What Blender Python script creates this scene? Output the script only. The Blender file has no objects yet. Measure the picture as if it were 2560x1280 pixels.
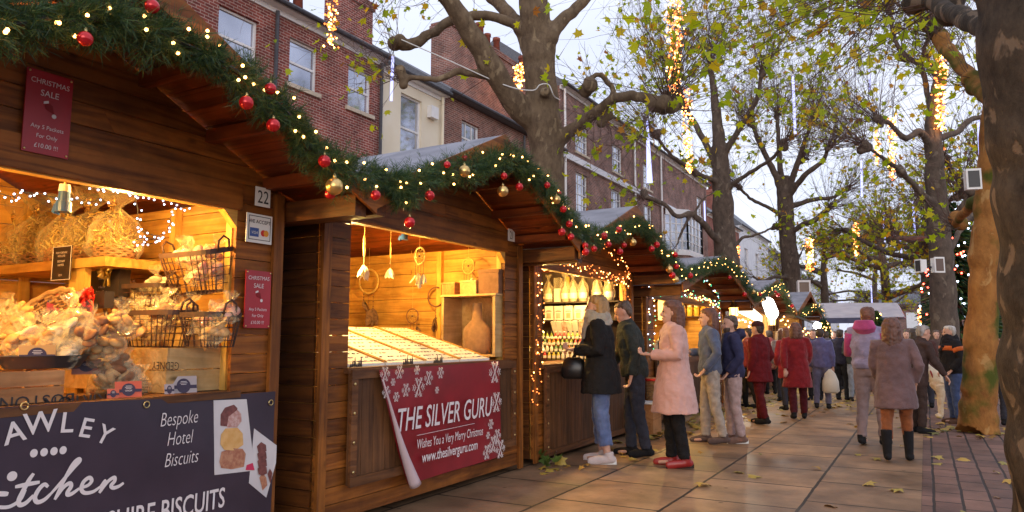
import bpy, bmesh, math, random
import numpy as np
from mathutils import Vector, Matrix
sc = bpy.context.scene
COL = sc.collection
# ---------------------------------------------------------------- camera
CAM_H, FOC = 1.30, 1815.0
YAW, PIT = math.radians(29.5), math.radians(6.5)
cd = bpy.data.cameras.new('camera'); cam = bpy.data.objects.new('camera', cd); COL.objects.link(cam)
cam.location = (0, 0, CAM_H); cam.rotation_euler = (math.pi/2 + PIT, 0, YAW)
cd.sensor_width = 36; cd.lens = FOC/2560*36; cd.clip_start = .05; cd.clip_end = 3000
sc.camera = cam
sc.view_settings.view_transform = 'Standard'; sc.view_settings.look = 'None'
sc.view_settings.exposure = 0.86; sc.view_settings.gamma = 1
sc.render.engine = 'CYCLES'
try:
    sc.cycles.use_denoising = True; sc.cycles.max_bounces = 7; sc.cycles.transparent_max_bounces = 24
    sc.cycles.sample_clamp_indirect = 4.0; sc.cycles.use_light_tree = True
except Exception: pass
# ---------------------------------------------------------------- sky and sun
W = bpy.data.worlds.new('World'); sc.world = W; W.use_nodes = True
wt = W.node_tree; bg = wt.nodes['Background']; bg.inputs['Strength'].default_value = 0.10
SUN_EL, SUN_ROT = math.radians(7), math.radians(150)
sk = wt.nodes.new('ShaderNodeTexSky'); sk.sky_type = 'NISHITA'; sk.sun_disc = False
sk.sun_elevation = SUN_EL; sk.sun_rotation = SUN_ROT; sk.dust_density = 2.0
tc = wt.nodes.new('ShaderNodeTexCoord')
nz = wt.nodes.new('ShaderNodeTexNoise'); nz.inputs['Scale'].default_value = 2.2; nz.inputs['Detail'].default_value = 6
mpn = wt.nodes.new('ShaderNodeMapping'); mpn.inputs['Scale'].default_value = (1, 1, 2.5)
wt.links.new(tc.outputs['Generated'], mpn.inputs['Vector']); wt.links.new(mpn.outputs[0], nz.inputs['Vector'])
rp = wt.nodes.new('ShaderNodeValToRGB')
rp.color_ramp.elements[0].position = .30; rp.color_ramp.elements[0].color = (4.9, 5.3, 6.8, 1)
rp.color_ramp.elements[1].position = .72; rp.color_ramp.elements[1].color = (6.7, 6.9, 7.9, 1)
wt.links.new(nz.outputs['Fac'], rp.inputs['Fac'])
mxs = wt.nodes.new('ShaderNodeMix'); mxs.data_type = 'RGBA'; mxs.inputs['Factor'].default_value = .85
wt.links.new(sk.outputs[0], mxs.inputs['A']); wt.links.new(rp.outputs[0], mxs.inputs['B'])
wt.links.new(mxs.outputs['Result'], bg.inputs['Color'])
sl = bpy.data.lights.new('sun', 'SUN'); sl.energy = .5; sl.angle = math.radians(40); sl.color = (1, .93, .88)
so = bpy.data.objects.new('sun', sl); COL.objects.link(so); so.location = (0, 0, 30)
so.rotation_euler = (math.radians(90)-SUN_EL, 0, math.radians(180)-SUN_ROT)
# ---------------------------------------------------------------- helpers
CF = np.array([-math.sin(YAW)*math.cos(PIT), math.cos(YAW)*math.cos(PIT), math.sin(PIT)])
CR = np.array([math.cos(YAW), math.sin(YAW), 0]); CU = np.cross(CR, CF)
CC = np.array([0, 0, CAM_H])
def ray(x, y): return CF + CR*(x-1280)/FOC - CU*(y-640)/FOC
def onx(x, y, X): d = ray(x, y); return CC + d*(X/d[0])
def ony(x, y, Y): d = ray(x, y); return CC + d*(Y/d[1])
def onz(x, y, Z): d = ray(x, y); return CC + d*((Z-CAM_H)/d[2])
def atd(x, y, D): return CC + ray(x, y)*D
def pxof(P):
    v = np.array(P, float)-CC; return 1280+FOC*(v@CR)/(v@CF), 640-FOC*(v@CU)/(v@CF)
def tag(o, label=None, cat=None, group=None, kind=None):
    if label: o['label'] = label
    if cat: o['category'] = cat
    if group: o['group'] = group
    if kind: o['kind'] = kind
    return o
def empty(name, loc, label, cat, group=None):
    o = bpy.data.objects.new(name, None); COL.objects.link(o); o.location = [float(a) for a in loc]
    o.empty_display_size = .1
    return tag(o, label, cat, group)
def rootloc(p):
    l = np.zeros(3)
    while p is not None: l = l + np.array(p.location); p = p.parent
    return l
def link(name, me, mat, parent=None, origin=None):
    ob = bpy.data.objects.new(name, me); COL.objects.link(ob)
    for m in (mat if isinstance(mat, (list, tuple)) else [mat]):
        if m is not None: me.materials.append(m)
    if parent is not None: ob.parent = parent
    return ob
def mesh_np(name, V, Fs, mat, parent=None, smooth=False, midx=None):
    """V (n,3) in world space; Fs list of int arrays (m,k)."""
    V = np.asarray(V, float)
    if parent is not None: o = rootloc(parent)
    else:
        o = np.array([(V[:,0].min()+V[:,0].max())/2, (V[:,1].min()+V[:,1].max())/2, V[:,2].min()])
    me = bpy.data.meshes.new(name)
    Fs = [np.asarray(f, np.int32) for f in Fs if len(f)]
    ln = np.concatenate([f.ravel() for f in Fs]); tot = np.concatenate([np.full(len(f), f.shape[1], np.int32) for f in Fs])
    st = np.concatenate([[0], np.cumsum(tot)[:-1]]).astype(np.int32)
    me.vertices.add(len(V)); me.vertices.foreach_set('co', (V-o).astype(np.float32).ravel())
    me.loops.add(len(ln)); me.loops.foreach_set('vertex_index', ln)
    me.polygons.add(len(tot)); me.polygons.foreach_set('loop_start', st)
    try: me.polygons.foreach_set('loop_total', tot)
    except Exception: pass
    if smooth: me.polygons.foreach_set('use_smooth', np.ones(len(tot), bool))
    if midx is not None: me.polygons.foreach_set('material_index', np.asarray(midx, np.int32))
    me.update(calc_edges=True); me.validate()
    ob = link(name, me, mat, parent)
    if parent is None: ob.location = o
    return ob
def frame_of(t, ref=None):
    t = Vector(t).normalized()
    a = Vector((0, 0, 1)) if ref is None else Vector(ref)
    if abs(t.dot(a)) > .97: a = Vector((1, 0, 0)) if ref is None else Vector((0, 0, 1))
    u = a.cross(t).normalized(); return u, t.cross(u).normalized()
class MB:
    def __init__(s): s.v = []; s.f = []; s.m = []; s.mi = 0
    def add(s, vs, fs):
        b = len(s.v); s.v += [tuple(map(float, p)) for p in vs]
        s.f += [tuple(i+b for i in f) for f in fs]; s.m += [s.mi]*len(fs); return s
    def box(s, c, d, rot=None):
        x, y, z = [a/2 for a in d]
        P = [Vector(p) for p in ((-x,-y,-z),(x,-y,-z),(x,y,-z),(-x,y,-z),(-x,-y,z),(x,-y,z),(x,y,z),(-x,y,z))]
        if rot is not None: P = [rot @ p for p in P]
        return s.add([p+Vector(c) for p in P], [(0,3,2,1),(4,5,6,7),(0,1,5,4),(1,2,6,5),(2,3,7,6),(3,0,4,7)])
    def span(s, a, b):
        return s.box([(a[i]+b[i])/2 for i in range(3)], [abs(b[i]-a[i]) for i in range(3)])
    def prism(s, poly, off):
        n = len(poly); off = Vector(off); A = [Vector(p) for p in poly]
        return s.add(A+[p+off for p in A], [tuple(range(n-1,-1,-1)), tuple(range(n,2*n))]+[(i,(i+1)%n,n+(i+1)%n,n+i) for i in range(n)])
    def bar(s, a, b, w, h, ref=None):
        a, b = Vector(a), Vector(b); u, v = frame_of(b-a, ref); u = u*w/2; v = v*h/2
        return s.add([a-u-v,a+u-v,a+u+v,a-u+v,b-u-v,b+u-v,b+u+v,b-u+v], [(0,3,2,1),(4,5,6,7),(0,1,5,4),(1,2,6,5),(2,3,7,6),(3,0,4,7)])
    def tube(s, pts, rad, n=8, cap=True, ref=None):
        """rad: number, list of numbers or list of (ru,rv)."""
        pts = [Vector(p) for p in pts]; k = len(pts); R = rad if isinstance(rad, (list, tuple)) else [rad]*k
        vs = []; u = None
        for i, p in enumerate(pts):
            t = (pts[min(i+1,k-1)]-pts[max(i-1,0)])
            if t.length < 1e-9: t = Vector((0,0,1))
            t.normalize()
            if u is None: u, v = frame_of(t, ref)
            else:
                u = (u - t*u.dot(t)); u = u.normalized() if u.length > 1e-6 else frame_of(t)[0]; v = t.cross(u)
            r = R[i]; ru, rv = r if isinstance(r, (tuple, list)) else (r, r)
            for j in range(n):
                a = 2*math.pi*j/n; vs.append(p+u*math.cos(a)*ru+v*math.sin(a)*rv)
        fs = [(i*n+j, i*n+(j+1)%n, (i+1)*n+(j+1)%n, (i+1)*n+j) for i in range(k-1) for j in range(n)]
        if cap: fs += [tuple(range(n-1,-1,-1)), tuple(range((k-1)*n, k*n))]
        return s.add(vs, fs)
    def rings(s, rs, n=20, cap=True):
        """rs: list of (cx,cy,z,rx,ry) horizontal rings"""
        vs = [(cx+rx*math.cos(2*math.pi*j/n), cy+ry*math.sin(2*math.pi*j/n), z) for cx,cy,z,rx,ry in rs for j in range(n)]
        k = len(rs)
        fs = [(i*n+j, i*n+(j+1)%n, (i+1)*n+(j+1)%n, (i+1)*n+j) for i in range(k-1) for j in range(n)]
        if cap: fs += [tuple(range(n-1,-1,-1)), tuple(range((k-1)*n, k*n))]
        return s.add(vs, fs)
    def ell(s, c, r, nu=12, nv=8, rot=None):
        if not isinstance(r, (tuple, list)): r = (r, r, r)
        vs = [Vector((0,0,-r[2]))]
        for i in range(1, nv):
            p = -math.pi/2+math.pi*i/nv
            for j in range(nu):
                a = 2*math.pi*j/nu; vs.append(Vector((r[0]*math.cos(p)*math.cos(a), r[1]*math.cos(p)*math.sin(a), r[2]*math.sin(p))))
        vs.append(Vector((0,0,r[2]))); e = len(vs)-1
        if rot is not None: vs = [rot @ v for v in vs]
        fs = [(0, 1+(j+1)%nu, 1+j) for j in range(nu)]+[(e, 1+(nv-2)*nu+j, 1+(nv-2)*nu+(j+1)%nu) for j in range(nu)]
        fs += [(1+i*nu+j, 1+i*nu+(j+1)%nu, 1+(i+1)*nu+(j+1)%nu, 1+(i+1)*nu+j) for i in range(nv-2) for j in range(nu)]
        return s.add([v+Vector(c) for v in vs], fs)
    def xf(s, M, start=0):
        s.v[start:] = [tuple(M @ Vector(p)) for p in s.v[start:]]; return s
    def build(s, name, mat, parent=None, smooth=False):
        V = np.array(s.v, float)
        o = rootloc(parent) if parent is not None else np.array([(V[:,0].min()+V[:,0].max())/2, (V[:,1].min()+V[:,1].max())/2, V[:,2].min()])
        me = bpy.data.meshes.new(name); me.from_pydata((V-o).tolist(), [], s.f)
        if any(s.m): me.polygons.foreach_set('material_index', s.m)
        if smooth: me.polygons.foreach_set('use_smooth', [True]*len(s.f))
        me.update(); ob = link(name, me, mat, parent)
        if parent is None: ob.location = o
        return ob
def kids(o): return [c for c in bpy.data.objects if c.parent == o]
def copy_tree(o, parent=None, ch=None):
    c = o.copy(); COL.objects.link(c); c.parent = parent
    for k in o.children: copy_tree(k, c)
    return c
def fresh(ob, mods):
    """apply modifiers without operators: returns ob with evaluated mesh"""
    for t, kw in mods:
        m = ob.modifiers.new(t, t)
        for a, b in kw.items(): setattr(m, a, b)
    dg = bpy.context.evaluated_depsgraph_get(); dg.update()
    me = bpy.data.meshes.new_from_object(ob.evaluated_get(dg)); ob.modifiers.clear()
    mats = [m for m in ob.data.materials]; ob.data = me
    if not len(me.materials):
        for m in mats: me.materials.append(m)
    me.polygons.foreach_set('use_smooth', [True]*len(me.polygons))
    return ob
FOLD = {}
def organic(mb, name, mat, parent, vox=.012, it=3, fac=.5, fold=0, fsz=.12):
    ob = mb.build(name, mat, parent, True); mods = [('REMESH', dict(mode='VOXEL', voxel_size=vox)), ('SMOOTH', dict(factor=fac, iterations=it))]
    if fold:
        if fsz not in FOLD: tx = bpy.data.textures.new('folds', 'CLOUDS'); tx.noise_scale = fsz; tx.noise_depth = 3; FOLD[fsz] = tx
        mods.append(('DISPLACE', dict(texture=FOLD[fsz], strength=fold, mid_level=.5, texture_coords='LOCAL')))
    return fresh(ob, mods)
def tubes_np(P, R, n=3):
    """P (N,K,3), R (N,K) -> V, F quads"""
    P = np.asarray(P, float); N, K, _ = P.shape
    T = np.gradient(P, axis=1); T /= np.linalg.norm(T, axis=2, keepdims=True)+1e-9
    ref = np.where(np.abs(T[:,:1,2:3]) > .9, np.array([1.,0,0]), np.array([0,0,1.])); ref = np.repeat(ref, K, 1)
    U = np.cross(ref, T); U /= np.linalg.norm(U, axis=2, keepdims=True)+1e-9; Vv = np.cross(T, U)
    a = 2*np.pi*np.arange(n)/n
    V = P[:,:,None]+R[:,:,None,None]*(U[:,:,None]*np.cos(a)[None,None,:,None]+Vv[:,:,None]*np.sin(a)[None,None,:,None])
    base = (np.arange(N)*K*n)[:,None,None]; i = np.arange(K-1)[None,:,None]; j = np.arange(n)[None,None,:]
    q = np.stack([base+i*n+j, base+i*n+(j+1)%n, base+(i+1)*n+(j+1)%n, base+(i+1)*n+j], -1)
    return V.reshape(-1,3), q.reshape(-1,4)
def rand_rot(rng, N):
    q = rng.normal(size=(N,4)); q /= np.linalg.norm(q, axis=1, keepdims=True); w,x,y,z = q.T
    return np.stack([np.stack([1-2*(y*y+z*z),2*(x*y-z*w),2*(x*z+y*w)],-1), np.stack([2*(x*y+z*w),1-2*(x*x+z*z),2*(y*z-x*w)],-1), np.stack([2*(x*z-y*w),2*(y*z+x*w),1-2*(x*x+y*y)],-1)],1)
def scatter_np(TV, TF, pos, rot, scl):
    V = np.einsum('nij,mj->nmi', rot, TV)*np.asarray(scl)[:,None,None]+pos[:,None]
    F = TF[None]+(np.arange(len(pos))*len(TV))[:,None,None]
    return V.reshape(-1,3), F.reshape(-1, TF.shape[1])
def spline(pts, n):
    """Catmull-Rom through pts -> n points"""
    P = np.asarray(pts, float)
    if len(P) == 2: return np.linspace(P[0], P[1], n)
    P = np.vstack([2*P[0]-P[1], P, 2*P[-1]-P[-2]]); m = len(P)-3; out = []
    for t in np.linspace(0, m-1e-6, n):
        i = int(t); u = t-i; a,b,c,d = P[i:i+4]
        out.append(.5*((2*b)+(-a+c)*u+(2*a-5*b+4*c-d)*u*u+(-a+3*b-3*c+d)*u**3))
    return np.array(out)
# ---------------------------------------------------------------- materials
def nt(name):
    m = bpy.data.materials.new(name); m.use_nodes = True; t = m.node_tree
    return m, t, t.nodes['Principled BSDF'], t.nodes.new, t.links.new
def rgba(c): return (c[0], c[1], c[2], 1)
def pbr(name, c1, c2=None, rough=.7, scale=6, stretch=(1,1,1), bump=0, island=0, metal=0, alpha=1, trans=0, spec=.5, detail=5, coord='P', lo=.35, hi=.65, emit=None, est=0, sheen=0, bscale=None, c3=None):
    m, t, b, N, L = nt(name)
    b.inputs['Roughness'].default_value = rough; b.inputs['Metallic'].default_value = metal
    b.inputs['Specular IOR Level'].default_value = spec
    if alpha < 1: b.inputs['Alpha'].default_value = alpha
    if trans: b.inputs['Transmission Weight'].default_value = trans
    if sheen: b.inputs['Sheen Weight'].default_value = sheen
    if emit: b.inputs['Emission Color'].default_value = rgba(emit); b.inputs['Emission Strength'].default_value = est
    if coord == 'P': src = N('ShaderNodeNewGeometry').outputs['Position']
    else: src = N('ShaderNodeTexCoord').outputs['Object']
    mp = N('ShaderNodeMapping'); mp.inputs['Scale'].default_value = stretch; L(src, mp.inputs['Vector'])
    vec = mp.outputs[0]; geo = None
    if island:
        geo = N('ShaderNodeNewGeometry')
        ad = N('ShaderNodeVectorMath'); ad.operation = 'ADD'; L(vec, ad.inputs[0])
        sc_ = N('ShaderNodeVectorMath'); sc_.operation = 'SCALE'; sc_.inputs[0].default_value = (37, 91, 53); L(geo.outputs['Random Per Island'], sc_.inputs['Scale'])
        L(sc_.outputs[0], ad.inputs[1]); vec = ad.outputs[0]
    nzz = N('ShaderNodeTexNoise'); nzz.inputs['Scale'].default_value = scale; nzz.inputs['Detail'].default_value = detail; L(vec, nzz.inputs['Vector'])
    if c2 is not None:
        r = N('ShaderNodeValToRGB'); e = r.color_ramp.elements
        e[0].position = lo; e[0].color = rgba(c1); e[1].position = hi; e[1].color = rgba(c2)
        if c3 is not None: q = e.new(.9); q.color = rgba(c3)
        L(nzz.outputs['Fac'], r.inputs['Fac']); col = r.outputs[0]
        if island:
            mr = N('ShaderNodeMapRange'); mr.inputs['To Min'].default_value = 1-island; mr.inputs['To Max'].default_value = 1+island
            L(geo.outputs['Random Per Island'], mr.inputs['Value'])
            hs = N('ShaderNodeHueSaturation'); L(mr.outputs[0], hs.inputs['Value']); L(col, hs.inputs['Color']); col = hs.outputs[0]
        L(col, b.inputs['Base Color'])
    else: b.inputs['Base Color'].default_value = rgba(c1)
    if bump:
        src2 = nzz
        if bscale:
            src2 = N('ShaderNodeTexNoise'); src2.inputs['Scale'].default_value = bscale; src2.inputs['Detail'].default_value = 4; L(vec, src2.inputs['Vector'])
        bp = N('ShaderNodeBump'); bp.inputs['Strength'].default_value = bump; bp.inputs['Distance'].default_value = .02
        L(src2.outputs['Fac'], bp.inputs['Height']); L(bp.outputs[0], b.inputs['Normal'])
    return m
def wood(name, c1, c2, axis='y', rough=.55, island=.25, bump=.25, spec=.3):
    """planks with long grain, growth bands and knots; axis = grain direction"""
    st = {'x': (.55, 7, 7), 'y': (7, .55, 7), 'z': (7, 7, .55)}[axis]
    m, t, b, N, L = nt(name); b.inputs['Roughness'].default_value = rough; b.inputs['Specular IOR Level'].default_value = spec
    g = N('ShaderNodeNewGeometry'); mp = N('ShaderNodeMapping'); mp.inputs['Scale'].default_value = st; L(g.outputs['Position'], mp.inputs['Vector'])
    s1 = N('ShaderNodeVectorMath'); s1.operation = 'SCALE'; s1.inputs[0].default_value = (37, 91, 53); L(g.outputs['Random Per Island'], s1.inputs['Scale'])
    ad = N('ShaderNodeVectorMath'); ad.operation = 'ADD'; L(mp.outputs[0], ad.inputs[0]); L(s1.outputs[0], ad.inputs[1])
    n1 = N('ShaderNodeTexNoise'); n1.inputs['Scale'].default_value = 1.1; n1.inputs['Detail'].default_value = 3; n1.inputs['Distortion'].default_value = .6; L(ad.outputs[0], n1.inputs['Vector'])
    mu = N('ShaderNodeMath'); mu.operation = 'MULTIPLY'; mu.inputs[1].default_value = 9; L(n1.outputs['Fac'], mu.inputs[0])
    fr = N('ShaderNodeMath'); fr.operation = 'PINGPONG'; fr.inputs[1].default_value = 1; L(mu.outputs[0], fr.inputs[0])
    n2 = N('ShaderNodeTexNoise'); n2.inputs['Scale'].default_value = 9; n2.inputs['Detail'].default_value = 5; L(ad.outputs[0], n2.inputs['Vector'])
    mi = N('ShaderNodeMath'); mi.operation = 'ADD'; L(fr.outputs[0], mi.inputs[0]); L(n2.outputs['Fac'], mi.inputs[1])
    r = N('ShaderNodeValToRGB'); e = r.color_ramp.elements; e[0].position = .25; e[0].color = rgba(c2); e[1].position = .85; e[1].color = rgba(c1)
    dv = N('ShaderNodeMath'); dv.operation = 'MULTIPLY'; dv.inputs[1].default_value = .62; L(mi.outputs[0], dv.inputs[0]); L(dv.outputs[0], r.inputs['Fac'])
    # knots
    mp2 = N('ShaderNodeMapping'); mp2.inputs['Scale'].default_value = {'x': (.45, 1, 1), 'y': (1, .45, 1), 'z': (1, 1, .45)}[axis]; L(g.outputs['Position'], mp2.inputs['Vector'])
    vo = N('ShaderNodeTexVoronoi'); vo.inputs['Scale'].default_value = 5.5; L(mp2.outputs[0], vo.inputs['Vector'])
    kr = N('ShaderNodeMapRange'); kr.inputs['From Min'].default_value = .03; kr.inputs['From Max'].default_value = .11; kr.inputs['To Min'].default_value = .35; kr.inputs['To Max'].default_value = 1; L(vo.outputs['Distance'], kr.inputs['Value'])
    mr = N('ShaderNodeMapRange'); mr.inputs['To Min'].default_value = 1-island; mr.inputs['To Max'].default_value = 1+island; L(g.outputs['Random Per Island'], mr.inputs['Value'])
    mm = N('ShaderNodeMath'); mm.operation = 'MULTIPLY'; L(kr.outputs[0], mm.inputs[0]); L(mr.outputs[0], mm.inputs[1])
    wn = N('ShaderNodeTexNoise'); wn.inputs['Scale'].default_value = 2.6; wn.inputs['Detail'].default_value = 7; wn.inputs['Roughness'].default_value = .65; L(g.outputs['Position'], wn.inputs['Vector'])
    wr = N('ShaderNodeMapRange'); wr.inputs['From Min'].default_value = .3; wr.inputs['From Max'].default_value = .7; wr.inputs['To Min'].default_value = .62; wr.inputs['To Max'].default_value = 1.3; L(wn.outputs['Fac'], wr.inputs['Value'])
    m3 = N('ShaderNodeMath'); m3.operation = 'MULTIPLY'; L(mm.outputs[0], m3.inputs[0]); L(wr.outputs[0], m3.inputs[1])
    hs = N('ShaderNodeHueSaturation'); L(m3.outputs[0], hs.inputs['Value']); L(r.outputs[0], hs.inputs['Color']); L(hs.outputs[0], b.inputs['Base Color'])
    bp = N('ShaderNodeBump'); bp.inputs['Strength'].default_value = bump; bp.inputs['Distance'].default_value = .006; L(mi.outputs[0], bp.inputs['Height']); L(bp.outputs[0], b.inputs['Normal'])
    return m
def brick(name, c1, c2, mortar, bw=.225, bh=.075, ms=.010, rough=.85, horiz=False, off=.5, noise=.35, bump=.4, patch=None):
    m, t, b, N, L = nt(name); b.inputs['Roughness'].default_value = rough; b.inputs['Specular IOR Level'].default_value = .25
    g = N('ShaderNodeNewGeometry'); sx = N('ShaderNodeSeparateXYZ'); L(g.outputs['Position'], sx.inputs[0]); cx = N('ShaderNodeCombineXYZ')
    if horiz: L(sx.outputs['Y'], cx.inputs['X']); L(sx.outputs['X'], cx.inputs['Y'])
    else:
        a = N('ShaderNodeMath'); a.operation = 'ADD'; L(sx.outputs['X'], a.inputs[0]); L(sx.outputs['Y'], a.inputs[1]); L(a.outputs[0], cx.inputs['X']); L(sx.outputs['Z'], cx.inputs['Y'])
    nd = N('ShaderNodeTexNoise'); nd.inputs['Scale'].default_value = 3; L(g.outputs['Position'], nd.inputs['Vector'])
    dm = N('ShaderNodeVectorMath'); dm.operation = 'SCALE'; dm.inputs['Scale'].default_value = .02 if horiz else .006; L(nd.outputs['Color'], dm.inputs[0])
    da = N('ShaderNodeVectorMath'); da.operation = 'ADD'; L(cx.outputs[0], da.inputs[0]); L(dm.outputs[0], da.inputs[1])
    bt = N('ShaderNodeTexBrick'); bt.inputs['Scale'].default_value = 1; bt.inputs['Brick Width'].default_value = bw; bt.inputs['Row Height'].default_value = bh
    bt.inputs['Mortar Size'].default_value = ms; bt.inputs['Mortar Smooth'].default_value = .2; bt.inputs['Bias'].default_value = 0; bt.offset = off
    bt.inputs['Color1'].default_value = rgba(c1); bt.inputs['Color2'].default_value = rgba(c2); bt.inputs['Mortar'].default_value = rgba(mortar)
    L(da.outputs[0], bt.inputs['Vector'])
    n1 = N('ShaderNodeTexNoise'); n1.inputs['Scale'].default_value = 2.2 if horiz else 1.3; n1.inputs['Detail'].default_value = 8; n1.inputs['Roughness'].default_value = .65; L(g.outputs['Position'], n1.inputs['Vector'])
    mr = N('ShaderNodeMapRange'); mr.inputs['From Min'].default_value = .3; mr.inputs['From Max'].default_value = .7; mr.inputs['To Min'].default_value = 1-noise; mr.inputs['To Max'].default_value = 1+noise; L(n1.outputs['Fac'], mr.inputs['Value'])
    hs = N('ShaderNodeHueSaturation'); L(mr.outputs[0], hs.inputs['Value']); L(bt.outputs['Color'], hs.inputs['Color']); L(hs.outputs[0], b.inputs['Base Color'])
    if horiz:
        gv = N('ShaderNodeTexVoronoi'); gv.inputs['Scale'].default_value = 3.4; L(g.outputs['Position'], gv.inputs['Vector'])
        gr = N('ShaderNodeMapRange'); gr.inputs['From Min'].default_value = .05; gr.inputs['From Max'].default_value = .075; gr.inputs['To Min'].default_value = .5; L(gv.outputs['Distance'], gr.inputs['Value'])
        nb = N('ShaderNodeTexNoise'); nb.inputs['Scale'].default_value = .55; nb.inputs['Detail'].default_value = 5; L(g.outputs['Position'], nb.inputs['Vector'])
        br = N('ShaderNodeMapRange'); br.inputs['From Min'].default_value = .35; br.inputs['From Max'].default_value = .65; br.inputs['To Min'].default_value = .62; br.inputs['To Max'].default_value = 1.2; L(nb.outputs['Fac'], br.inputs['Value'])
        gm = N('ShaderNodeMath'); gm.operation = 'MULTIPLY'; L(gr.outputs[0], gm.inputs[0]); L(br.outputs[0], gm.inputs[1])
        h2_ = N('ShaderNodeHueSaturation'); L(gm.outputs[0], h2_.inputs['Value']); L(hs.outputs[0], h2_.inputs['Color']); L(h2_.outputs[0], b.inputs['Base Color'])
        rr_ = N('ShaderNodeMapRange'); rr_.inputs['From Min'].default_value = .35; rr_.inputs['From Max'].default_value = .65; rr_.inputs['To Min'].default_value = rough-.22; rr_.inputs['To Max'].default_value = rough+.08; L(nb.outputs['Fac'], rr_.inputs['Value']); L(rr_.outputs[0], b.inputs['Roughness'])
    inv = N('ShaderNodeMath'); inv.operation = 'SUBTRACT'; inv.inputs[0].default_value = 1; L(bt.outputs['Fac'], inv.inputs[1])
    n2 = N('ShaderNodeTexNoise'); n2.inputs['Scale'].default_value = 40; n2.inputs['Detail'].default_value = 4; L(g.outputs['Position'], n2.inputs['Vector'])
    ad = N('ShaderNodeMath'); ad.operation = 'MULTIPLY_ADD'; L(n2.outputs['Fac'], ad.inputs[0]); ad.inputs[1].default_value = .5; L(inv.outputs[0], ad.inputs[2])
    bp = N('ShaderNodeBump'); bp.inputs['Strength'].default_value = bump; bp.inputs['Distance'].default_value = .012; L(ad.outputs[0], bp.inputs['Height']); L(bp.outputs[0], b.inputs['Normal'])
    return m
def emis(name, c, s):
    m = bpy.data.materials.new(name); m.use_nodes = True; t = m.node_tree; t.nodes.clear()
    e = t.nodes.new('ShaderNodeEmission'); e.inputs['Color'].default_value = rgba(c); e.inputs['Strength'].default_value = s
    o = t.nodes.new('ShaderNodeOutputMaterial'); t.links.new(e.outputs[0], o.inputs[0]); return m
def leafmat(name, ramp, trans=.45):
    m, t, b, N, L = nt(name); g = N('ShaderNodeNewGeometry'); r = N('ShaderNodeValToRGB'); e = r.color_ramp.elements
    e[0].position = ramp[0][0]; e[0].color = rgba(ramp[0][1]); e[1].position = ramp[-1][0]; e[1].color = rgba(ramp[-1][1])
    for p, c in ramp[1:-1]: q = e.new(p); q.color = rgba(c)
    L(g.outputs['Random Per Island'], r.inputs['Fac']); L(r.outputs[0], b.inputs['Base Color']); b.inputs['Roughness'].default_value = .55
    tr = N('ShaderNodeBsdfTranslucent'); L(r.outputs[0], tr.inputs['Color']); mx = N('ShaderNodeMixShader'); mx.inputs[0].default_value = trans
    L(b.outputs[0], mx.inputs[1]); L(tr.outputs[0], mx.inputs[2]); L(mx.outputs[0], t.nodes['Material Output'].inputs[0]); return m
def bark(name, a, b2, c, moss=None, mosslo=.55, scale=1.0, patch=.60):
    m, t, b, N, L = nt(name); b.inputs['Roughness'].default_value = .85; b.inputs['Specular IOR Level'].default_value = .2
    g = N('ShaderNodeNewGeometry'); mp = N('ShaderNodeMapping'); mp.inputs['Scale'].default_value = (scale, scale, .55*scale); L(g.outputs['Position'], mp.inputs['Vector'])
    n1 = N('ShaderNodeTexNoise'); n1.inputs['Scale'].default_value = 7; n1.inputs['Detail'].default_value = 9; n1.inputs['Roughness'].default_value = .7; L(mp.outputs[0], n1.inputs['Vector'])
    r = N('ShaderNodeValToRGB'); e = r.color_ramp.elements; e[0].position = .3; e[0].color = rgba(a); e[1].position = .62; e[1].color = rgba(b2); L(n1.outputs['Fac'], r.inputs['Fac'])
    vo = N('ShaderNodeTexNoise'); vo.inputs['Scale'].default_value = 5.5; vo.inputs['Detail'].default_value = 4; vo.inputs['Distortion'].default_value = .5; L(mp.outputs[0], vo.inputs['Vector'])
    vr = N('ShaderNodeValToRGB'); vr.color_ramp.elements[0].position = patch; vr.color_ramp.elements[1].position = patch+.05; vr.color_ramp.elements[0].color = (0,0,0,1); vr.color_ramp.elements[1].color = (.75,.75,.75,1)
    L(vo.outputs['Fac'], vr.inputs['Fac'])
    mx = N('ShaderNodeMix'); mx.data_type = 'RGBA'; L(vr.outputs[0], mx.inputs['Factor']); L(r.outputs[0], mx.inputs['A']); mx.inputs['B'].default_value = rgba(c); col = mx.outputs['Result']
    if moss:
        n3 = N('ShaderNodeTexNoise'); n3.inputs['Scale'].default_value = 2.2; n3.inputs['Detail'].default_value = 6; L(g.outputs['Position'], n3.inputs['Vector'])
        mr = N('ShaderNodeValToRGB'); mr.color_ramp.elements[0].position = mosslo; mr.color_ramp.elements[1].position = mosslo+.12; L(n3.outputs['Fac'], mr.inputs['Fac'])
        m2 = N('ShaderNodeMix'); m2.data_type = 'RGBA'; L(mr.outputs[0], m2.inputs['Factor']); L(col, m2.inputs['A']); m2.inputs['B'].default_value = rgba(moss); col = m2.outputs['Result']
    L(col, b.inputs['Base Color'])
    sb = N('ShaderNodeMath'); sb.operation = 'MULTIPLY_ADD'; L(vr.outputs[0], sb.inputs[0]); sb.inputs[1].default_value = -.25; L(n1.outputs['Fac'], sb.inputs[2])
    bp = N('ShaderNodeBump'); bp.inputs['Strength'].default_value = .8; bp.inputs['Distance'].default_value = .03; L(sb.outputs[0], bp.inputs['Height']); L(bp.outputs[0], b.inputs['Normal'])
    return m
K = {}
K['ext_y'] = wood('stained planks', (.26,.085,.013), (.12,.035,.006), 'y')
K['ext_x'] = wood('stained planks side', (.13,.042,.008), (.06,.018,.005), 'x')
K['ext_z'] = wood('stained posts', (.28,.095,.015), (.13,.04,.007), 'z')
K['soffit'] = wood('soffit planks', (.19,.042,.008), (.09,.019,.004), 'x')
K['int_y'] = wood('pine planks', (.60,.33,.075), (.42,.20,.04), 'y', island=.12)
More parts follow.
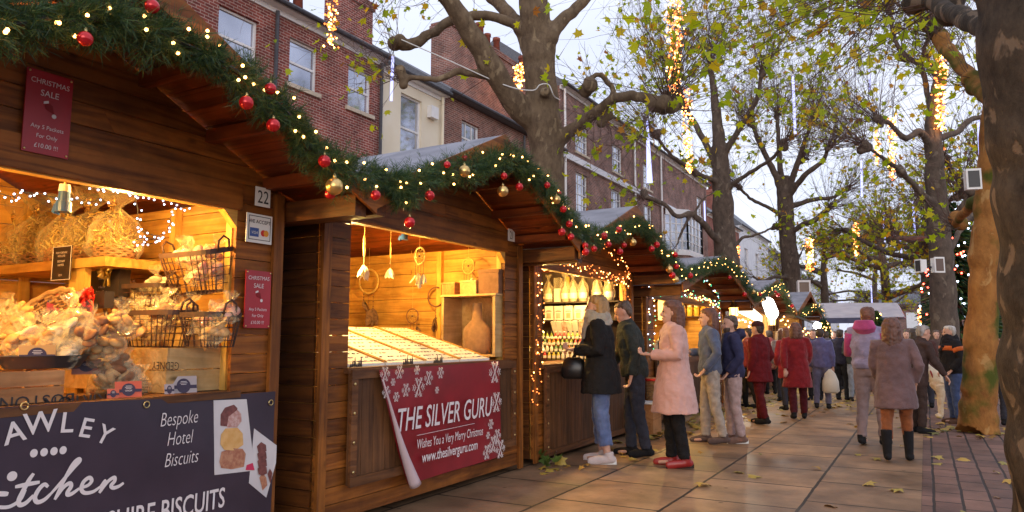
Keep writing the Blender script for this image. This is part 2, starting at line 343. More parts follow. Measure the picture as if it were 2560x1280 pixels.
K['int_x'] = wood('pine planks side', (.60,.33,.075), (.42,.20,.04), 'x', island=.12)
K['int_z'] = wood('pine posts', (.64,.38,.09), (.48,.26,.05), 'z', island=.08)
K['shut'] = wood('dark shutter boards', (.13,.055,.02), (.07,.028,.010), 'z', island=.2)
K['shut_y'] = wood('dark shutter frame', (.15,.06,.02), (.08,.03,.011), 'y', island=.2)
K['felt'] = pbr('roofing felt', (.20,.20,.23), (.30,.30,.34), .9, 3, bump=.2, bscale=60)
K['crate'] = wood('fruit crate', (.42,.20,.075), (.30,.13,.045), 'y', island=.1)
K['crate_p'] = wood('pale crate', (.55,.36,.16), (.44,.27,.10), 'y', island=.1)
K['black'] = pbr('black metal', (.02,.02,.022), rough=.45)
K['dark'] = pbr('dark gap boards', (.03,.018,.012), (.05,.03,.02), .8)
K['white'] = pbr('white paint', (.72,.72,.72), (.8,.8,.8), .45, 4)
K['whitep'] = pbr('white card', (.78,.77,.74), rough=.6)
K['glass'] = pbr('window glass', (.32,.34,.40), (.55,.57,.64), .06, .6, metal=.75, detail=2)
K['brick1'] = brick('red brick', (.28,.066,.048), (.15,.034,.030), (.40,.29,.25), noise=.45)
K['brick2'] = brick('brown brick', (.28,.105,.075), (.15,.06,.05), (.34,.26,.22), ms=.012, noise=.45)
K['brick3'] = brick('old brown brick', (.25,.105,.075), (.12,.055,.048), (.30,.23,.20), ms=.013, noise=.5)
K['brick4'] = brick('plain red brick', (.30,.09,.06), (.24,.07,.05), (.32,.20,.17))
K['cream'] = pbr('cream render', (.74,.66,.50), (.80,.73,.58), .8, 1.2, bump=.1, bscale=30)
K['stone'] = pbr('sandstone', (.48,.40,.30), (.58,.50,.39), .85, 8, bump=.2)
K['slate'] = pbr('slate roof', (.10,.105,.12), (.16,.165,.185), .6, 14, (1,1,3), bump=.3)
K['lead'] = pbr('dark gutter', (.035,.035,.045), (.06,.06,.07), .5, 8)
K['pot'] = pbr('terracotta pot', (.33,.09,.055), (.22,.06,.04), .8, 9)
K['greyren'] = pbr('grey render', (.42,.43,.48), (.5,.51,.56), .8, 1.5)
K['whiteren'] = pbr('white render', (.66,.67,.72), (.74,.75,.79), .8, 1.5)
K['barkA'] = bark('plane bark', (.085,.055,.035), (.20,.14,.085), (.30,.22,.13))
K['barkB'] = bark('grey plane bark', (.06,.045,.038), (.14,.105,.08), (.20,.16,.12))
K['barkE'] = bark('mossy bark with painted orange glow', (.19,.075,.02), (.38,.17,.045), (.46,.27,.10), (.075,.085,.012), .53)  # orange lamp glow is put into the bark colours; the moss green is its own
K['barkD'] = bark('dark flaking bark', (.022,.016,.011), (.085,.06,.04), (.22,.15,.095), (.03,.035,.012), .64, scale=1.5, patch=.57)
K['twig'] = pbr('twigs', (.085,.048,.04), (.15,.085,.065), .8, 3)
K['leaf'] = leafmat('plane leaves', [(0,(.26,.36,.010)),(.35,(.46,.56,.010)),(.68,(.68,.66,.012)),(.92,(.80,.46,.012)),(1,(.45,.14,.02))], .6)
K['leafg'] = leafmat('ground leaves', [(0,(.16,.15,.03)),(.3,(.40,.30,.05)),(.7,(.50,.30,.05)),(1,(.20,.09,.03))], .1)
K['needle'] = leafmat('pine needles', [(0,(.012,.042,.020)),(.5,(.030,.085,.026)),(.85,(.08,.14,.025)),(1,(.14,.17,.03))], .15)
K['warm'] = emis('warm bulb', (1,.45,.11), 10)
K['amber'] = emis('amber bulb', (1,.22,.045), 2.6)
K['green'] = emis('green bulb', (.06,.8,.40), 1.6)
K['cool'] = emis('cool white bulb', (.62,.74,1), 6)
K['tubew'] = emis('white tube', (.44,.46,.95), 1.25)
K['red'] = pbr('red bauble glass', (.55,.012,.018), rough=.12, spec=.7, metal=.35)
K['gold'] = pbr('gold bauble', (.75,.48,.16), (.85,.60,.25), .28, 8, metal=.9)
K['cable'] = pbr('cable', (.02,.022,.02), rough=.6)
K['cap'] = pbr('bauble cap', (.7,.55,.25), rough=.3, metal=1)
# ================================================================ ground
def sheet(name, x0, x1, y0, y1, z, mat, kind='structure'):
    V = [(x0,y0,z),(x1,y0,z),(x1,y1,z),(x0,y1,z)]
    o = mesh_np(name, V, [np.array([[0,1,2,3]])], mat); tag(o, kind=kind); return o
K['flag'] = brick('stone flags', (.33,.20,.11), (.215,.13,.075), (.035,.025,.018), bw=.92, bh=.91, ms=.014, horiz=True, noise=.35, rough=.62, bump=.35, off=.37)
K['paver'] = brick('brick pavers', (.21,.115,.085), (.145,.08,.064), (.035,.025,.022), bw=.42, bh=.2, ms=.012, horiz=True, noise=.3, rough=.75, bump=.5)
K['asph'] = pbr('far ground', (.07,.065,.065), (.10,.095,.09), .9, 2, bump=.2, bscale=40)
sheet('ground', -400, 400, -400, 900, -.004, K['asph'])
sheet('pavement', -13.9, -.1, -6, 90, 0, K['flag'])
sheet('paved_strip', -.098, 12, -6, 90, .001, K['paver'])
# ================================================================ houses
def house(name, label, Y0, Y1, z1, wallm, wins, X=-14, depth=7, roofm=None, roofh=2.2, eave='white', z0=0, group='houses along the left side of the street', pane_grid=(1,2), sillm=None, cat='building', pitch_back=True, arch=False):
    root = empty(name, (X-depth/2, (Y0+Y1)/2, 0), label, cat, group)
    ys = sorted({Y0, Y1, *[w[0] for w in wins], *[w[1] for w in wins]}); zs = sorted({z0, z1, *[w[2] for w in wins], *[w[3] for w in wins]})
    mb = MB()
    for a, b in zip(ys, ys[1:]):
        for c, d in zip(zs, zs[1:]):
            ym, zm = (a+b)/2, (c+d)/2
            if any(w[0] < ym < w[1] and w[2] < zm < w[3] for w in wins): continue
            mb.add([(X,a,c),(X,b,c),(X,b,d),(X,a,d)], [(0,1,2,3)])
    rv = .14
    for a, b, c, d, *g in wins:
        mb.add([(X,a,c),(X,b,c),(X,b,d),(X,a,d),(X-rv,a,c),(X-rv,b,c),(X-rv,b,d),(X-rv,a,d)], [(0,1,5,4),(1,2,6,5),(2,3,7,6),(3,0,4,7)])
    xb = X-depth
    mb.add([(X,Y0,z0),(X,Y0,z1),(xb,Y0,z1),(xb,Y0,z0),(X,Y1,z0),(X,Y1,z1),(xb,Y1,z1),(xb,Y1,z0)], [(0,1,2,3),(4,7,6,5),(3,2,6,7)])
    mb.build('wall', wallm, root)
    for a, b, c, d, *g in wins:
        nx, nz = g[0] if g else pane_grid
        fw = .055; x = X-rv+.03; f = MB()
        f.span((x-.05,a,c),(x+.02,a+fw,d)); f.span((x-.05,b-fw,c),(x+.02,b,d)); f.span((x-.05,a+fw,d-fw),(x+.02,b-fw,d)); f.span((x-.05,a+fw,c),(x+.02,b-fw,c+fw))
        for i in range(1, nz):
            z = c+(d-c)*i/nz; t = .03 if (nz % 2 == 0 and i == nz//2) else .012; f.span((x-.04,a+fw,z-t),(x+.012,b-fw,z+t))
        for i in range(1, nx):
            y = a+(b-a)*i/nx; f.span((x-.036,y-.012,c+fw),(x+.008,y+.012,d-fw))
        fr = f.build('window', K['white'], root)
        p = MB(); p.add([(x-.022,a+fw*.8,c+fw*.8),(x-.022,b-fw*.8,c+fw*.8),(x-.022,b-fw*.8,d-fw*.8),(x-.022,a+fw*.8,d-fw*.8)], [(0,1,2,3)]); p.build('pane', K['glass'], fr)
        s = MB(); s.span((X-rv+.02,a-.1,c-.11),(X+.07,b+.1,c)); s.build('sill', sillm or K['stone'], fr)
        if arch:
            s = MB(); n = int((b-a+.2)/.085)
            for i in range(n):
                yy = a-.1+(b-a+.2)*(i+.5)/n; s.box((X+.004, yy, d+.11), (.012, (b-a+.2)/n-.012, .22))
            s.build('lintel', K['brick4'], fr)
    r = MB(); ov = .28
    xr = X-depth/2
    prof = [(X+ov, z1+.02), (X+ov, z1+.12), (xr, z1+roofh), (X-depth, z1+.1), (X-depth, z1+.02)]
    r.prism([(x,Y0,z) for x,z in prof], (0,Y1-Y0,0)); r.build('roof', roofm or K['slate'], root)
    e = MB()
    if eave == 'white':
        e.span((X+.002,Y0,z1-.16),(X+.05,Y1,z1+.015)); e.span((X+.05,Y0,z1-.02),(X+ov-.01,Y1,z1+.018)); e.build('eaves_board', K['white'], root)
    g = MB(); g.tube([(X+ov+.06,Y0,z1+.06),(X+ov+.06,Y1,z1+.06)], .07, 8); g.build('gutter', K['lead'], root)
    return root
def chimney(root, cx, cy, z0, z1, dx, dy, mat, pots):
    mb = MB(); mb.span((cx-dx/2,cy-dy/2,z0),(cx+dx/2,cy+dy/2,z1-.3)); mb.span((cx-dx/2-.06,cy-dy/2-.06,z1-.3),(cx+dx/2+.06,cy+dy/2+.06,z1-.12)); mb.span((cx-dx/2-.02,cy-dy/2-.02,z1-.12),(cx+dx/2+.02,cy+dy/2+.02,z1))
    c = mb.build('chimney', mat, root)
    for py, h, r in pots:
        p = MB(); p.rings([(cx,cy+py,z1-.02,r,r),(cx,cy+py,z1+h*.85,r*.82,r*.82),(cx,cy+py,z1+h*.86,r*1.05,r*1.05),(cx,cy+py,z1+h,r*1.05,r*1.05)], 14); p.build('chimney_pot', K['pot'], c, True)
h1 = house('brick_house', 'dark red brick house with white sash windows nearest on the left', 3, 16.7, 9.72, K['brick1'],
    [(10.78,11.95,7.75,9.12),(12.98,14.0,7.9,9.14),(15.2,16.22,7.9,9.14),(7.6,8.7,7.8,9.12),(10.8,11.95,4.4,6.5),(12.98,14.0,4.4,6.5),(15.2,16.22,4.4,6.5)])
chimney(h1, -15.6, 16.9, 9.6, 12.3, .7, 1.5, K['brick1'], [(-.5,.9,.17),(-.1,.75,.15),(.25,1.1,.17)])
chimney(h1, -15.8, 14.6, 9.6, 11.0, .6, 1.7, K['brick1'], [(-.6,.45,.14),(-.2,.45,.14),(.3,.8,.16)])
for y_, z_, m_ in ((16.55,9.6,'lead'),(12.45,9.6,'lead')):
    mb = MB(); mb.tube([(-13.9,y_,z_),(-13.9,y_,.2)], .05, 8); mb.build('downpipe', K[m_], h1)
h2 = house('cream_house', 'narrow cream rendered house between two brick houses', 16.7, 19.95, 9.55, K['cream'], [(17.62,18.72,6.9,9.05,(1,2)),(17.62,18.72,3.6,5.6,(1,2))], roofh=2.0)
mb = MB(); mb.tube([(-13.88,19.75,9.5),(-13.88,19.75,0.2)], .05, 8); mb.build('downpipe', K['cream'], h2)
mb = MB(); mb.span((-13.99,19.0,8.6),(-13.8,19.4,9.0)); mb.build('alarm_box', K['white'], h2)
h3 = house('brick_house', 'brown brick house with six-pane windows and a huge chimney stack', 19.95, 29.2, 9.72, K['brick2'],
    [(21.1,22.3,7.9,9.1,(3,2)),(23.7,24.9,7.9,9.1,(3,2)),(26.4,27.6,7.9,9.1,(3,2)),(21.1,22.3,4.4,6.2,(3,4)),(23.7,24.9,4.4,6.2,(3,4))], eave='none', roofh=2.6)
chimney(h3, -16.5, 26.1, 9.6, 14.2, 1.0, 5.6, K['brick2'], [(-1.6,1.15,.2),(-.9,.95,.17),(-.4,.6,.14),(.15,1.05,.2),(.8,.8,.16),(1.6,.9,.17)])
chimney(h3, -15.8, 29.4, 9.6, 13.6, .9, 2.2, K['brick3'], [(-.5,.9,.18),(.3,1.2,.18)])
h4 = house('brick_house', 'long old brown brick house with tall sashes and a bay window', 29.2, 55, 12.9, K['brick3'],
    [(30.9,32.4,10.2,11.6,(3,4)),(35.6,37.1,10.2,11.7,(3,4)),(40.5,42,10.2,11.7,(3,4)),(30.9,32.3,7.2,9.2,(3,4)),(35.4,36.9,7.2,9.2,(3,4)),(40.5,42,7.2,9.2,(3,4)),(30.9,32.3,3.6,5.8,(3,4)),(35.4,36.9,3.6,5.8,(3,4)),(52.2,53.6,6.6,9.2,(3,4)),(52.2,53.6,10.2,11.7,(3,4))], eave='white', roofh=3)
mb = MB(); mb.span((-13.998,29.3,9.55),(-13.86,54.9,9.85)); mb.build('string_course', K['whiteren'], h4)
bay = MB(); by0, by1 = 44.4, 50.4
prof = [(-14,by0),(-12.9,by0+1.3),(-12.9,by1-1.3),(-14,by1)]
bay.prism([(x,y,0.0) for x,y in prof], (0,0,6.6)); bay.build('bay', K['brick3'], h4)
bt_ = MB(); bt_.prism([(x+.08,y,6.6) for x,y in prof], (0,0,.35)); bt_.prism([(x+.08,y,9.15) for x,y in prof], (0,0,.4)); bt_.build('bay_cornice', K['white'], h4)
for (xa,ya),(xb2,yb2) in zip(prof, prof[1:]):
    f = MB(); A, B = Vector((xa,ya,0)), Vector((xb2,yb2,0)); n = 4
    for i in range(n+1):
        p = A.lerp(B, i/n); f.span((p.x-.05,p.y-.05,6.95),(p.x+.05,p.y+.05,9.15))
    for z in (7.5,8.05,8.6): f.bar((xa,ya,z),(xb2,yb2,z),.05,.05)
    w = f.build('window', K['white'], h4)
    f = MB(); f.add([(xa-.02,ya,6.95),(xb2-.02,yb2,6.95),(xb2-.02,yb2,9.15),(xa-.02,ya,9.15)], [(0,1,2,3)]); f.build('pane', K['glass'], w)
for y_ in (29.5,38.8,43.6):
    mb = MB(); mb.tube([(-13.88,y_,12.8),(-13.88,y_,.2)], .06, 8); mb.build('downpipe', K['white'], h4)
for y_ in (25.6,):
    mb = MB(); mb.tube([(-13.9,y_,9.6),(-13.9,y_,.2)], .05, 8); mb.build('downpipe', K['lead'], h3)
h5 = house('brick_house', 'plain red brick house beyond the bay window', 55, 66, 10.8, K['brick4'], [(57,58.6,7.2,9.6,(2,4)),(61,62.6,7.2,9.6,(2,4)),(57,58.6,3.2,5.8,(2,4)),(61,62.6,3.2,5.8,(2,4))], roofh=3.2)
chimney(h5, -16, 64.8, 10.6, 14.5, .9, 2, K['brick4'], [(-.5,.8,.2),(.2,.8,.2)])
h6 = house('rendered_house', 'tall white rendered house far along the street', 66, 80, 11.4, K['whiteren'], [(68,69.6,7.4,9.6,(2,2)),(73,74.6,7.4,9.6,(2,2)),(68,69.6,3.6,5.8,(2,2)),(73,74.6,3.6,5.8,(2,2))], roofh=3.5, roofm=K['slate'])
h7 = house('rendered_house', 'pale grey block with tall narrow windows at the street end', 80, 104, 10.4, K['greyren'], [(84+i*3.2,85.4+i*3.2,2.8,8.6,(1,3)) for i in range(6)], roofh=3.2)
h8 = house('rendered_house', 'long low pale building closing the far end of the street', 104, 150, 9.2, K['whiteren'], [(107+i*5,109+i*5,3,7,(2,2)) for i in range(8)], roofh=3)
eb = empty('brick_house', (6, 152, 0), 'dark brick block closing the street behind the right trees', 'building', 'houses at the far end of the street')
mb = MB(); mb.span((-11,150,0),(60,160,7.5)); mb.build('wall', K['brick3'], eb)
mb = MB(); mb.prism([(-11.3,149.7,7.5),(-11.3,160.3,7.5),(-11.3,155,10.5)], (71.6,0,0)); mb.build('roof', K['slate'], eb)
for i in range(10):
    mb = MB(); mb.span((-8+i*5.2,149.93,3.2),(-6+i*5.2,149.99,6)); mb.build('window', K['white'], eb)
# ================================================================ stalls
def gable_boards(mb, X, th, y0, y1, z0, ze, c, slope, holes, bh=.115, top=9, gap=.005, seed=0):
    """horizontal planks on plane X (front face at X), thickness th behind; roof line z = ze + slope*(half-|y-c|)"""
    rng = random.Random(seed); half = (y1-y0)/2; z = z0
    def ext(zz):
        if zz <= ze: return y0, y1
        d = half-(zz-ze)/slope; return c-d, c+d
    while z < top:
        zt = z+bh-gap; a0, b0 = ext(z); a1, b1 = ext(zt)
        if b0-a0 < .06: break
        if b1 <= a1: a1 = b1 = c
        segs = [(a0,b0,a1,b1)]
        for (ha,hb,hz0,hz1) in holes:
            if zt > hz0+.01 and z < hz1-.01:
                ns = []
                for s in segs:
                    if s[0] < ha: ns.append((s[0],ha,s[2],ha))
                    if s[1] > hb: ns.append((hb,s[1],hb,s[3]))
                segs = ns
        for (p,q,p1,q1) in segs:
            cuts = [0,1]
            if q-p > 1.6: cuts = [0, rng.uniform(.3,.7), 1]
            for u,v in zip(cuts, cuts[1:]):
                A = p+(q-p)*u; B = p+(q-p)*v-(.003 if v < 1 else 0); A1 = p1+(q1-p1)*u; B1 = p1+(q1-p1)*v-(.003 if v < 1 else 0)
                if B1-A1 < .002: B1 = A1+.002
                mb.prism([(X,A,z),(X,B,z),(X,B1,zt),(X,A1,zt)], (-th,0,0))
        z += bh
def side_boards(mb, Y, th, x0, x1, z0, z1, bh=.115):
    z = z0
    while z < z1-.02:
        zt = min(z+bh-.005, z1); mb.span((x0,Y,z),(x1,Y+th,zt)); z += bh
XF, XV = -3.6, -3.0
def stall(label, Y0, Y1, ze, zap, op, Xf=XF, Xv=XV, depth=2.4, seed=0, flap=None, mid=None):
    """ze wall-top height at the sides, zap ridge height"""
    c = (Y0+Y1)/2; half = (Y1-Y0)/2; slope = (zap-ze)/(half)
    root = empty('market_stall', (Xf-depth/2, c, 0), label, 'market stall', 'wooden chalet stalls in a row')
    ya, yb, zb, zt = op; xb = Xf-depth
    m = MB(); gable_boards(m, Xf, .025, Y0, Y1, .06, ze, c, slope, [(ya,yb,zb,zt)], seed=seed); m.build('front_wall', K['ext_y'], root)
    m = MB(); gable_boards(m, Xf-.027, .02, Y0+.03, Y1-.03, .06, ze, c, slope, [(ya-.02,yb+.02,zb,zt+.02)], seed=seed+9); m.build('inner_lining', K['int_y'], root)
    m = MB(); gable_boards(m, xb+.04, .025, Y0+.02, Y1-.02, .06, ze, c, slope, [], seed=seed+1, bh=.14); m.build('back_wall', K['int_y'], root)
    for y in (Y0, Y1-.022):
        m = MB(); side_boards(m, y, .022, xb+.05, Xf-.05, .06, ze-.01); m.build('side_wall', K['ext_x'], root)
    for y in (Y0+.024, Y1-.046):
        m = MB(); side_boards(m, y, .02, xb+.06, Xf-.06, .06, ze-.02, .14); m.build('side_lining', K['int_x'], root)
    # posts
    for y in (Y0-.008, Y1-.07):
        m = MB(); m.span((Xf+.004,y,.02),(Xf+.03,y+.078,ze-.02)); m.build('corner_post', K['ext_z'], root)
    PS = [((Xf-.10,y,zb-.4),(Xf-.05,y+.055,zt+.02)) for y in (ya-.06, yb+.005)]+[((xb+.045,y-.03,.1),(xb+.10,y+.03,ze+.1)) for y in np.linspace(Y0+.35, Y1-.35, 4)]
    PS += [((x-.03,Y1-.10,.1),(x+.03,Y1-.047,ze-.03)) for x in (Xf-.95,)]
    if mid: PS.append(((Xf-.09,mid-.035,zb),(Xf-.02,mid+.035,zt+.02)))
    for a_, b_ in PS: m = MB(); m.span(a_, b_); m.build('inner_post', K['int_z'], root)
    # lintel beam and opening edges
    m = MB(); m.span((Xf+.003,ya-.02,zt-.012),(Xf+.022,yb+.02,zt+.15)); m.build('lintel', K['ext_y'], root)
    m = MB(); m.span((Xf-.06,ya,zt-.02),(Xf+.002,yb,zt-.002)); m.prism([(Xf-.05,yb+.0,zt-.02),(Xf-.05,yb-.10,zt-.02),(Xf-.05,yb,zt-.12)], (.052,0,0)); m.build('opening_trim', K['int_y'], root)
    # counter
    m = MB(); m.span((Xf-.55,ya-.04,zb-.045),(Xf+.05,yb+.04,zb-.005)); m.build('counter', K['shut_y'], root)
    m = MB(); m.span((xb+.06,Y0+.05,.05),(Xf-.05,Y1-.05,.10)); m.build('floor', K['dark'], root)
    # roof slopes : soffit boards, felt, battens
    ov = .17; s = slope; zoff = .02
    def zr(y): return ze+s*(half-abs(y-c))+zoff
    sof = MB()
    for sgn in (-1,1):
        n = int((half+ov)/.125); L = (half+ov)/n
        for i in range(n):
            ya_ = c+sgn*(i*L+.003); yb_ = c+sgn*((i+1)*L-.002)
            P = [(Xv,ya_,zr(ya_)),(Xv,yb_,zr(yb_)),(Xv,yb_,zr(yb_)+.02),(Xv,ya_,zr(ya_)+.02)]
            if sgn < 0: P = P[::-1]
            sof.prism(P, (xb-.05-Xv,0,0))
    sof.build('soffit', K['soffit'], root)
    fe = MB()
    for sgn in (-1,1):
        y1_ = c+sgn*(half+ov+.03); P = [(Xv+.02,c,zr(c)+.024),(Xv+.02,y1_,zr(y1_)+.024),(Xv+.02,y1_,zr(y1_)+.040),(Xv+.02,c,zr(c)+.042)]
        if sgn < 0: P = P[::-1]
        fe.prism(P, (xb-.08-Xv,0,0))
    fe.build('roof', K['felt'], root)
    for sgn in (-1,1):
        for t in (.30,.58,.86):
            m = MB(); y = c+sgn*half*t*1.06; m.span((Xf+.004,y-.03,zr(y)-.085),(Xv-.005,y+.03,zr(y)-.012)); m.build('purlin', K['soffit'], root)
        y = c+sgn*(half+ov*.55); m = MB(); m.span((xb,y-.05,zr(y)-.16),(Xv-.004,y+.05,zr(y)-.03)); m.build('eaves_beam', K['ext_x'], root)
        m = MB(); y1_ = c+sgn*(half+ov+.02)
        P = [(Xv+.0225,c,zr(c)-.09),(Xv+.0225,y1_,zr(y1_)-.09),(Xv+.0225,y1_,zr(y1_)+.045),(Xv+.0225,c,zr(c)+.045)]
        if sgn < 0: P = P[::-1]
        m.prism(P, (.022,0,0)); m.build('bargeboard', K['ext_y'], root)
    if flap:
        fa, fb, fz0, fz1, fx = flap; m = MB(); n = int((fb-fa)/.13); L = (fb-fa)/n
        for i in range(n): m.span((fx,fa+i*L+.002,fz0+.01),(fx+.018,fa+(i+1)*L-.002,fz1-.01))
        fl = m.build('shutter', K['shut'], root)
        m = MB(); w = .065
        m.span((fx+.019,fa,fz1-w),(fx+.042,fb,fz1)); m.span((fx+.019,fa,fz0),(fx+.042,fb,fz0+w)); m.span((fx+.019,fa,fz0+w+.001),(fx+.041,fa+w,fz1-w-.001)); m.span((fx+.019,fb-w,fz0+w+.001),(fx+.041,fb,fz1-w-.001))
        m.build('shutter_frame', K['shut_y'], fl)
        m = MB()
        for y in (fa+.03, fb-.03):
            for z in np.linspace(fz0+.1, fz1-.1, 4): m.ell((fx+.044,y,z),(.006,.012,.012),8,5)
        m.build('shutter_bolt', K['cap'], fl, True)
    root['dims'] = [float(a) for a in (c, half, ze, s)]
    return root
def lamp(x, y, z, power, col, size=.06, name='stall_lamp'):
    l = bpy.data.lights.new(name, 'POINT'); l.energy = power; l.color = col; l.shadow_soft_size = size
    o = bpy.data.objects.new(name, l); COL.objects.link(o); o.location = (x,y,z); return o
S22 = stall('nearest chalet stall numbered 22 selling wrapped biscuits', .40, 3.31, 2.24, 2.93, (.70,2.97,1.0,2.09), seed=1)
S21 = stall('chalet stall numbered 21 with dreamcatchers and a red banner', 3.69, 6.53, 2.27, 2.93, (3.98,6.22,1.1,2.17), seed=2, flap=(3.96,6.33,.27,1.08,-3.575))
S20 = stall('chalet stall framed in orange fairy lights selling bottles', 6.80, 9.80, 2.24, 2.84, (7.02,9.60,1.03,2.08), seed=3, flap=(7.0,9.66,.06,1.0,-3.575))
S19 = stall('wide chalet stall edged with green and white fairy lights', 10.35, 14.9, 2.08, 2.66, (10.75,14.55,1.0,1.93), seed=4, flap=(10.7,14.6,.10,.97,-3.575), mid=12.45)
S18 = stall('brightly lit chalet stall beyond the green fairy lights', 15.3, 20.6, 2.02, 2.62, (15.8,20.2,1.0,1.95), seed=5, flap=(15.8,20.2,.10,.97,-3.575))
S17 = stall('distant chalet stall under the white-roofed kiosk', 21.4, 26.0, 2.06, 2.66, (21.8,25.6,1.0,1.95), seed=6, flap=(21.8,25.6,.10,.97,-3.575))
WARM = (1,.56,.13)
lamp(-3.92,1.25,2.0,54,WARM); lamp(-3.95,2.45,2.02,40,WARM); lamp(-4.6,.75,1.45,22,(1,.66,.22))
lamp(-4.3,4.7,2.05,52,(1,.66,.20)); lamp(-4.3,5.7,2.12,40,(1,.56,.11))
lamp(-4.0,7.8,2.02,56,(1,.60,.16)); lamp(-4.1,9.0,2.02,44,(1,.64,.20))
lamp(-4.2,11.6,1.9,50,(1,.60,.16)); lamp(-4.2,13.6,1.9,55,(1,.62,.18))
lamp(-4.2,17.0,1.9,70,(1,.93,.75)); lamp(-4.2,19.2,1.9,60,(1,.9,.7)); lamp(-4.2,23.5,1.9,60,(1,.8,.5))
# ================================================================ trees
UP = np.array([0,0,1.])
def leaf_template():
    an = np.radians([-90,-60,-48,-20,0,18,38,55,72,90]); rd = [.32,.55,.40,.85,.55,.62,.98,.6,.66,1.12]
    pts = [(0,0,0)]; R = list(zip(an, rd)); Lft = [(math.pi-a, r) for a, r in R[1:-1]][::-1]
    for a, r in R+Lft: pts.append((r*math.cos(a)*.5, r*math.sin(a)*.5+.12, -.16*r*r*abs(math.cos(a))-.05*r*r))
    n = len(pts)-1
    return np.array(pts), np.array([(0,1+i,1+(i+1)%n) for i in range(n)])
LT, LF = leaf_template()
def put_leaves(name, pos, size, rng, mat, parent, flat=False):
    N = len(pos)
    if not N: return
    if flat:
        a = rng.uniform(0, 6.28, N); t = rng.normal(0,.18,(N,2)); c, s = np.cos(a), np.sin(a); z = np.zeros(N); o = np.ones(N)
        rot = np.stack([np.stack([c,-s,t[:,0]],-1), np.stack([s,c,t[:,1]],-1), np.stack([-t[:,0],-t[:,1],o],-1)],1)
    else: rot = rand_rot(rng, N)
    V, F = scatter_np(LT, LF, pos, rot, rng.uniform(.5,1.4,N)*size)
    return mesh_np(name, V, [F], mat, parent)
def shoots(rng, o, n, d, spread, L, r0, K=7, up=.35, side=3):
    """returns P(N,K,3), R(N,K): thin regrowth shoots from a pollard knuckle"""
    d = np.asarray(d, float); d = d/np.linalg.norm(d)
    D = d+rng.normal(0, spread, (n,3)); D /= np.linalg.norm(D,axis=1,keepdims=True)
    Ln = L*rng.uniform(.45,1.15,n); t = np.linspace(0,1,K)
    bend = rng.normal(0,.18,(n,3)); bend[:,2] += up*rng.uniform(-.3,1.2,n)
    P = np.asarray(o)+rng.normal(0,.06,(n,1,3))+Ln[:,None,None]*(t[None,:,None]*D[:,None]+(t**2)[None,:,None]*bend[:,None])
    P += np.cumsum(rng.normal(0,.012,(n,K,3)),1)*Ln[:,None,None]
    R = r0*rng.uniform(.6,1.1,n)[:,None]*(1-.72*t)[None]
    if side:
        m = n*side; i = rng.integers(0,n,m); k = rng.integers(2,K-1,m)
        tan = P[i,np.minimum(k+1,K-1)]-P[i,k-1]; tan /= np.linalg.norm(tan,axis=1,keepdims=True)+1e-9
        D2 = tan+rng.normal(0,.55,(m,3)); D2 /= np.linalg.norm(D2,axis=1,keepdims=True); L2 = Ln[i]*rng.uniform(.15,.45,m)
        b2 = rng.normal(0,.2,(m,3)); b2[:,2] += .15
        P2 = P[i,k][:,None]+L2[:,None,None]*(t[None,:,None]*D2[:,None]+(t**2)[None,:,None]*b2[:,None])
        P2[:,1:] += np.cumsum(rng.normal(0,.012,(m,K-1,3)),1)*L2[:,None,None]
        P = np.concatenate([P,P2]); R = np.concatenate([R, r0*.55*rng.uniform(.6,1.1,m)[:,None]*(1-.6*t)[None]])
    return P, R
def tree(label, base, trunk, limbs, knuckles, leaves, barkm, seed=0, leafsize=.16, twr=.012, side=3, vox=None, mult=1.0, extra=(), group='plane trees lining the street', tn=14, leafmat_='leaf'):
    """trunk/limbs: lists of (P, r) control points; knuckles: (P, n, dir, spread, L)"""
    rng = np.random.default_rng(seed)
    root = empty('plane_tree', base, label, 'tree', group)
    mb = MB()
    for path, n in [(trunk, tn)]+[(l, 10) for l in limbs]:
        k = max(6, len(path)*4); P = spline([p for p,_ in path], k); R = np.interp(np.linspace(0,len(path)-1,k), range(len(path)), [r for _,r in path])
        P = P+rng.normal(0,.012,(k,3)); R = R*rng.uniform(.94,1.07,k)
        mb.tube([Vector(p) for p in P], [float(r) for r in R], n)
    for P,n,*_ in knuckles:
        if n >= 10:
            for _ in range(3): mb.ell(np.asarray(P)+rng.normal(0,.07,3), float(rng.uniform(.09,.16)), 8, 6)
    if vox: organic(mb, 'trunk', barkm, root, vox, 4)
    else: mb.build('trunk', barkm, root, True)
    Ps, Rs = [], []
    for (P,n,d,sp,L) in knuckles:
        p, r = shoots(rng, P, max(3,int(n*mult)), d, sp, L, twr, side=side); Ps.append(p); Rs.append(r)
    for (p, r) in extra: Ps.append(p); Rs.append(r)
    P = np.concatenate(Ps); R = np.concatenate(Rs)
    V, F = tubes_np(P, R, 3); mesh_np('twigs', V, [F], K['twig'], root)
    if leaves:
        w = np.linalg.norm(P[:,-1]-P[:,0],axis=1); i = rng.choice(len(P), leaves, p=w/w.sum()); k = rng.uniform(.25,1,leaves)*(P.shape[1]-1); a = k.astype(int).clip(0,P.shape[1]-2); f = (k-a)[:,None]
        pos = P[i,a]*(1-f)+P[i,a+1]*f+rng.normal(0,.06,(leaves,3))-UP*.06
        put_leaves('leaves', pos, leafsize, rng, K[leafmat_], root)
    return root
def path(pts, D, dd=None, k=1.0):
    """[(px,py,width_px)] -> control points at depth D (+ per-point depth change)"""
    out = []
    for i, (x, y, w) in enumerate(pts):
        d = D+(dd[i] if dd else 0); out.append((atd(x, y, d), w*k*d/FOC/2))
    return out
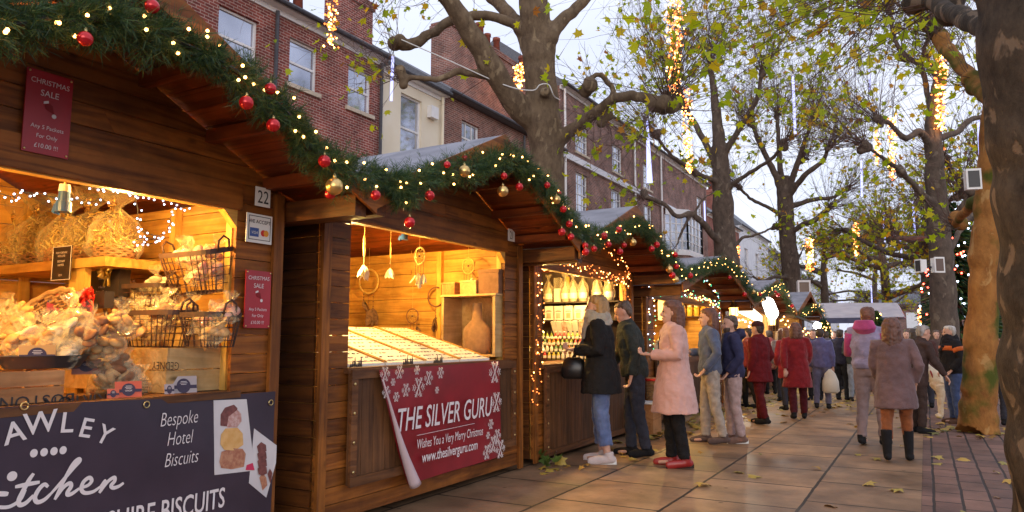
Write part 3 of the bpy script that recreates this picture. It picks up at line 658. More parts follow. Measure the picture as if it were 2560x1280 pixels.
# ---- tree A behind the banner stall
DA = 14.7; gA = onx(1368, 700, -6.6); 
def A(x,y,dz=0): return atd(x,y,DA+dz)
ba = A(1372,900); ba[2] = 0
trA = [(ba,.42),(A(1370,700),.37)]+path([(1368,470,92),(1362,330,88),(1352,220,84),(1345,120,78),(1332,0,70),(1322,-160,58),(1315,-330,40)], DA)
lA = [path([(1372,372,70),(1340,312,66),(1290,262,62),(1236,178,60),(1180,88,52),(1118,-5,46),(1040,-110,36)], DA, [0,0,-.2,-.5,-.8,-1.1,-1.4]),
      path([(1330,100,40),(1288,60,26),(1205,40,25),(1120,57,25),(1064,92,26),(1020,112,30),(990,108,26)], DA, [0,.1,.2,.2,.1,0,0]),
      path([(1232,185,30),(1205,187,22),(1150,179,18),(1090,199,16),(1035,192,15),(1000,196,20)], DA, [-.5,-.5,-.6,-.7,-.8,-.9]),
      path([(1385,362,50),(1412,338,34),(1470,298,29),(1525,252,26),(1580,240,25),(1630,250,27),(1668,256,34)], DA, [0,-.1,-.4,-.8,-1.0,-1.1,-1.1]),
      path([(1532,252,19),(1528,215,14),(1500,188,13),(1478,196,14),(1472,226,12)], DA, [-.8,-.8,-.9,-.9,-.9]),
      path([(1360,150,50),(1378,88,40),(1412,48,34),(1470,-10,28),(1530,-80,24)], DA, [0,-.1,.1,.4,.6]),
      path([(1330,140,50),(1310,85,40),(1278,40,36),(1238,0,32),(1180,-60,26)], DA, [0,.2,.5,.9,1.2]),
      path([(1372,228,20),(1362,232,26),(1350,224,10)], DA, [-.4,-.45,-.4])]
kA = [(A(995,110),16,(-.4,0,.35),.55,1.9),(A(1000,196,-.9),18,(-.5,-.2,.1),.6,1.6),(A(1668,256,-1.1),60,(.25,0,.75),.6,2.7),(A(1668,262,-1.1),16,(.4,0,-.5),.5,1.5),(A(1474,222,-.9),10,(-.2,0,.2),.7,.9),
      (A(1040,-110,-1.4),26,(-.8,-.2,-.2),.5,3.0),(A(1180,-60,1.2),16,(-.6,0,.1),.6,2.2),(A(1530,-80,.6),30,(.6,0,.1),.55,2.4),(A(1315,-330),20,(0,0,1),.6,2),(A(1240,180,-.6),6,(-.5,0,.4),.5,1.2),(A(1480,296,-.4),5,(0,0,.6),.5,1.0),(A(1100,-30,-1.2),10,(-.9,0,.2),.5,2.4),(A(1668,256,-1.1),24,(.1,-.2,.9),.7,2.6),(A(1640,262,-1.2),22,(-.3,-.3,-.7),.5,2.0),(A(1500,290,-.6),12,(.1,-.3,-.5),.6,1.5),(A(1440,330,-.4),8,(.2,-.2,-.5),.6,1.4)]
tree('big mottled plane tree rising behind the banner stall roof', ba, trA, lA, kA, 760, K['barkA'], 11, .18, .0085, 3, vox=.03, mult=1.1)
# ---- tree B
DB = 27.5
def B(x,y,dz=0): return atd(x,y,DB+dz)
bb = B(1822,900); bb[2] = 0
trB = [(bb,.50)]+path([(1820,700,62),(1812,600,58),(1806,500,50),(1802,420,42),(1796,330,30),(1786,240,20),(1776,170,14)], DB)
lB = [path([(1812,620,30),(1785,590,28),(1755,556,24),(1725,534,22),(1690,540,18),(1660,510,18),(1612,492,22)], DB, [0,-.4,-.8,-1,-1.2,-1.4,-1.6], .68),
      path([(1728,536,14),(1700,590,12),(1690,620,7)], DB, [-1,-1.1,-1.2], .68), path([(1735,540,12),(1755,500,10),(1800,470,8)], DB, [-1,-1,-.8], .68),
      path([(1800,440,30),(1760,350,24),(1715,270,20),(1690,190,18)], DB, [0,.4,.8,1], .68), path([(1800,400,28),(1850,320,22),(1890,250,18),(1905,180,16)], DB, [0,-.6,-1.2,-1.6], .68),
      path([(1805,480,22),(1862,440,18),(1925,400,16),(1960,360,14)], DB, [0,-.8,-1.6,-2.2], .68), path([(1800,460,24),(1740,430,18),(1680,390,16),(1640,340,14)], DB, [0,-.8,-1.8,-2.6], .68),
      path([(1820,660,14),(1850,600,14),(1880,590,12),(1935,570,10)], DB, [0,.3,.6,.8], .68)]
kB = [(B(1690,190,1),60,(-.2,0,.8),.5,3.3),(B(1776,170),60,(0,0,1),.45,3.4),(B(1905,180,-1.6),60,(.2,0,.8),.5,3.3),(B(1960,360,-2.2),45,(.5,0,.6),.55,2.6),(B(1640,340,-2.6),45,(-.5,0,.5),.6,2.6),(B(1612,492,-1.6),20,(-.8,0,.1),.6,1.8),(B(1690,620,-1.2),8,(-.3,0,-.5),.5,1),(B(1850,320,-.6),30,(.3,0,.8),.6,2.6),(B(1740,430,-.8),22,(-.3,0,.5),.7,2),(B(1935,570,.8),16,(.6,0,.3),.6,1.6),(B(1720,270,.8),30,(-.5,0,.7),.5,3)]
tree('plane tree with a crooked low limb behind the fairy lit stalls', bb, trB, lB, kB, 1350, K['barkB'], 12, .25, .0115, 3, vox=.05, mult=1.5)
# ---- tree C
DC = 35.
def Cc(x,y,dz=0): return atd(x,y,DC+dz)
bc = Cc(1985,880); bc[2] = 0
trC = [(bc,.44)]+path([(1984,760,46),(1974,650,42),(1966,560,38),(1962,500,40),(1958,440,30)], DC)
lC = [path([(1962,500,30),(1935,430,24),(1905,370,20),(1880,310,16)], DC, None, .68), path([(1962,500,30),(1950,420,22),(1946,350,18),(1944,290,14)], DC, [0,.6,1,1.4], .68), path([(1964,500,28),(1990,420,22),(2010,360,18),(2030,300,14)], DC, [0,-.6,-1,-1.4], .68), path([(1964,500,28),(2010,440,22),(2055,405,18),(2070,372,16)], DC, [0,-1,-1.6,-2], .68),
      path([(1966,520,24),(2030,500,18),(2085,492,14),(2120,470,12)], DC, [0,.5,1,1.5], .68), path([(1968,590,22),(2010,560,20),(2035,552,22),(2070,520,12)], DC, [0,-.8,-1.2,-1.5], .68), path([(1965,550,20),(1925,520,16),(1880,500,14),(1850,470,12)], DC, [0,-.5,-1,-1.4], .68), path([(1982,695,18),(1940,692,15),(1905,702,13),(1880,690,12)], DC, [0,-.6,-1,-1.4], .68), path([(1986,680,10),(2000,640,9),(2012,610,8)], DC, [0,0,0], .68)]
kC = [(Cc(1880,310),50,(-.3,0,.9),.5,3.2),(Cc(1944,290,1.4),50,(0,0,1),.5,3.4),(Cc(2030,300,-1.4),60,(.3,0,.9),.5,3.3),(Cc(2070,372,-2),60,(.5,0,.8),.5,3.0),(Cc(2120,470,1.5),40,(.7,0,.4),.6,2.5),(Cc(2070,520,-1.5),40,(.6,0,.5),.7,2.4),(Cc(1850,470,-1.4),40,(-.5,0,.6),.6,2.4),(Cc(1905,370),30,(-.3,0,.7),.7,2.6),(Cc(2010,400,-.8),40,(.2,0,.8),.7,2.6),(Cc(1880,690,-1.4),8,(-.7,0,.2),.5,1.4)]
tree('vase shaped bare plane tree with spreading upswept limbs', bc, trC, lC, kC, 750, K['barkB'], 13, .25, .013, 3, vox=.06, mult=1.8)
# ---- right-hand row: dark trunk D, mossy trunk E, trunk F
bd = onz(2675, 1900, 0); DD = float((bd-CC)@CF)
def Dp(x,y,dz=0): return atd(x,y,3.9+dz)
bD = Dp(2705,1400); bD[2] = 0
trD = [(bD,.33),(Dp(2690,1250),.30)]+path([(2662,900,268),(2640,600,262),(2620,300,262),(2598,0,272),(2580,-200,250),(2570,-420,200)], 3.9)
lD = [path([(2560,120,110),(2450,60,60),(2390,38,48),(2330,0,44),(2250,-80,36)], 4.6, [-.5,0,.6,1.2,2.0]), path([(2600,-250,130),(2300,-380,90),(2000,-430,60),(1700,-340,40)], 4.2, [0,1.5,3,5.3])]
rng = np.random.default_rng(5)
kD = [(atd(2250,-80,6.6),26,(-.9,.2,-.35),.35,2.6),(atd(2000,-430,7.2),40,(-.6,.3,-.75),.35,3.0),(atd(2330,0,5.8),10,(-.7,.2,-.3),.4,1.5),(atd(1950,-260,8.5),26,(-.6,.2,-.6),.4,3.2),(atd(1700,-330,9.5),24,(-.5,.2,-.7),.4,3.2),(atd(2150,-200,8),20,(-.3,.2,-.8),.4,2.6)]
tree('huge dark flaking trunk filling the right edge of the view', bD, trD, lD, kD, 460, K['barkD'], 14, .16, .006, 2, vox=.03, tn=20)
be = onz(2445, 1082, 0); DE = float((be-CC)@CF)
trE = [(be+UP*-.02,.27),(be+UP*.12,.25)]+path([(2448,980,80),(2452,850,74),(2458,700,68),(2467,560,66),(2478,420,64),(2490,250,66),(2500,80,58),(2505,-100,46)], DE)
lE = [path([(2488,260,50),(2455,225,40),(2410,175,36),(2372,130,34),(2345,95,40)], DE, [0,.3,.8,1.2,1.5]), path([(2475,470,34),(2420,520,26),(2390,560,20)], DE, [0,1,2]), path([(2500,60,46),(2430,-40,40),(2300,-120,34)], DE, [0,-.5,-1]), path([(2490,250,40),(2560,150,30),(2640,60,26)], DE, [0,0,0])]
kE = [(atd(2345,92,DE+1.5),60,(-.4,0,.8),.6,1.8),(atd(2300,-120,DE-1),60,(-.7,0,-.35),.45,2.6),(atd(2390,560,DE+2),14,(-.5,0,.2),.6,1.0),(atd(2640,60,DE),16,(.4,0,.5),.6,1.5),(atd(2440,210,DE+.5),14,(-.4,0,.4),.6,1.4)]
tree('leaning trunk tinted with orange lamp glow, green with moss beside the man with the dog', be, trE, lE, kE, 600, K['barkE'], 15, .16, .008, 3, vox=.03, mult=1.5)
DF = 22.
def Fp(x,y,dz=0): return atd(x,y,DF+dz)
bf = Fp(2365,930); bf[2] = 0
trF = [(bf,.42)]+path([(2362,820,66),(2355,680,58),(2345,560,52),(2338,450,46),(2332,360,40),(2335,280,34),(2345,200,24)], DF)
lF = [path([(2334,370,34),(2300,330,28),(2262,345,24),(2225,310,20),(2195,300,24)], DF, [0,-.4,-.8,-1,-1.2], .68), path([(2345,520,30),(2300,480,24),(2255,430,20),(2215,400,16),(2160,360,14)], DF, [0,-.6,-1.2,-1.6,-2], .68), path([(2336,350,30),(2390,330,24),(2425,300,22),(2470,290,18)], DF, [0,.6,1,1.4], .68), path([(2336,330,26),(2320,240,22),(2300,165,22),(2262,140,20),(2235,90,18),(2222,20,16)], DF, [0,.3,.6,.8,1,1.2], .68), path([(2350,560,26),(2400,520,20),(2440,470,16)], DF, [0,-.5,-1], .68), path([(2300,165,18),(2318,100,16),(2340,40,14)], DF, [.6,.5,.4], .68), path([(2358,650,26),(2410,560,22),(2450,520,18)], DF, [0,.8,1.4], .68)]
kF = [(Fp(2195,300,-1.2),50,(-.5,0,.6),.6,2.4),(Fp(2160,360,-2),50,(-.6,0,.5),.6,2.6),(Fp(2222,20,1.2),50,(-.2,0,.8),.5,2.6),(Fp(2345,200),60,(0,0,1),.5,3),(Fp(2340,40,.4),40,(.2,0,.8),.5,2.6),(Fp(2470,290,1.4),30,(.4,0,.6),.6,2),(Fp(2440,470,-1),30,(.4,0,.4),.7,1.8),(Fp(2262,140,.8),30,(-.5,0,.5),.7,2),(Fp(2255,430,-1.2),30,(-.3,0,.2),.8,1.8),(Fp(2300,480,-.6),24,(-.4,0,-.3),.7,1.8)]
tree('plane tree hung with two amber light strands on the right', bf, trF, lF, kF, 850, K['barkB'], 16, .2, .010, 3, vox=.05, mult=1.4)
# ---- farther trees of both rows, built one by one from the same kind of limbs
def far_tree(label, X, Y, h, seed, nl, mat='barkB', tr=.36, leafmat_='leaf', droop=0):
    rng = np.random.default_rng(seed); b = np.array([X,Y,0.])
    tk = [(b,tr),(b+UP*h*.3,tr*.85),(b+UP*h*.55+rng.normal(0,.1,3),tr*.7),(b+UP*h*.8+rng.normal(0,.2,3),tr*.45)]
    lm, kn = [], []
    for i in range(9):
        a = i*2.4+rng.uniform(-.4,.4); z = h*rng.uniform(.34,.78); out = h*rng.uniform(.22,.42); d = np.array([math.cos(a),math.sin(a),0])
        p0 = b+UP*z; p1 = p0+d*out*.5+UP*h*.06; p2 = p0+d*out+UP*h*rng.uniform(-.02,.2)
        lm.append([(p0,tr*.42),(p1,tr*.32),(p2,tr*.24)]); kn.append((p2,30,d*.5+UP*(.55-droop),.7,h*.24))
    kn.append((tk[-1][0],40,UP,.6,h*.3))
    tree(label, b, tk, lm, kn, nl, K[mat], seed, .28, .016, 3, mult=1.8, leafmat_=leafmat_)
far_tree('leafy plane tree beyond the white-roofed kiosk', -2.0, 52, 9.5, 31, 1500, droop=.5)
far_tree('bushy golden plane tree left of the amber strands', .2, 38, 9, 32, 1300, droop=.6)
far_tree('dark trunked plane tree in the dim row on the right', 2.4, 33, 9.5, 33, 900)
far_tree('plane tree in the left row past the bright stall', -6.5, 60, 10, 34, 1100, droop=.3)
far_tree('plane tree at the street end against the pale block', -4, 80, 11, 35, 1300, droop=.4)
far_tree('small crowned plane tree behind the mossy trunk', 4.5, 44, 10, 36, 900, droop=.3)
far_tree('half bare plane tree farthest along on the right', 1.5, 66, 11, 37, 1300, droop=.4)
# ================================================================ fallen leaves
rng = np.random.default_rng(77)
pos = []
for (cx,cy,sx,sy,n) in [(-3.2,10.0,.3,1.0,150),(-3.1,13.4,.4,1.2,160),(-2.4,15.5,.8,1.2,160),(-1.0,20,1.2,2,200),(.6,12.3,.7,.5,90),(1.5,14.5,1.2,1.4,140),(-3.3,6.65,.12,.12,10),(-2.8,19,.5,1.5,120),(.5,8.4,.6,1.0,16),(-1.5,9,1.6,3,16)]:
    p = np.stack([rng.normal(cx,sx,n), rng.normal(cy,sy,n), rng.uniform(.012,.035,n)],1); pos.append(p)
pos = np.concatenate(pos); pos = pos[(pos[:,0] > -3.5)]
o = put_leaves('fallen_leaves', pos, .15, rng, K['leafg'], None, True); tag(o, 'yellow fallen leaves scattered over the flagstones', 'leaves', kind='stuff')
# ================================================================ garlands
ORD = ['first','second','third','fourth','fifth','sixth','seventh','eighth','ninth','tenth','eleventh','twelfth','thirteenth','fourteenth','fifteenth','sixteenth']
def garland(label, pts, X, seed, rad=.12, dens=430, nb=28, nn=26, zl=0):
    rng = np.random.default_rng(seed)
    C = np.array([onx(x,y,X) for x,y in pts]); C[:,2] += zl; S = spline(C, 200); seg = np.linalg.norm(np.diff(S,axis=0),axis=1); Ltot = seg.sum()
    cum = np.concatenate([[0],np.cumsum(seg)]); N = int(Ltot*dens)
    def at(u): return np.stack([np.interp(u,cum,S[:,k]) for k in range(3)],-1)
    u = rng.uniform(0,Ltot,N); P = at(u); T = at(np.minimum(u+.02,Ltot))-at(np.maximum(u-.02,0)); T /= np.linalg.norm(T,axis=1,keepdims=True)
    lump = .8+.25*np.sin(u*9+seed)+.18*np.sin(u*23+2*seed)
    rd = rng.normal(size=(N,3)); rd -= T*(rd*T).sum(1,keepdims=True); rd /= np.linalg.norm(rd,axis=1,keepdims=True); rd[:,2] -= .15
    D = rd+T*rng.normal(0,.6,(N,1)); D /= np.linalg.norm(D,axis=1,keepdims=True)
    L = rad*lump*rng.uniform(.6,1.25,N); B0 = P+rd*rad*.10
    # needles: thin triangles around each twig, splayed forward
    s = rng.uniform(.1,1,(N,nn)); base = B0[:,None]+D[:,None]*(L[:,None]*s)[...,None]
    nd = rng.normal(size=(N,nn,3)); nd -= D[:,None]*(nd*D[:,None]).sum(-1,keepdims=True); nd /= np.linalg.norm(nd,axis=-1,keepdims=True)
    nd = nd*.75+D[:,None]*.75; nd /= np.linalg.norm(nd,axis=-1,keepdims=True)
    long_ = np.where(rng.random(N) < .22, 1.9, 1.0)
    nl = rng.uniform(.028,.05,(N,nn))*long_[:,None]; sd = np.cross(nd, rng.normal(size=(N,nn,3))); sd /= np.linalg.norm(sd,axis=-1,keepdims=True); w = .0016
    V = np.stack([base-sd*w, base+sd*w, base+nd*nl[...,None]+sd*w*.3, base+nd*nl[...,None]-sd*w*.3],2).reshape(-1,3); F = np.arange(len(V)).reshape(-1,4)
    root = empty('pine_garland', S[0], label, 'garland', 'pine garlands along the gables')
    mesh_np('needles', V, [F], K['needle'], root)
    m = MB(); m.tube([Vector(p) for p in S[::4]], .012, 6)
    ang = rng.uniform(0,6.28,1)
    m.build('wire_core', K['cable'], root)
    # one cable with bulbs twisted around the garland
    us = np.linspace(.04,Ltot-.04,nb)+rng.uniform(-.03,.03,nb)
    for uu in us.clip(0,Ltot):
        p = at(np.array([uu]))[0]; d = np.array([rng.uniform(.4,1.0), rng.normal(0,.5), rng.normal(0,.8)]); d /= np.linalg.norm(d)
        b = MB(); b.ell(p+d*rad*rng.uniform(.55,.9), .0080, 8, 6); b.build('bulb', K['warm'], root, True)
    return root
G22 = [(-140,-30),(-40,40),(40,62),(120,48),(200,55),(290,40),(350,60),(420,95),(480,120),(540,150),(600,185),(650,235),(700,265),(745,320),(775,372),(820,410),(862,430)]
G21 = [(868,432),(930,440),(985,455),(1005,470),(1060,445),(1110,430),(1170,420),(1225,405),(1275,395),(1310,420),(1345,450),(1375,490),(1400,520),(1430,560)]
G20 = [(1425,558),(1465,585),(1505,588),(1545,576),(1590,560),(1625,585),(1650,622),(1680,655),(1700,682)]
G19 = [(1700,684),(1730,682),(1762,668),(1798,658),(1825,668),(1850,690),(1872,722),(1890,745)]
G18 = [(1890,745),(1920,728),(1942,716),(1958,726),(1968,750),(1980,782)]
G17 = [(2000,785),(2025,772),(2040,766),(2052,778),(2060,800)]
XG = -2.93
garland('thick pine garland with big baubles on the nearest gable', G22, XG, 1, .125, 480, 36)
garland('pine garland on the gable of the banner stall', G21, XG, 2, .125, 420, 34)
garland('pine garland on the gable of the orange lit stall', G20, XG, 3, .115, 330, 34, 22)
garland('pine garland on the gable of the green lit stall', G19, XG, 4, .125, 260, 34, 18)
garland('pine garland on the gable beside the glaring white lamp', G18, XG, 5, .13, 180, 26, 16)
garland('small pine garland on the farthest gable by the kiosk', G17, XG, 6, .15, 130, 24, 14)
# a loose end of garland drooping at the banner stall's left eave
garland('loose drooping tuft of garland at the left eave of the banner stall', [(985,440),(1000,475),(1008,512)], XG-.01, 8, .10, 420, 2)
# ================================================================ baubles
def bauble_group(items, where):
    items = sorted(items); cnt = {}
    kinds = {k: [i for i in items if i[2] == k] for k in ('red','gold')}
    for (px,py,k,rpx,*x) in items:
        P = onx(px,py,x[0] if x else XG+.10); D = float((P-CC)@CF); r = rpx*D/FOC
        j = cnt.get(k,0); cnt[k] = j+1
        n = len(kinds[k]); o = ('only' if n == 1 else 'leftmost' if j == 0 else 'rightmost' if j == n-1 else ORD[j])
        col = 'shiny red' if k == 'red' else 'satin gold'
        lab = f'{o} {col} bauble ' + ('' if o in ('only','leftmost','rightmost') else 'from the left ') + where
        t = empty('bauble', P-UP*r, lab, 'bauble', 'baubles on the garlands')
        b = MB(); b.ell(P, float(r), 20, 14); b.build('ball', K[k], t, True)
        c = MB(); q = Vector(P)+Vector((0,0,r*.97)); c.tube([q, q+Vector((0,0,r*.28))], r*.22, 10); ri = MB()
        c.tube([q+Vector((0,r*.12*math.cos(a),r*.4+r*.14*math.sin(a))) for a in np.linspace(0,6.3,9)], r*.03, 5, False); c.build('cap', K['cap'], t, True)
bauble_group([(380,16,'red',18),(213,97,'red',19),(616,257,'red',18),(676,222,'red',15),(683,313,'red',17),(811,403,'red',16),(836,466,'gold',22),(826,484,'red',14,XG+.02)], 'on the nearest garland')
bauble_group([(939,488,'red',13),(1074,489,'red',13),(1024,556,'red',14),(1161,428,'gold',15),(1118,412,'red',9),(1260,440,'red',9),(1257,478,'gold',14),(1298,467,'red',10),(1368,463,'red',8),(1391,499,'gold',11),(1397,485,'red',8,XG+.02),(1162,396,'red',8,XG-.02),(1408,523,'red',9)], 'on the banner stall garland')
bauble_group([(1404,580,'red',10),(1427,592,'red',9),(1423,560,'red',9),(1510,590,'red',9),(1547,574,'red',8),(1582,606,'gold',9),(1463,614,'red',8),(1485,622,'red',8),(1464,630,'red',9,XG+.2),(1521,611,'red',8),(1560,613,'red',7),(1550,629,'red',8),(1629,622,'red',8),(1642,612,'red',8),(1673,673,'gold',9),(1688,637,'red',7),(1691,666,'red',7)], 'on the orange lit stall garland')
bauble_group([(1681,688,'red',8),(1689,699,'gold',8),(1726,689,'red',7),(1824,694,'red',5),(1861,736,'red',6),(1852,668,'gold',5),(1884,730,'gold',5)], 'on the green lit stall garland')
bauble_group([(1900,736,'red',5),(1945,737,'red',5),(1938,730,'red',4),(1980,765,'red',5),(1907,750,'gold',4)], 'on the garland by the white lamp')
# ================================================================ string lights
def string(label, runs, mats, seed, r=.006, gap=.05, jit=.03, drop=.0, cat='string lights', limit=100, name='string_lights', group='strings of fairy lights', icicle=0):
    rng = np.random.default_rng(seed); root = empty(name, runs[0][0], label, cat, group); pts = []
    cb = MB()
    for run in runs:
        Ltot = sum(np.linalg.norm(np.subtract(a,b)) for a,b in zip(run,run[1:])); n = max(4,int(Ltot/gap)); S = spline(run, n)+rng.normal(0,jit*.5,(n,3)); S[:,0] = np.abs(rng.normal(0,.006,n))+spline(run,n)[:,0]
        cb.tube([Vector(p) for p in S], .0025, 4)
        for p in S:
            q = p+np.array([rng.uniform(.004,.012), *rng.normal(0,jit,2)]); q[2] -= drop*rng.random(); cb.bar(p,q,.002,.002); pts.append(q)
        if icicle:
            for p in S[::icicle]:
                h = rng.uniform(.05,.22); m = int(h/.03)+1
                cb.bar(p, p-UP*h, .002, .002)
                for k in range(m): pts.append(p-UP*(h*(k+1)/m)+rng.normal(0,.005,3))
    cb.build('cable', K['cable'], root)
    idx = rng.permutation(len(pts)); rest = {}
    for c, i in enumerate(idx):
        mt = mats[rng.integers(len(mats))]
        if c < limit: b = MB(); b.ell(pts[i], r, 6, 5); b.build('bulb', K[mt], root, True)
        else: rest.setdefault(mt, MB()).ell(pts[i], r, 6, 4)
    for mt, b in rest.items(): o = b.build('small_bulbs', K[mt], root, True); o['kind'] = 'stuff'
    return root
XS = XF+.035
def q(x,y,X=XS): return onx(x,y,X)
string('orange fairy lights wound round the posts and beam of the bottle stall',
   [[q(1338,640),q(1345,760),q(1335,880),q(1330,1010)],[q(1352,650),q(1357,780),q(1350,900),q(1340,1005)],[q(1345,640),q(1420,655),q(1500,680),q(1560,698)],[q(1370,655),q(1450,672),q(1520,700),q(1562,706)],
    [q(1565,690),q(1572,780),q(1566,860)],[q(1556,700),q(1560,800),q(1556,870)],[q(1505,612,-3.4),q(1535,640,-3.45),q(1565,665,-3.5),q(1572,700)]], ['amber','amber','warm'], 5, r=.0075, gap=.055, jit=.028)
string('green and white fairy lights edging the wide chalet stall',
   [[q(1616,716),q(1622,800),q(1618,890)],[q(1630,720),q(1634,800),q(1628,900)],[q(1622,716),q(1680,722),q(1740,740),q(1796,760)],[q(1640,728),q(1700,735),q(1760,752),q(1794,764)],[q(1755,700,-3.4),q(1780,715,-3.5),q(1795,740),q(1798,800)]], ['warm','warm','green','green','cool'], 6, r=.0085, gap=.075, jit=.035)
string('cool white fairy lights hung across the inside of the biscuit stall',
   [[onx(x,y,-4.6) for x,y in ((-60,470),(30,490),(60,478),(120,492),(190,500),(260,498))],[onx(x,y,-4.4) for x,y in ((225,462),(262,475),(300,470),(340,490),(370,487),(410,500),(450,515),(490,508))],[onx(x,y,-4.4) for x,y in ((340,490),(345,540),(350,575),(395,590),(420,570),(425,545),(430,515))],[onx(x,y,-4.5) for x,y in ((340,600),(370,595),(400,600),(370,612),(345,610))]],
   ['cool'], 7, r=.0055, gap=.028, jit=.012, drop=.02)
string('purple tinsel lights inside the stall behind the lantern', [[onx(x,y,-3.7) for x,y in ((1820,800),(1850,795),(1880,805),(1900,820))]], ['cool','amber'], 9, r=.02, gap=.12, jit=.05)
string('thin string of warm lights sagging over the far stalls', [[onx(x,y,-2.2) for x,y in ((1950,795),(1985,815),(2020,830),(2050,845))]], ['warm'], 10, r=.014, gap=.2, jit=.03)
# ================================================================ lights hanging in the trees
def tube_light(x, y0, y1, L, where, w=.035, tilt=0, conical=False):
    D = L*FOC/(y1-y0); top = atd(x,y0,D); bot = atd(x+tilt,y1,D)
    t = empty('hanging_light_tube', top, 'white light tube '+where, 'light tube', 'white light tubes hanging in the trees')
    m = MB(); m.tube([Vector(top),Vector(top*.9+bot*.1),Vector(bot)], [w*.35,w*.5,w*.5] if not conical else [w*.5,w*.8,w*2.2], 8); m.build('tube', K['tubew'], t, True)
    m = MB(); m.tube([Vector(top+UP*.5),Vector(top)], .008, 4); m.build('cable', K['cable'], t)
    m = MB(); m.tube([Vector(top+UP*.03),Vector(top-UP*.02)], w*.7, 8); m.build('cap', K['white'], t)
tube_light(982,140,252,1.3,'left of the big mottled trunk',.085,-4)
tube_light(1618,300,457,1.2,'thick and tapering below the mottled tree knuckle',.028,6,True)
tube_light(1982,188,335,1.9,'high over the vase shaped tree',.08,6)
for x,y0,y1,wh in [(2173,172,242,'uppermost one right of the vase shaped tree'),(2153,400,492,'beside the crooked limb left of the amber strands'),(2446,300,412,'against the dark trunk above the flood lamp'),(2208,525,605,'slightly below and right of the street end trees'),(2282,503,588,'between the amber strands and the pale house'),(2250,585,652,'tilted, lower left of the amber trunk'),(1761,503,572,'in front of the bay window'),(2303,650,725,'just left of the white flood lamps'),(2178,712,762,'above the head of the tie-dye hoodie'),(2104,745,775,'smallest, over the white kiosk roof'),(1994,640,705,'right behind the vase shaped trunk'),(2338,772,815,'low over the dim crowd on the right')]:
    tube_light(x,y0,y1,1.5,wh,.085, 5 if x > 2200 else 2)
BULB = {}
def cluster(x, y0, y1, wpx, L, where, n=90, mt='amber'):
    rng = np.random.default_rng(x); D = L*FOC/(y1-y0); m = {}; r = max(.014, .0014*D); n = int(n*1.6)
    t = empty('hanging_light_cluster', atd(x,y0,D), 'amber light strand '+where, 'light strand', 'amber light strands hanging in the trees')
    cb = MB(); k = 60; pts = []
    for i in range(k):
        u = i/(k-1); a = i*1.1; rr = wpx/2*(.55+.45*math.sin(math.pi*min(1,u*1.3+.15)))
        pts.append(Vector(atd(x+math.cos(a)*rr*.8, y0+(y1-y0)*u, D+math.sin(a)*rr*D/FOC)))
    cb.tube(pts, .005, 4); cb.tube([Vector(atd(x,y0-60,D)),pts[0]], .008, 4); cb.build('cable', K['cable'], t)
    for i in range(n):
        u = rng.random(); p = pts[int(u*(k-1))]+Vector(rng.normal(0,wpx*.16*D/FOC,3)); mt_ = mt if rng.random() < .6 else 'warm'; rr = r*rng.uniform(.7,1.2)
        if i < 100:
            if mt_ not in BULB: z = MB(); z.ell((0,0,0),1,6,4); BULB[mt_] = z.build('bulb', K[mt_], None, True).data; o = bpy.data.objects[-1] if False else [q_ for q_ in COL.objects if q_.data == BULB[mt_]][0]; o.location = p-t.location; o.parent = t; o.scale = (rr,)*3; continue
            o = bpy.data.objects.new('bulb', BULB[mt_]); COL.objects.link(o); o.parent = t; o.location = p-t.location; o.scale = (rr,)*3
        else: m.setdefault(mt_, MB()).ell(p, rr, 6, 4)
    for kk, b in m.items(): o = b.build('small_bulbs', K[kk], t, True); o['kind'] = 'stuff'
for a in [(828,-110,125,30,2.0,'in front of the nearest chimney',110),(1298,165,258,22,1.6,'close to the left of the big mottled trunk',80),(1685,-5,240,36,2.2,'longest and brightest, at the right knuckle of the mottled tree',230),(1719,225,430,26,2.2,'just below the longest strand',110),(2352,140,325,30,2.2,'highest one on the amber trunk at the right',130),(2351,375,480,17,1.9,'lower one against the amber trunk',70),(2229,293,450,20,2.2,'left of the amber trunk between two limbs',90),(2192,330,415,12,1.8,'faint, behind the crooked limb',40),(2139,560,640,14,2,'over the far golden tree',60),(2316,562,640,17,2,'left of the flood lamps on the trunk',60),(2024,598,680,18,2,'right of the vase shaped trunk',70),(1687,585,628,9,1.6,'by the bay window sill',30),(1843,618,672,9,1.8,'hugging the trunk behind the wide stall',36),(1290,308,332,9,.4,'a stub of a strand at the gutter of the chimney house',10),(2301,768,850,10,1.8,'long, low in the dim trees',40),(2335,782,832,9,1.6,'short, low in the dim trees',30)]:
    cluster(*a)
# ================================================================ lamps and fittings
K['lampw'] = emis('white lamp face', (1,.97,.88), 7); K['lampo'] = emis('lantern glass', (1,.45,.10), 7); K['lampy'] = emis('striplight', (1,.92,.70), 4)
def lantern(P, s, label):
    t = empty('wall_lantern', P, label, 'lantern', 'copper wall lanterns'); P = Vector(P)
    m = MB(); m.rings([(P.x,P.y,P.z+s*.55,s*.34,s*.34),(P.x,P.y,P.z+s*.75,s*.2,s*.2),(P.x,P.y,P.z+s*.95,s*.07,s*.07),(P.x,P.y,P.z+s*1.02,s*.09,s*.09)], 10)
    for a in range(6): m.bar(P+Vector((s*.3*math.cos(a*1.047),s*.3*math.sin(a*1.047),s*.55)),P+Vector((s*.24*math.cos(a*1.047),s*.24*math.sin(a*1.047),0)),s*.04,s*.04)
    m.rings([(P.x,P.y,P.z-.05*s,s*.26,s*.26),(P.x,P.y,P.z,s*.26,s*.26)], 10); m.build('frame', K['cap'], t)
    m = MB(); m.rings([(P.x,P.y,P.z+.01*s,s*.2,s*.2),(P.x,P.y,P.z+s*.54,s*.26,s*.26)], 12); m.build('glass', K['lampo'], t, True)
    m = MB(); m.bar(P+Vector((0,0,s)),P+Vector((-.25,0,s*1.05)),.02,.02); m.build('bracket', K['black'], t)
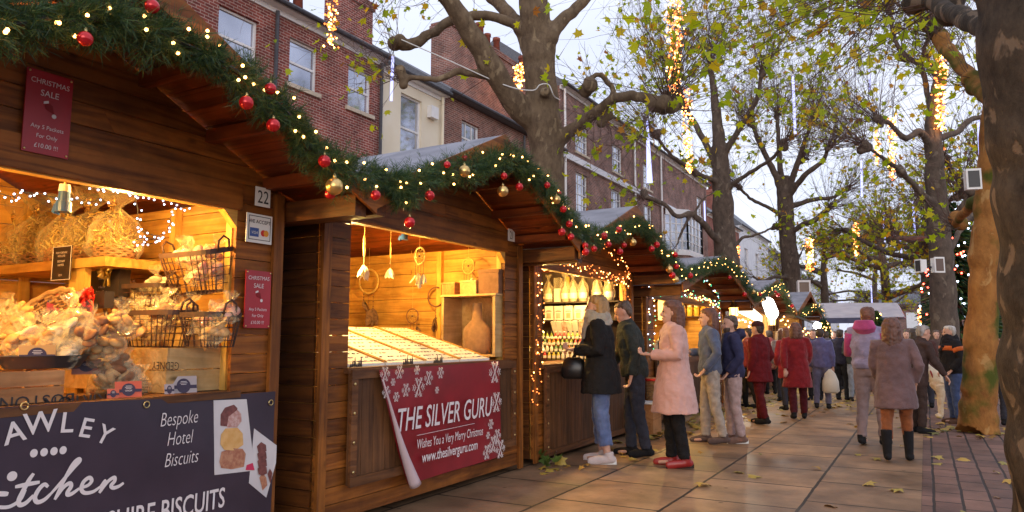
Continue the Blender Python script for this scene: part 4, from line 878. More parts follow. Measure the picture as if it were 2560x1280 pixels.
lantern(onx(1835,790,-3.3), .30, 'glowing copper lantern on the dark post of the bright stall')
lantern(onx(1930,812,-3.3), .34, 'glowing square lantern under the glaring white lamp')
def flood(P, s, yaw, label, twin=False):
    t = empty('flood_lamp', P, label, 'flood lamp'); R = Matrix.Rotation(yaw,3,'Z'); P = Vector(P)
    m = MB(); m.box(P, (s*.5,s*.62,s), R); m.box(P+R @ Vector((s*.27,0,0)), (s*.06,s*.7,s*1.08), R); m.build('housing', K['whitep'], t)
    m = MB(); m.box(P+R @ Vector((s*.302,0,0)), (.01,s*.52,s*.85), R); m.build('lens', K['black'] if s < .28 else pbr('dim lens',(.12,.07,.05),rough=.2), t)
    m = MB(); m.bar(P, P+R @ Vector((-s*.9,0,-s*.1)), s*.12, s*.12); m.build('bracket', K['black'], t)
flood(atd(2430,450,9.0), .24, math.radians(-75), 'cream boxed flood lamp strapped to the dark trunk')
flood(atd(2303,665,15.), .26, math.radians(-140), 'white flood lamp turned left on the amber trunk')
flood(atd(2343,663,15.), .30, math.radians(-60), 'larger white flood lamp turned toward us on the amber trunk')
flood(atd(2008,725,31.), .75, math.radians(-70), 'rusty faced flood lamp on the vase shaped trunk')
# glaring white lamp on the bright stall and its lit awning strip
t = empty('outdoor_lamp', onx(1925,770,-3.05), 'glaring white oblong lamp on the gable of the bright stall', 'lamp')
m = MB(); P0, P1 = onx(1917,748,-3.05), onx(1934,792,-3.05)
m.tube([Vector(P0),Vector(P0*.8+P1*.2),Vector(P0*.2+P1*.8),Vector(P1)], [.06,.13,.14,.07], 12); m.build('lamp_glass', K['lampw'], t, True)
m = MB(); m.bar(Vector(P0)+Vector((-.2,0,.1)), Vector(P0)+Vector((-.01,0,-.02)), .08, .08); m.build('lamp_holder', K['black'], t)
t = empty('light_panel', onx(1850,790,-3.55), 'long white light panel under the eave of the bright stall', 'light panel')
m = MB(); m.prism([onx(1862,754,-3.56),onx(1905,790,-3.56),onx(1905,808,-3.56),onx(1850,780,-3.56)], (-.05,0,0)); m.build('diffuser', K['lampy'], t)
t = empty('spot_lamp', onx(2043,814,-2.4), 'tiny dazzling spot lamp on the farthest stall', 'lamp')
m = MB(); c = onx(2043,814,-2.4); m.ell(c, .09, 10, 8); m.build('lamp_glass', emis('spot face',(1,1,.95),40), t, True)
m = MB(); m.bar(Vector(c)+Vector((-.06,0,.05)), Vector(c)+Vector((-.5,0,.25)), .05,.05); m.build('bracket', K['black'], t)
# cable looped round the mottled trunk
m = MB(); m.tube([Vector(p) for p in spline([A(960,80),A(1120,150,-.6),A(1260,212,-.6),A(1330,226,-.6),A(1350,212,-.62),A(1372,212,-.6),A(1385,240,-.5),A(1400,250)], 40)], .012, 5)
o = m.build('cable', K['whitep'], None, True); tag(o, 'pale cable slung from the branches round the mottled trunk', 'cable')
# ================================================================ kiosk and christmas tree far down the street
kx = onz(2130,985,0); t = empty('kiosk', (-2.3,30,0), 'white roofed kiosk with a blue fascia far down the street', 'kiosk')
m = MB(); m.span((-3.4,29,0),(-.9,32,1.0)); m.build('counter', K['dark'], t)
m = MB(); 
for x,y in ((-3.4,29),(-.9,29),(-3.4,32),(-.9,32)): m.span((x-.05,y-.05,0),(x+.05,y+.05,2.0))
m.build('frame_posts', K['black'], t)
K['tarp'] = pbr('white tarpaulin', (.60,.60,.70), (.72,.72,.80), .6, 2.5, (1,1,4), bump=.8)
m = MB(); m.prism([(-3.7,28.7,2.05),(-.6,28.7,2.05),(-.8,28.7,2.55),(-3.5,28.7,2.6)], (0,3.5,0)); m.build('roof', K['tarp'], t)
m = MB(); m.span((-3.4,28.62,1.85),(-.9,28.68,2.04)); m.build('fascia', pbr('blue fascia',(.05,.06,.12),(.08,.09,.17),.5), t)
ct = empty('christmas_tree', (1.1,31,0), 'tall christmas tree covered in red and white lights behind the trunks', 'christmas tree')
rng = np.random.default_rng(3); N = 2600; hh = rng.uniform(.3,6.2,N)**1; a = rng.uniform(0,6.28,N); rr = (6.4-hh)*.26*rng.uniform(.5,1.05,N)
Pp = np.stack([1.1+rr*np.cos(a),31+rr*np.sin(a),hh],1); d = np.stack([np.cos(a),np.sin(a),-.3+0*a],1)*.35
V,F = tubes_np(np.stack([Pp-d*.6,Pp,Pp+d],1), np.tile([.05,.06,.01],(N,1)), 3); mesh_np('foliage', V, [F], K['needle'], ct)
m = MB(); m.tube([(1.1,31,0),(1.1,31,6.3)], [.12,.02], 8); m.build('trunk', K['barkD'], ct)
bw, br = MB(), MB()
for i in range(0,900,3): (bw if i % 2 else br).ell(Pp[i]+d[i]*.9, .035, 6, 4)
bw.build('white_lights', K['cool'], ct); K['redl'] = emis('red bulb',(1,.05,.03),14); br.build('red_lights', K['redl'], ct)
for j,(px,py,h) in enumerate([(2075,880,1.9),(2125,880,2.2)]):
    c = onz(px,985,0); c = np.array([-1.9+j*.5+ -1.0*(j==0), 26+1.0*j, 0]); lab = ['small lit christmas tree left of the kiosk','small lit christmas tree in front of the kiosk'][j]
    ct = empty('christmas_tree', c, lab, 'christmas tree'); N = 700; hh = rng.uniform(.25,h,N); a = rng.uniform(0,6.28,N); rr = (h-hh)*.42*rng.uniform(.5,1.05,N)
    Pp = np.stack([c[0]+rr*np.cos(a),c[1]+rr*np.sin(a),hh],1); d = np.stack([np.cos(a),np.sin(a),-.3+0*a],1)*.16
    V,F = tubes_np(np.stack([Pp-d*.6,Pp,Pp+d],1), np.tile([.025,.03,.005],(N,1)), 3); mesh_np('foliage', V, [F], K['needle'], ct)
    m = MB(); m.tube([c,c+UP*h], [.05,.01], 6); m.build('trunk', K['barkD'], ct)
    b = MB()
    for i in range(0,180,3): b.ell(Pp[i]+d[i]*.9, .018, 6, 4)
    b.build('fairy_lights', K['warm'], ct)
# ================================================================ people
K['skin'] = pbr('skin', (.50,.27,.19), (.58,.33,.24), .5, 30, coord='O')
K['lip'] = pbr('lips', (.38,.12,.10), rough=.45); K['eyew'] = pbr('eye', (.04,.03,.025), rough=.15)
def cloth(name, c, v=.75, sc=18, rough=.85, bump=.35, bsc=90, sheen=.2): return pbr(name, c, tuple(x*v for x in c), rough, sc, coord='O', bump=bump, bscale=bsc, sheen=sheen if max(c) > .15 else 0, spec=.25)
def hairm(name, c): return pbr(name, c, tuple(x*.45 for x in c), .5, 26, (1,1,.12), coord='O', bump=.7)
def lerp(a, b, t): return [a[i]+(b[i]-a[i])*t for i in range(3)]
def person(label, foot, top_px, head, c, hair='short', top_len=.86, flare=.0, arms=('down','down'), stride=0, lean=0, vox=.013, bulk=1.0, hood=False, scarf=None, crop=0, puffy=False, boots=0, turn=0, look=0, hat=None, group='people among the stalls', beard=False):
    """foot (px,py), top_px head-top row, head heading in degrees, c colours dict: top, legs, shoes, hair"""
    G = onz(foot[0], foot[1], 0); D = float((G-CC)@CF); Hh = (foot[1]-top_px)*D/FOC; S = min(1.92, max(1.5, Hh))/1.7
    a = math.radians(head); M = Matrix.Translation(Vector(G)) @ Matrix.Rotation(a,4,'Z') @ Matrix.Scale(S,4)
    root = empty('person', G, label, 'person', group)
    def fin(mb, name, mat, v=None, par=root, it=3, fold=0, fsz=.12):
        mb.xf(M); return organic(mb, name, mat, par, (v or vox), it, .5, fold, fsz)
    hipz, st = .92-abs(stride)*.03, stride
    def LN(p):  # upper body lean forward about the hip
        x,y,z = p; 
        if z <= .95: return (x,y,z)
        t = lean*(z-.95); return (x, y+math.sin(lean)*(z-.95), .95+(z-.95)*math.cos(lean))
    legs = []
    for s in (-1,1):
        f = st*s
        legs.append([(s*.085,0,hipz),(s*.10,f*.16+.02,.50+abs(f)*.0),(s*.105,f*.34-.015 if f<=0 else f*.30-.02,.085+(.05*abs(f) if f<0 else 0))])
    sh = {}
    ARM = {'down':[(.185,0,1.39),(.235,-.03,1.12),(.225,.05,.88)], 'bent':[(.185,0,1.39),(.235,.0,1.13),(.11,.25,1.14)], 'pocket':[(.185,0,1.39),(.275,-.05,1.13),(.215,.10,.93)], 'up':[(.185,0,1.39),(.22,.16,1.20),(.07,.30,1.36)], 'reach':[(.185,.02,1.38),(.25,.12,1.13),(.28,.30,.90)], 'swing':[(.185,0,1.39),(.225,-.10,1.13),(.215,-.13,.88)], 'swingf':[(.185,0,1.39),(.225,.05,1.12),(.20,.22,.95)]}
    arm = [[LN((s*p[0],p[1],p[2])) for p in ARM[k]] for s,k in zip((-1,1),arms)]
    hc = Vector(LN((0,.02,1.575)))
    HR = Matrix.Translation(hc) @ Matrix.Rotation(-lean*.6,4,'X') @ Matrix.Rotation(math.radians(turn),4,'Z') @ Matrix.Rotation(math.radians(look),4,'X')
    # ---- body: one continuous surface
    b = MB()
    for L_ in legs:
        h,k,f = L_; b.tube([h,lerp(h,k,.45),k,lerp(k,f,.35),f], [.082,.072,.052,.052,.036], 12)
        fd = Vector((0.03*(1 if f[0]>0 else -1),1,0)).normalized(); b.tube([Vector(f)+Vector((0,-.05,-.045)),Vector(f)+fd*.06+Vector((0,0,-.05)),Vector(f)+fd*.15+Vector((0,0,-.06))], [(.035,.035),(.04,.03),(.03,.018)], 10)
    b.tube([LN(p) for p in ((0,0,.86),(0,0,.95),(0,.01,1.08),(0,.01,1.25),(0,-.005,1.38),(0,-.01,1.44))], [(.10,.15),(.10,.155),(.085,.13),(.105,.16),(.08,.165),(.05,.07)], 16, ref=(1,0,0))
    b.tube([LN((0,-.01,1.40)),LN((0,0,1.47)),hc+Vector((0,-.015,-.04))], [.058,.052,.056], 12)
    for A_,s in zip(arm,(-1,1)):
        s0,e,w = A_; b.tube([lerp((0,0,1.38),s0,.6),s0,lerp(s0,e,.5),e,lerp(e,w,.3),w], [.05,.05,.042,.036,.036,.025], 10)
        wv = (Vector(w)-Vector(e)).normalized(); sd = Vector((1,0,0)) if abs(wv.x) < .8 else Vector((0,0,1))
        sd = (sd-wv*sd.dot(wv)).normalized(); nm = wv.cross(sd)*s; w = Vector(w)
        b.tube([w,w+wv*.04,w+wv*.085], [(.024,.018),(.036,.017),(.038,.014)], 10, ref=tuple(nm))
        for i,(o_,ln) in enumerate(((-.028,.066),(-.009,.078),(.010,.074),(.028,.056))):
            p0 = w+wv*.075+sd*o_; cu = nm*(.25+.1*i); b.tube([p0,p0+(wv+cu*.3)*ln*.45,p0+(wv+cu*1.3)*ln*.8,p0+(wv*.8+cu*2.2)*ln], [.0105,.010,.0095,.008], 7)
        p0 = w+wv*.025-sd*.025*s; b.tube([p0,p0+wv*.03-sd*.022*s+nm*.01,p0+wv*.062-sd*.022*s+nm*.022], [.013,.0115,.009], 7)
    n0 = len(b.v)
    prof = [(-.118,.022,.060,.020),(-.108,.036,.082,.0),(-.088,.050,.090,-.03),(-.06,.059,.088,-.062),(-.02,.067,.088,-.085),(.02,.073,.086,-.098),(.06,.075,.086,-.100),(.09,.067,.070,-.090),(.112,.045,.040,-.062),(.122,.018,.01,-.03)]
    b.rings([(0,(f+k)/2,z,w,(f-k)/2) for z,w,f,k in prof], 20)
    b.tube([(0,.080,.028),(0,.096,.0),(0,.108,-.024),(0,.088,-.034)], [(.009,.008),(.011,.012),(.016,.013),(.012,.008)], 8, ref=(1,0,0))
    b.ell((0,.078,.036),(.05,.014,.010),10,6)
    for s in (-1,1): b.ell((s*.074,-.008,-.005),(.012,.020,.032),8,6); b.ell((s*.036,.068,-.035),(.02,.018,.018),8,6)
    b.ell((0,.085,-.062),(.024,.010,.011),10,6)
    b.xf(HR, n0); fin(b, 'body', K['skin'], vox if vox > .011 else .0075, it=2)
    for s in (-1,1):
        e = MB(); e.ell((s*.031,.0835,.010),(.0125,.008,.0075),10,8); e.xf(HR); e.xf(M); e.build('eye', K['eyew'], root, True)
    e = MB(); e.ell((0,.0945,-.060),(.020,.006,.0065),10,6); e.xf(HR); e.xf(M); e.build('lips', K['lip'], root, True)
    # ---- trousers
    t = MB(); B_ = bulk
    t.tube([(0,.0,.84),(0,0,.92),(0,0,1.02)], [(.105*B_,.155*B_),(.115*B_,.165*B_),(.105*B_,.15*B_)], 16, ref=(1,0,0))
    for h,k,f in legs:
        end = lerp(k,f,1-crop) if not boots else lerp(k,f,.6); pw = c.get('wide',1.0)
        t.tube([(h[0],h[1],h[2]+.04),lerp(h,k,.4),k,lerp(k,end,.5),end], [.100*B_,.090*B_,.070*pw,.066*pw,(.060 if not boots else .05)*pw], 12)
        for q in (.55,.8,.94): p = lerp(k,end,q); t.ell((p[0],p[1]+.01,p[2]),(.063*pw,.06*pw,.012),10,5)
    fin(t, 'trousers', c['legs'], fold=.030, fsz=.07)
    # ---- shoes
    for h,k,f in legs:
        s = MB(); F_ = Vector(f); sg = 1 if f[0] > 0 else -1; fd = Vector((.12*sg,1,0)).normalized(); z0 = f[2]-.085
        s.tube([F_-fd*.085+Vector((0,0,-.045)),F_-fd*.05+Vector((0,0,-.040)),F_+fd*.03+Vector((0,0,-.045)),F_+fd*.12+Vector((0,0,-.055)),F_+fd*.185+Vector((0,0,-.063)),F_+fd*.2+Vector((0,0,-.065))], [(.022,.02),(.042,.042),(.044,.045),(.046,.031),(.036,.022),(.012,.012)], 12, ref=tuple(fd.cross(Vector((0,0,1)))) )
        s.tube([F_+Vector((0,-.02,-.04)),F_+Vector((0,-.012,.03 if not boots else .27))], [.046,.050 if not boots else .064], 12)
        fin(s, 'boot' if boots else 'shoe', c['shoes'], .009, it=2)
        if c.get('sole'):
            s = MB(); L2 = [F_-fd*.09,F_-fd*.04,F_+fd*.05,F_+fd*.13,F_+fd*.195]; s.tube([Vector((p.x,p.y,z0+.012)) for p in L2], [(.03,.012),(.044,.013),(.046,.013),(.048,.013),(.026,.012)], 10, ref=tuple(fd.cross(Vector((0,0,1)))) ); s.xf(M); s.build('sole', c['sole'], root, True)
    # ---- top garment
    t = MB(); g = bulk; zb = top_len; fl = flare
    ringsT = [(zb, .20+fl, .155+fl*.8), (lerp((0,0,zb),(0,0,1.05),.5)[2], .195+fl*.55, .15+fl*.5), (1.05,.18+fl*.1,.135+fl*.1), (1.25,.195,.145), (1.37,.185,.125), (1.425,.13,.10), (1.475,.078,.075)]
    if not fl: ringsT[0] = (zb,.178,.136); ringsT.insert(1,(zb+.05,.188,.145))
    t.tube([LN((0,.005,z)) for z,_,_ in ringsT], [(ry*g,rx*g) for _,rx,ry in ringsT], 20, ref=(1,0,0))
    for A_ in arm:
        s0,e,w = A_; we = lerp(e,w,.97); t.tube([lerp((0,0,1.385),s0,.5),s0,lerp(s0,e,.5),e,lerp(e,we,.5),we], [.066*g,.072*g,.066*g,.060*g,.056*g,.048*g], 12)
        for q in (.2,.75): p = lerp(e,we,q); t.ell(p,.058*g,8,6)
    if puffy:
        for z in np.arange(zb+.07,1.38,.13):
            i = [r[0] for r in ringsT]; rx = np.interp(z,i,[r[1] for r in ringsT]); ry = np.interp(z,i,[r[2] for r in ringsT]); t.tube([LN((0,.005,z-.03)),LN((0,.005,z)),LN((0,.005,z+.03))],[(ry*.98,rx*.98),(ry*1.06,rx*1.05),(ry*.98,rx*.98)],20,ref=(1,0,0))
    if hood: t.tube([LN((0,-.05,1.36)),LN((0,-.12,1.44)),LN((0,-.11,1.52))],[(.05,.10),(.075,.14),(.05,.10)],12,ref=(1,0,0)); t.tube([LN((-.1,0,1.44)),LN((-.06,.09,1.42)),LN((.06,.09,1.42)),LN((.1,0,1.44))],.035,8)
    else: t.tube([LN((0,-.005,1.44)),LN((0,0,1.50))],[.078,.068],14)
    top = fin(t, c.get('tname','jacket'), c['top'], fold=.035, fsz=.10)
    if c.get('zip'):
        z = MB(); z.tube([LN((0.0,.148*g,zb+.03)),LN((0,.150*g,1.1)),LN((0,.150*g,1.25)),LN((0,.11*g,1.41))], .006, 6); z.xf(M); z.build('zip', K['dark'], top, True)
    if c.get('band'):
        z = MB(); z.tube([LN((0,.005,1.27)),LN((0,.005,1.35))], [(.150*g,.200*g),(.142*g,.196*g)], 20, ref=(1,0,0))
        for A_ in arm: z.tube([lerp(A_[0],A_[1],.30),lerp(A_[0],A_[1],.55)], [.078*g,.075*g], 12)
        z.xf(M); z.build('chest_band', c['band'], top, True)
    if c.get('sleeve'):
        z = MB()
        for A_ in arm: s0,e,w = A_; z.tube([lerp(s0,e,.1),lerp(s0,e,.5),e,lerp(e,w,.5),lerp(e,w,.95)], [.078*g,.073*g,.067*g,.062*g,.052*g], 12)
        z.xf(M); z.build('sleeves', c['sleeve'], top, True)
    if c.get('hoodm'):
        z = MB(); z.tube([LN((0,-.06,1.35)),LN((0,-.13,1.44)),LN((0,-.12,1.53))],[(.045,.09),(.078,.145),(.055,.11)],14,ref=(1,0,0)); fin(z,'hood',c['hoodm'],par=top)
    if scarf:
        z = MB(); rr = random.Random(4)
        for zz,r1 in ((1.41,.12),(1.455,.115),(1.495,.10)):
            z.tube([LN((r1*math.cos(q_),.01+r1*.95*math.sin(q_),zz+.02*math.sin(3*q_+zz*9))) for q_ in np.linspace(0,6.28,19)], .042, 10)
        z.tube([LN(p) for p in ((.04,.11,1.42),(.05,.15,1.32),(.04,.165,1.20),(.05,.165,1.10))], [(.05,.03),(.065,.03),(.07,.025),(.06,.018)], 10)
        z.tube([LN(p) for p in ((-.05,.11,1.42),(-.06,.15,1.34),(-.05,.165,1.25))], [(.05,.03),(.065,.03),(.06,.02)], 10)
        fin(z, 'scarf', scarf, .010, fold=.03, fsz=.05)
    # ---- hair / hat
    hm = c['hair']; z = MB()
    if hair == 'short': R_ = [(.128,.02,.0,-.05),(.118,.056,.05,-.082),(.095,.078,.074,-.104),(.065,.084,.068,-.112),(.03,.084,.02,-.112),(-.01,.080,.0,-.104),(-.05,.066,-.03,-.09),(-.07,.05,-.04,-.075)]
    elif hair == 'grey': R_ = [(.130,.02,.0,-.05),(.120,.058,.05,-.085),(.095,.080,.078,-.106),(.07,.085,.07,-.114),(.03,.086,.01,-.114),(-.02,.082,-.01,-.106),(-.06,.07,-.035,-.095)]
    else:
        R_ = [(.134,.02,.0,-.05),(.124,.060,.055,-.09),(.10,.084,.082,-.115),(.065,.094,.078,-.125),(.02,.098,.035,-.13),(-.04,.100,.028,-.135),(-.10,.098,.025,-.135)]
        if hair == 'long': R_ += [(-.16,.098,.03,-.135),(-.21,.09,.02,-.13),(-.235,.07,.0,-.12)]
        else: R_ += [(-.13,.085,.01,-.125),(-.15,.06,-.01,-.11)]
    z.rings([(0,(f+k)/2,zz,w,(f-k)/2) for zz,w,f,k in R_[::-1]], 18)
    if hair in ('long','bob'):
        rr = random.Random(7)
        for i in range(26):
            an = math.pi*(1.0+1.0*i/25)+rr.uniform(-.1,.1); x = .093*math.cos(an); y = -.045+.082*math.sin(an)
            z.tube([(x*.5,y*.5,.11),(x,y,.05),(x*1.06,y*1.05,-.06),(x*1.08,y*1.03,-.13 if hair=='bob' else -.2),(x*.95+rr.uniform(-.02,.02),y,-.17 if hair=='bob' else -.25)],[.012,.015,.015,.012,.004],6)
    z.xf(HR); fin(z, 'hair', hm, .009, it=1, fold=.020, fsz=.03)
    if beard: z = MB(); z.rings([(0,.035,zz,w,f) for zz,w,f in ((-.125,.025,.035),(-.105,.045,.052),(-.075,.060,.058),(-.045,.066,.055))],16); z.xf(HR); fin(z,'beard',hm,.009)
    if hat:
        z = MB(); z.rings([(0,-.008,zz,w,d_) for zz,w,d_ in ((.045,.090,.108),(.07,.092,.110),(.105,.084,.100),(.14,.055,.066),(.152,.02,.025))],18); z.xf(HR); fin(z,'hat',hat,.009)
    return root
HB = hairm('light brown hair',(.42,.24,.09)); HD = hairm('dark hair',(.05,.03,.02)); HR_ = hairm('chestnut hair',(.16,.06,.035)); HW = hairm('white hair',(.62,.57,.52)); HG = hairm('grey hair',(.34,.30,.28)); HS = hairm('short brown hair',(.12,.075,.05))
black = cloth('black wool',(.012,.011,.012)); denim = cloth('blue denim',(.12,.17,.34),.7,14); ddenim = cloth('dark denim',(.035,.036,.05)); whites = cloth('white canvas',(.62,.52,.50),.9)
person('woman in a black coat and cropped jeans at the bottle stall counter', (1507,1156), 738, 108, dict(top=black,legs=denim,shoes=whites,hair=HB,tname='coat',sole=K['whitep'],wide=1.12), hair='long', top_len=.70, flare=.05, arms=('bent','bent'), vox=.010, bulk=1.1, scarf=cloth('grey scarf',(.40,.35,.28),.7,10,bsc=50), crop=.22, lean=.05, stride=.12)
person('man in dark green jacket and dark jeans behind the black coat', (1592,1140), 752, 112, dict(top=cloth('dark green jacket',(.035,.04,.035)),legs=ddenim,shoes=black,hair=HS), arms=('down','reach'), lean=.16, vox=.012, look=-15, stride=.25, bulk=1.05)
person('woman in a long pink padded coat, black leggings and red shoes', (1692,1166), 752, 116, dict(top=cloth('pink padded coat',(.60,.34,.29),.88,5,.6,.25,30),legs=black,shoes=pbr('red leather',(.30,.022,.02),rough=.3,coord='O'),hair=HR_,tname='coat',sole=K['dark'],zip=True), hair='bob', top_len=.55, flare=.09, arms=('bent','pocket'), puffy=True, vox=.011, bulk=1.06, stride=.15)
person('person in a slate blue jacket and beige trousers behind the pink coat', (1782,1108), 772, 112, dict(top=cloth('slate blue jacket',(.10,.12,.19)),legs=cloth('beige chinos',(.40,.33,.27)),shoes=cloth('brown suede',(.12,.08,.07)),hair=HR_), hair='bob', arms=('pocket','bent'), stride=.3, vox=.013)
person('bearded man in navy hooded jacket and pale trousers facing the stall', (1838,1106), 789, 112, dict(top=cloth('navy jacket',(.035,.035,.085)),legs=cloth('pale pink chinos',(.44,.31,.29)),shoes=cloth('tan boots',(.20,.11,.08)),hair=HS,sole=K['whitep']), hood=True, beard=True, arms=('pocket','pocket'), bulk=1.08, turn=10, stride=.15)
person('person in a dark red coat with black trousers and a flat cap', (1905,1060), 806, 70, dict(top=cloth('dark red coat',(.13,.006,.009)),legs=cloth('maroon trousers',(.10,.006,.008)),shoes=black,hair=HD,tname='coat'), top_len=.70, flare=.03, arms=('down','pocket'), hat=cloth('dark cap',(.05,.012,.012)), bulk=1.12, stride=.35)
person('person in a bright crimson knee length coat walking away', (1998,1048), 808, 15, dict(top=cloth('crimson coat',(.22,.008,.012)),legs=cloth('dark maroon trousers',(.07,.006,.01)),shoes=black,hair=HR_,tname='coat'), hair='bob', top_len=.56, flare=.06, arms=('swing','swingf'), stride=.5)
person('person with a cream knitted hat and striped grey jacket', (1962,1004), 848, 20, dict(top=cloth('striped grey jacket',(.34,.28,.27),.5,9),legs=ddenim,shoes=black,hair=HR_), hair='bob', hat=cloth('cream hat',(.62,.50,.38)), arms=('down','pocket'), vox=.018)
person('person in a violet blue anorak carrying a pale bag', (2058,1022), 832, 0, dict(top=cloth('violet anorak',(.09,.085,.20)),legs=cloth('grey blue trousers',(.11,.10,.16)),shoes=black,hair=HD), arms=('down','down'), stride=.3, vox=.018)
person('person in a black padded jacket left of the hoodie', (2108,1000), 838, -20, dict(top=cloth('black padded jacket',(.02,.018,.035)),legs=black,shoes=black,hair=HD), puffy=True, arms=('pocket','pocket'), vox=.018, bulk=1.15)
person('man in dark green parka with pale jeans facing us', (2142,1002), 826, 200, dict(top=cloth('dark parka',(.05,.06,.05)),legs=cloth('pale jeans',(.26,.29,.34)),shoes=black,hair=HD), arms=('pocket','bent'), vox=.016)
person('man in a lilac and magenta tie-dye hoodie with his back to us', (2185,1112), 768, -14, dict(top=cloth('lilac tie-dye',(.32,.28,.42),.62,7),legs=cloth('mauve sweatpants',(.26,.18,.17),.8,9),shoes=black,hair=HR_,tname='hoodie',sleeve=cloth('magenta tie-dye',(.46,.05,.20),.5,6),hoodm=cloth('magenta hood',(.48,.07,.22),.6,7)), arms=('bent','down'), top_len=.93, bulk=1.12, stride=.25, turn=18, vox=.012)
person('woman in a brown and mauve coat with rust leggings and black boots', (2248,1152), 796, -2, dict(top=cloth('brown mauve coat',(.17,.10,.10),.65,4),legs=cloth('rust leggings',(.26,.08,.025)),shoes=black,hair=HR_,tname='coat'), hair='long', top_len=.62, flare=.05, arms=('swingf','pocket'), boots=1, stride=.45, vox=.012)
person('grey haired person in a dark coat stroking the dog', (2300,1082), 838, -62, dict(top=cloth('dark brown coat',(.06,.035,.03)),legs=cloth('dark brown trousers',(.05,.03,.025)),shoes=black,hair=HG,tname='coat'), hair='grey', top_len=.72, arms=('down','reach'), lean=.22, vox=.014)
person('white haired man in a black jacket with orange chest band', (2390,1058), 826, 112, dict(top=cloth('black jacket',(.014,.013,.016)),legs=cloth('blue jeans',(.05,.08,.19)),shoes=cloth('brown shoes',(.10,.05,.03)),hair=HW,band=cloth('orange band',(.62,.13,.02))), hair='grey', arms=('pocket','pocket'), bulk=1.22, scarf=cloth('black neck warmer',(.015,.012,.015)), vox=.013)
person('person in a rust and black jacket seen between the two right trunks', (2498,1062), 838, -30, dict(top=cloth('rust jacket',(.22,.06,.02)),legs=ddenim,shoes=black,hair=HD), arms=('pocket','pocket'), bulk=1.15, top_len=.8)
for i,(f,tp,hd,colr,lab,hr,L_) in enumerate([((1928,985),850,30,(.20,.03,.03),'person in a brick red coat beyond the flat cap','short',HD),((2026,990),848,-10,(.24,.06,.05),'person in a rusty red anorak near the farthest stall','bob',HR_),((2092,975),852,160,(.03,.03,.06),'person in navy facing us before the small lit tree','short',HS),((2296,1010),846,10,(.10,.05,.05),'dim figure in plum coat left of the dog','bob',HD),((2275,985),856,180,(.14,.07,.05),'dim figure in a tan coat coming toward us','short',HS),((2215,985),858,0,(.05,.05,.07),'dim figure in charcoal seen behind the hoodie','short',HD),((2372,985),856,40,(.09,.05,.045),'dim figure in brown behind the white haired man','bob',HR_),((1945,970),858,60,(.30,.20,.16),'person in a fawn coat at the farthest stall','bob',HB),((1876,1020),822,100,(.16,.012,.015),'person in a wine red coat close to the lit lantern stall','short',HD),((1975,1025),828,40,(.26,.012,.02),'person in a scarlet coat between the two red coats','bob',HR_),((2040,1000),842,175,(.05,.05,.10),'person in a blue coat walking toward us by the violet anorak','short',HS),((2128,985),850,20,(.02,.02,.03),'person in a long black coat beside the green parka','bob',HD),((2255,1000),848,-15,(.12,.08,.10),'dim figure in a mauve coat behind the brown coat','short',HG),((2318,1020),842,15,(.08,.035,.03),'dim figure in a maroon coat near the dog walker','bob',HD),((2072,965),862,0,(.10,.09,.12),'small far figure in a grey coat under the kiosk','short',HD),((2160,968),862,10,(.06,.05,.05),'small far figure in a black coat under the kiosk edge','short',HD),((2350,985),858,190,(.10,.06,.05),'dim figure facing us left of the white haired man','short',HS)]):
    person(lab, f, tp, hd, dict(top=cloth('coat %d'%i,colr),legs=ddenim if i % 2 else black,shoes=black,hair=L_,tname='coat'), hair=hr, top_len=.66+.1*(i%3), flare=.03, arms=(('pocket','down'),('down','bent'),('swing','swingf'))[i%3], stride=.2*(i%3), vox=.022)
# ---- things carried
G = onz(2058,1022,0); m = MB(); c = G+np.array([.16,-.1,.62])
m.rings([(c[0],c[1],.30,.10,.05),(c[0],c[1],.34,.15,.08),(c[0],c[1],.52,.14,.07),(c[0],c[1],.66,.09,.03),(c[0],c[1],.74,.02,.015)],14); o = m.build('carrier_bag', cloth('pale plastic',(.55,.50,.42),.9,6,.4), None, True); tag(o,'pale carrier bag hanging from the hand of the violet anorak','bag')
G = onz(1507,1156,0); fwd = np.array([-math.sin(math.radians(108)),math.cos(math.radians(108)),0]); sdv = np.array([fwd[1],-fwd[0],0])
c = G+fwd*.30+sdv*.02+UP*1.0; t = empty('handbag', c-UP*.18, 'black leather handbag hanging in front of the black coat', 'handbag')
m = MB(); R2 = Matrix.Rotation(math.radians(108),3,'Z'); lt = pbr('black leather',(.012,.011,.011),rough=.3)
for z,w,d in ((-.17,.13,.05),(-.12,.17,.075),(.0,.16,.075),(.1,.11,.05),(.14,.06,.03)): pass
m.rings([(0,0,-.13,.035,.11),(0,0,-.10,.055,.14),(0,0,.0,.055,.135),(0,0,.07,.035,.11),(0,0,.10,.015,.07)],16); m.xf(Matrix.Translation(Vector(c)) @ R2.to_4x4()); m.build('bag_body', lt, t, True)
m = MB(); m.tube([Vector(p) for p in spline([c+sdv*.1+UP*.1,c+sdv*.12+UP*.3-fwd*.1,c+UP*.42-fwd*.22,c-sdv*.1+UP*.3-fwd*.12,c-sdv*.1+UP*.1],20)],.011,6); m.build('strap', lt, t, True)
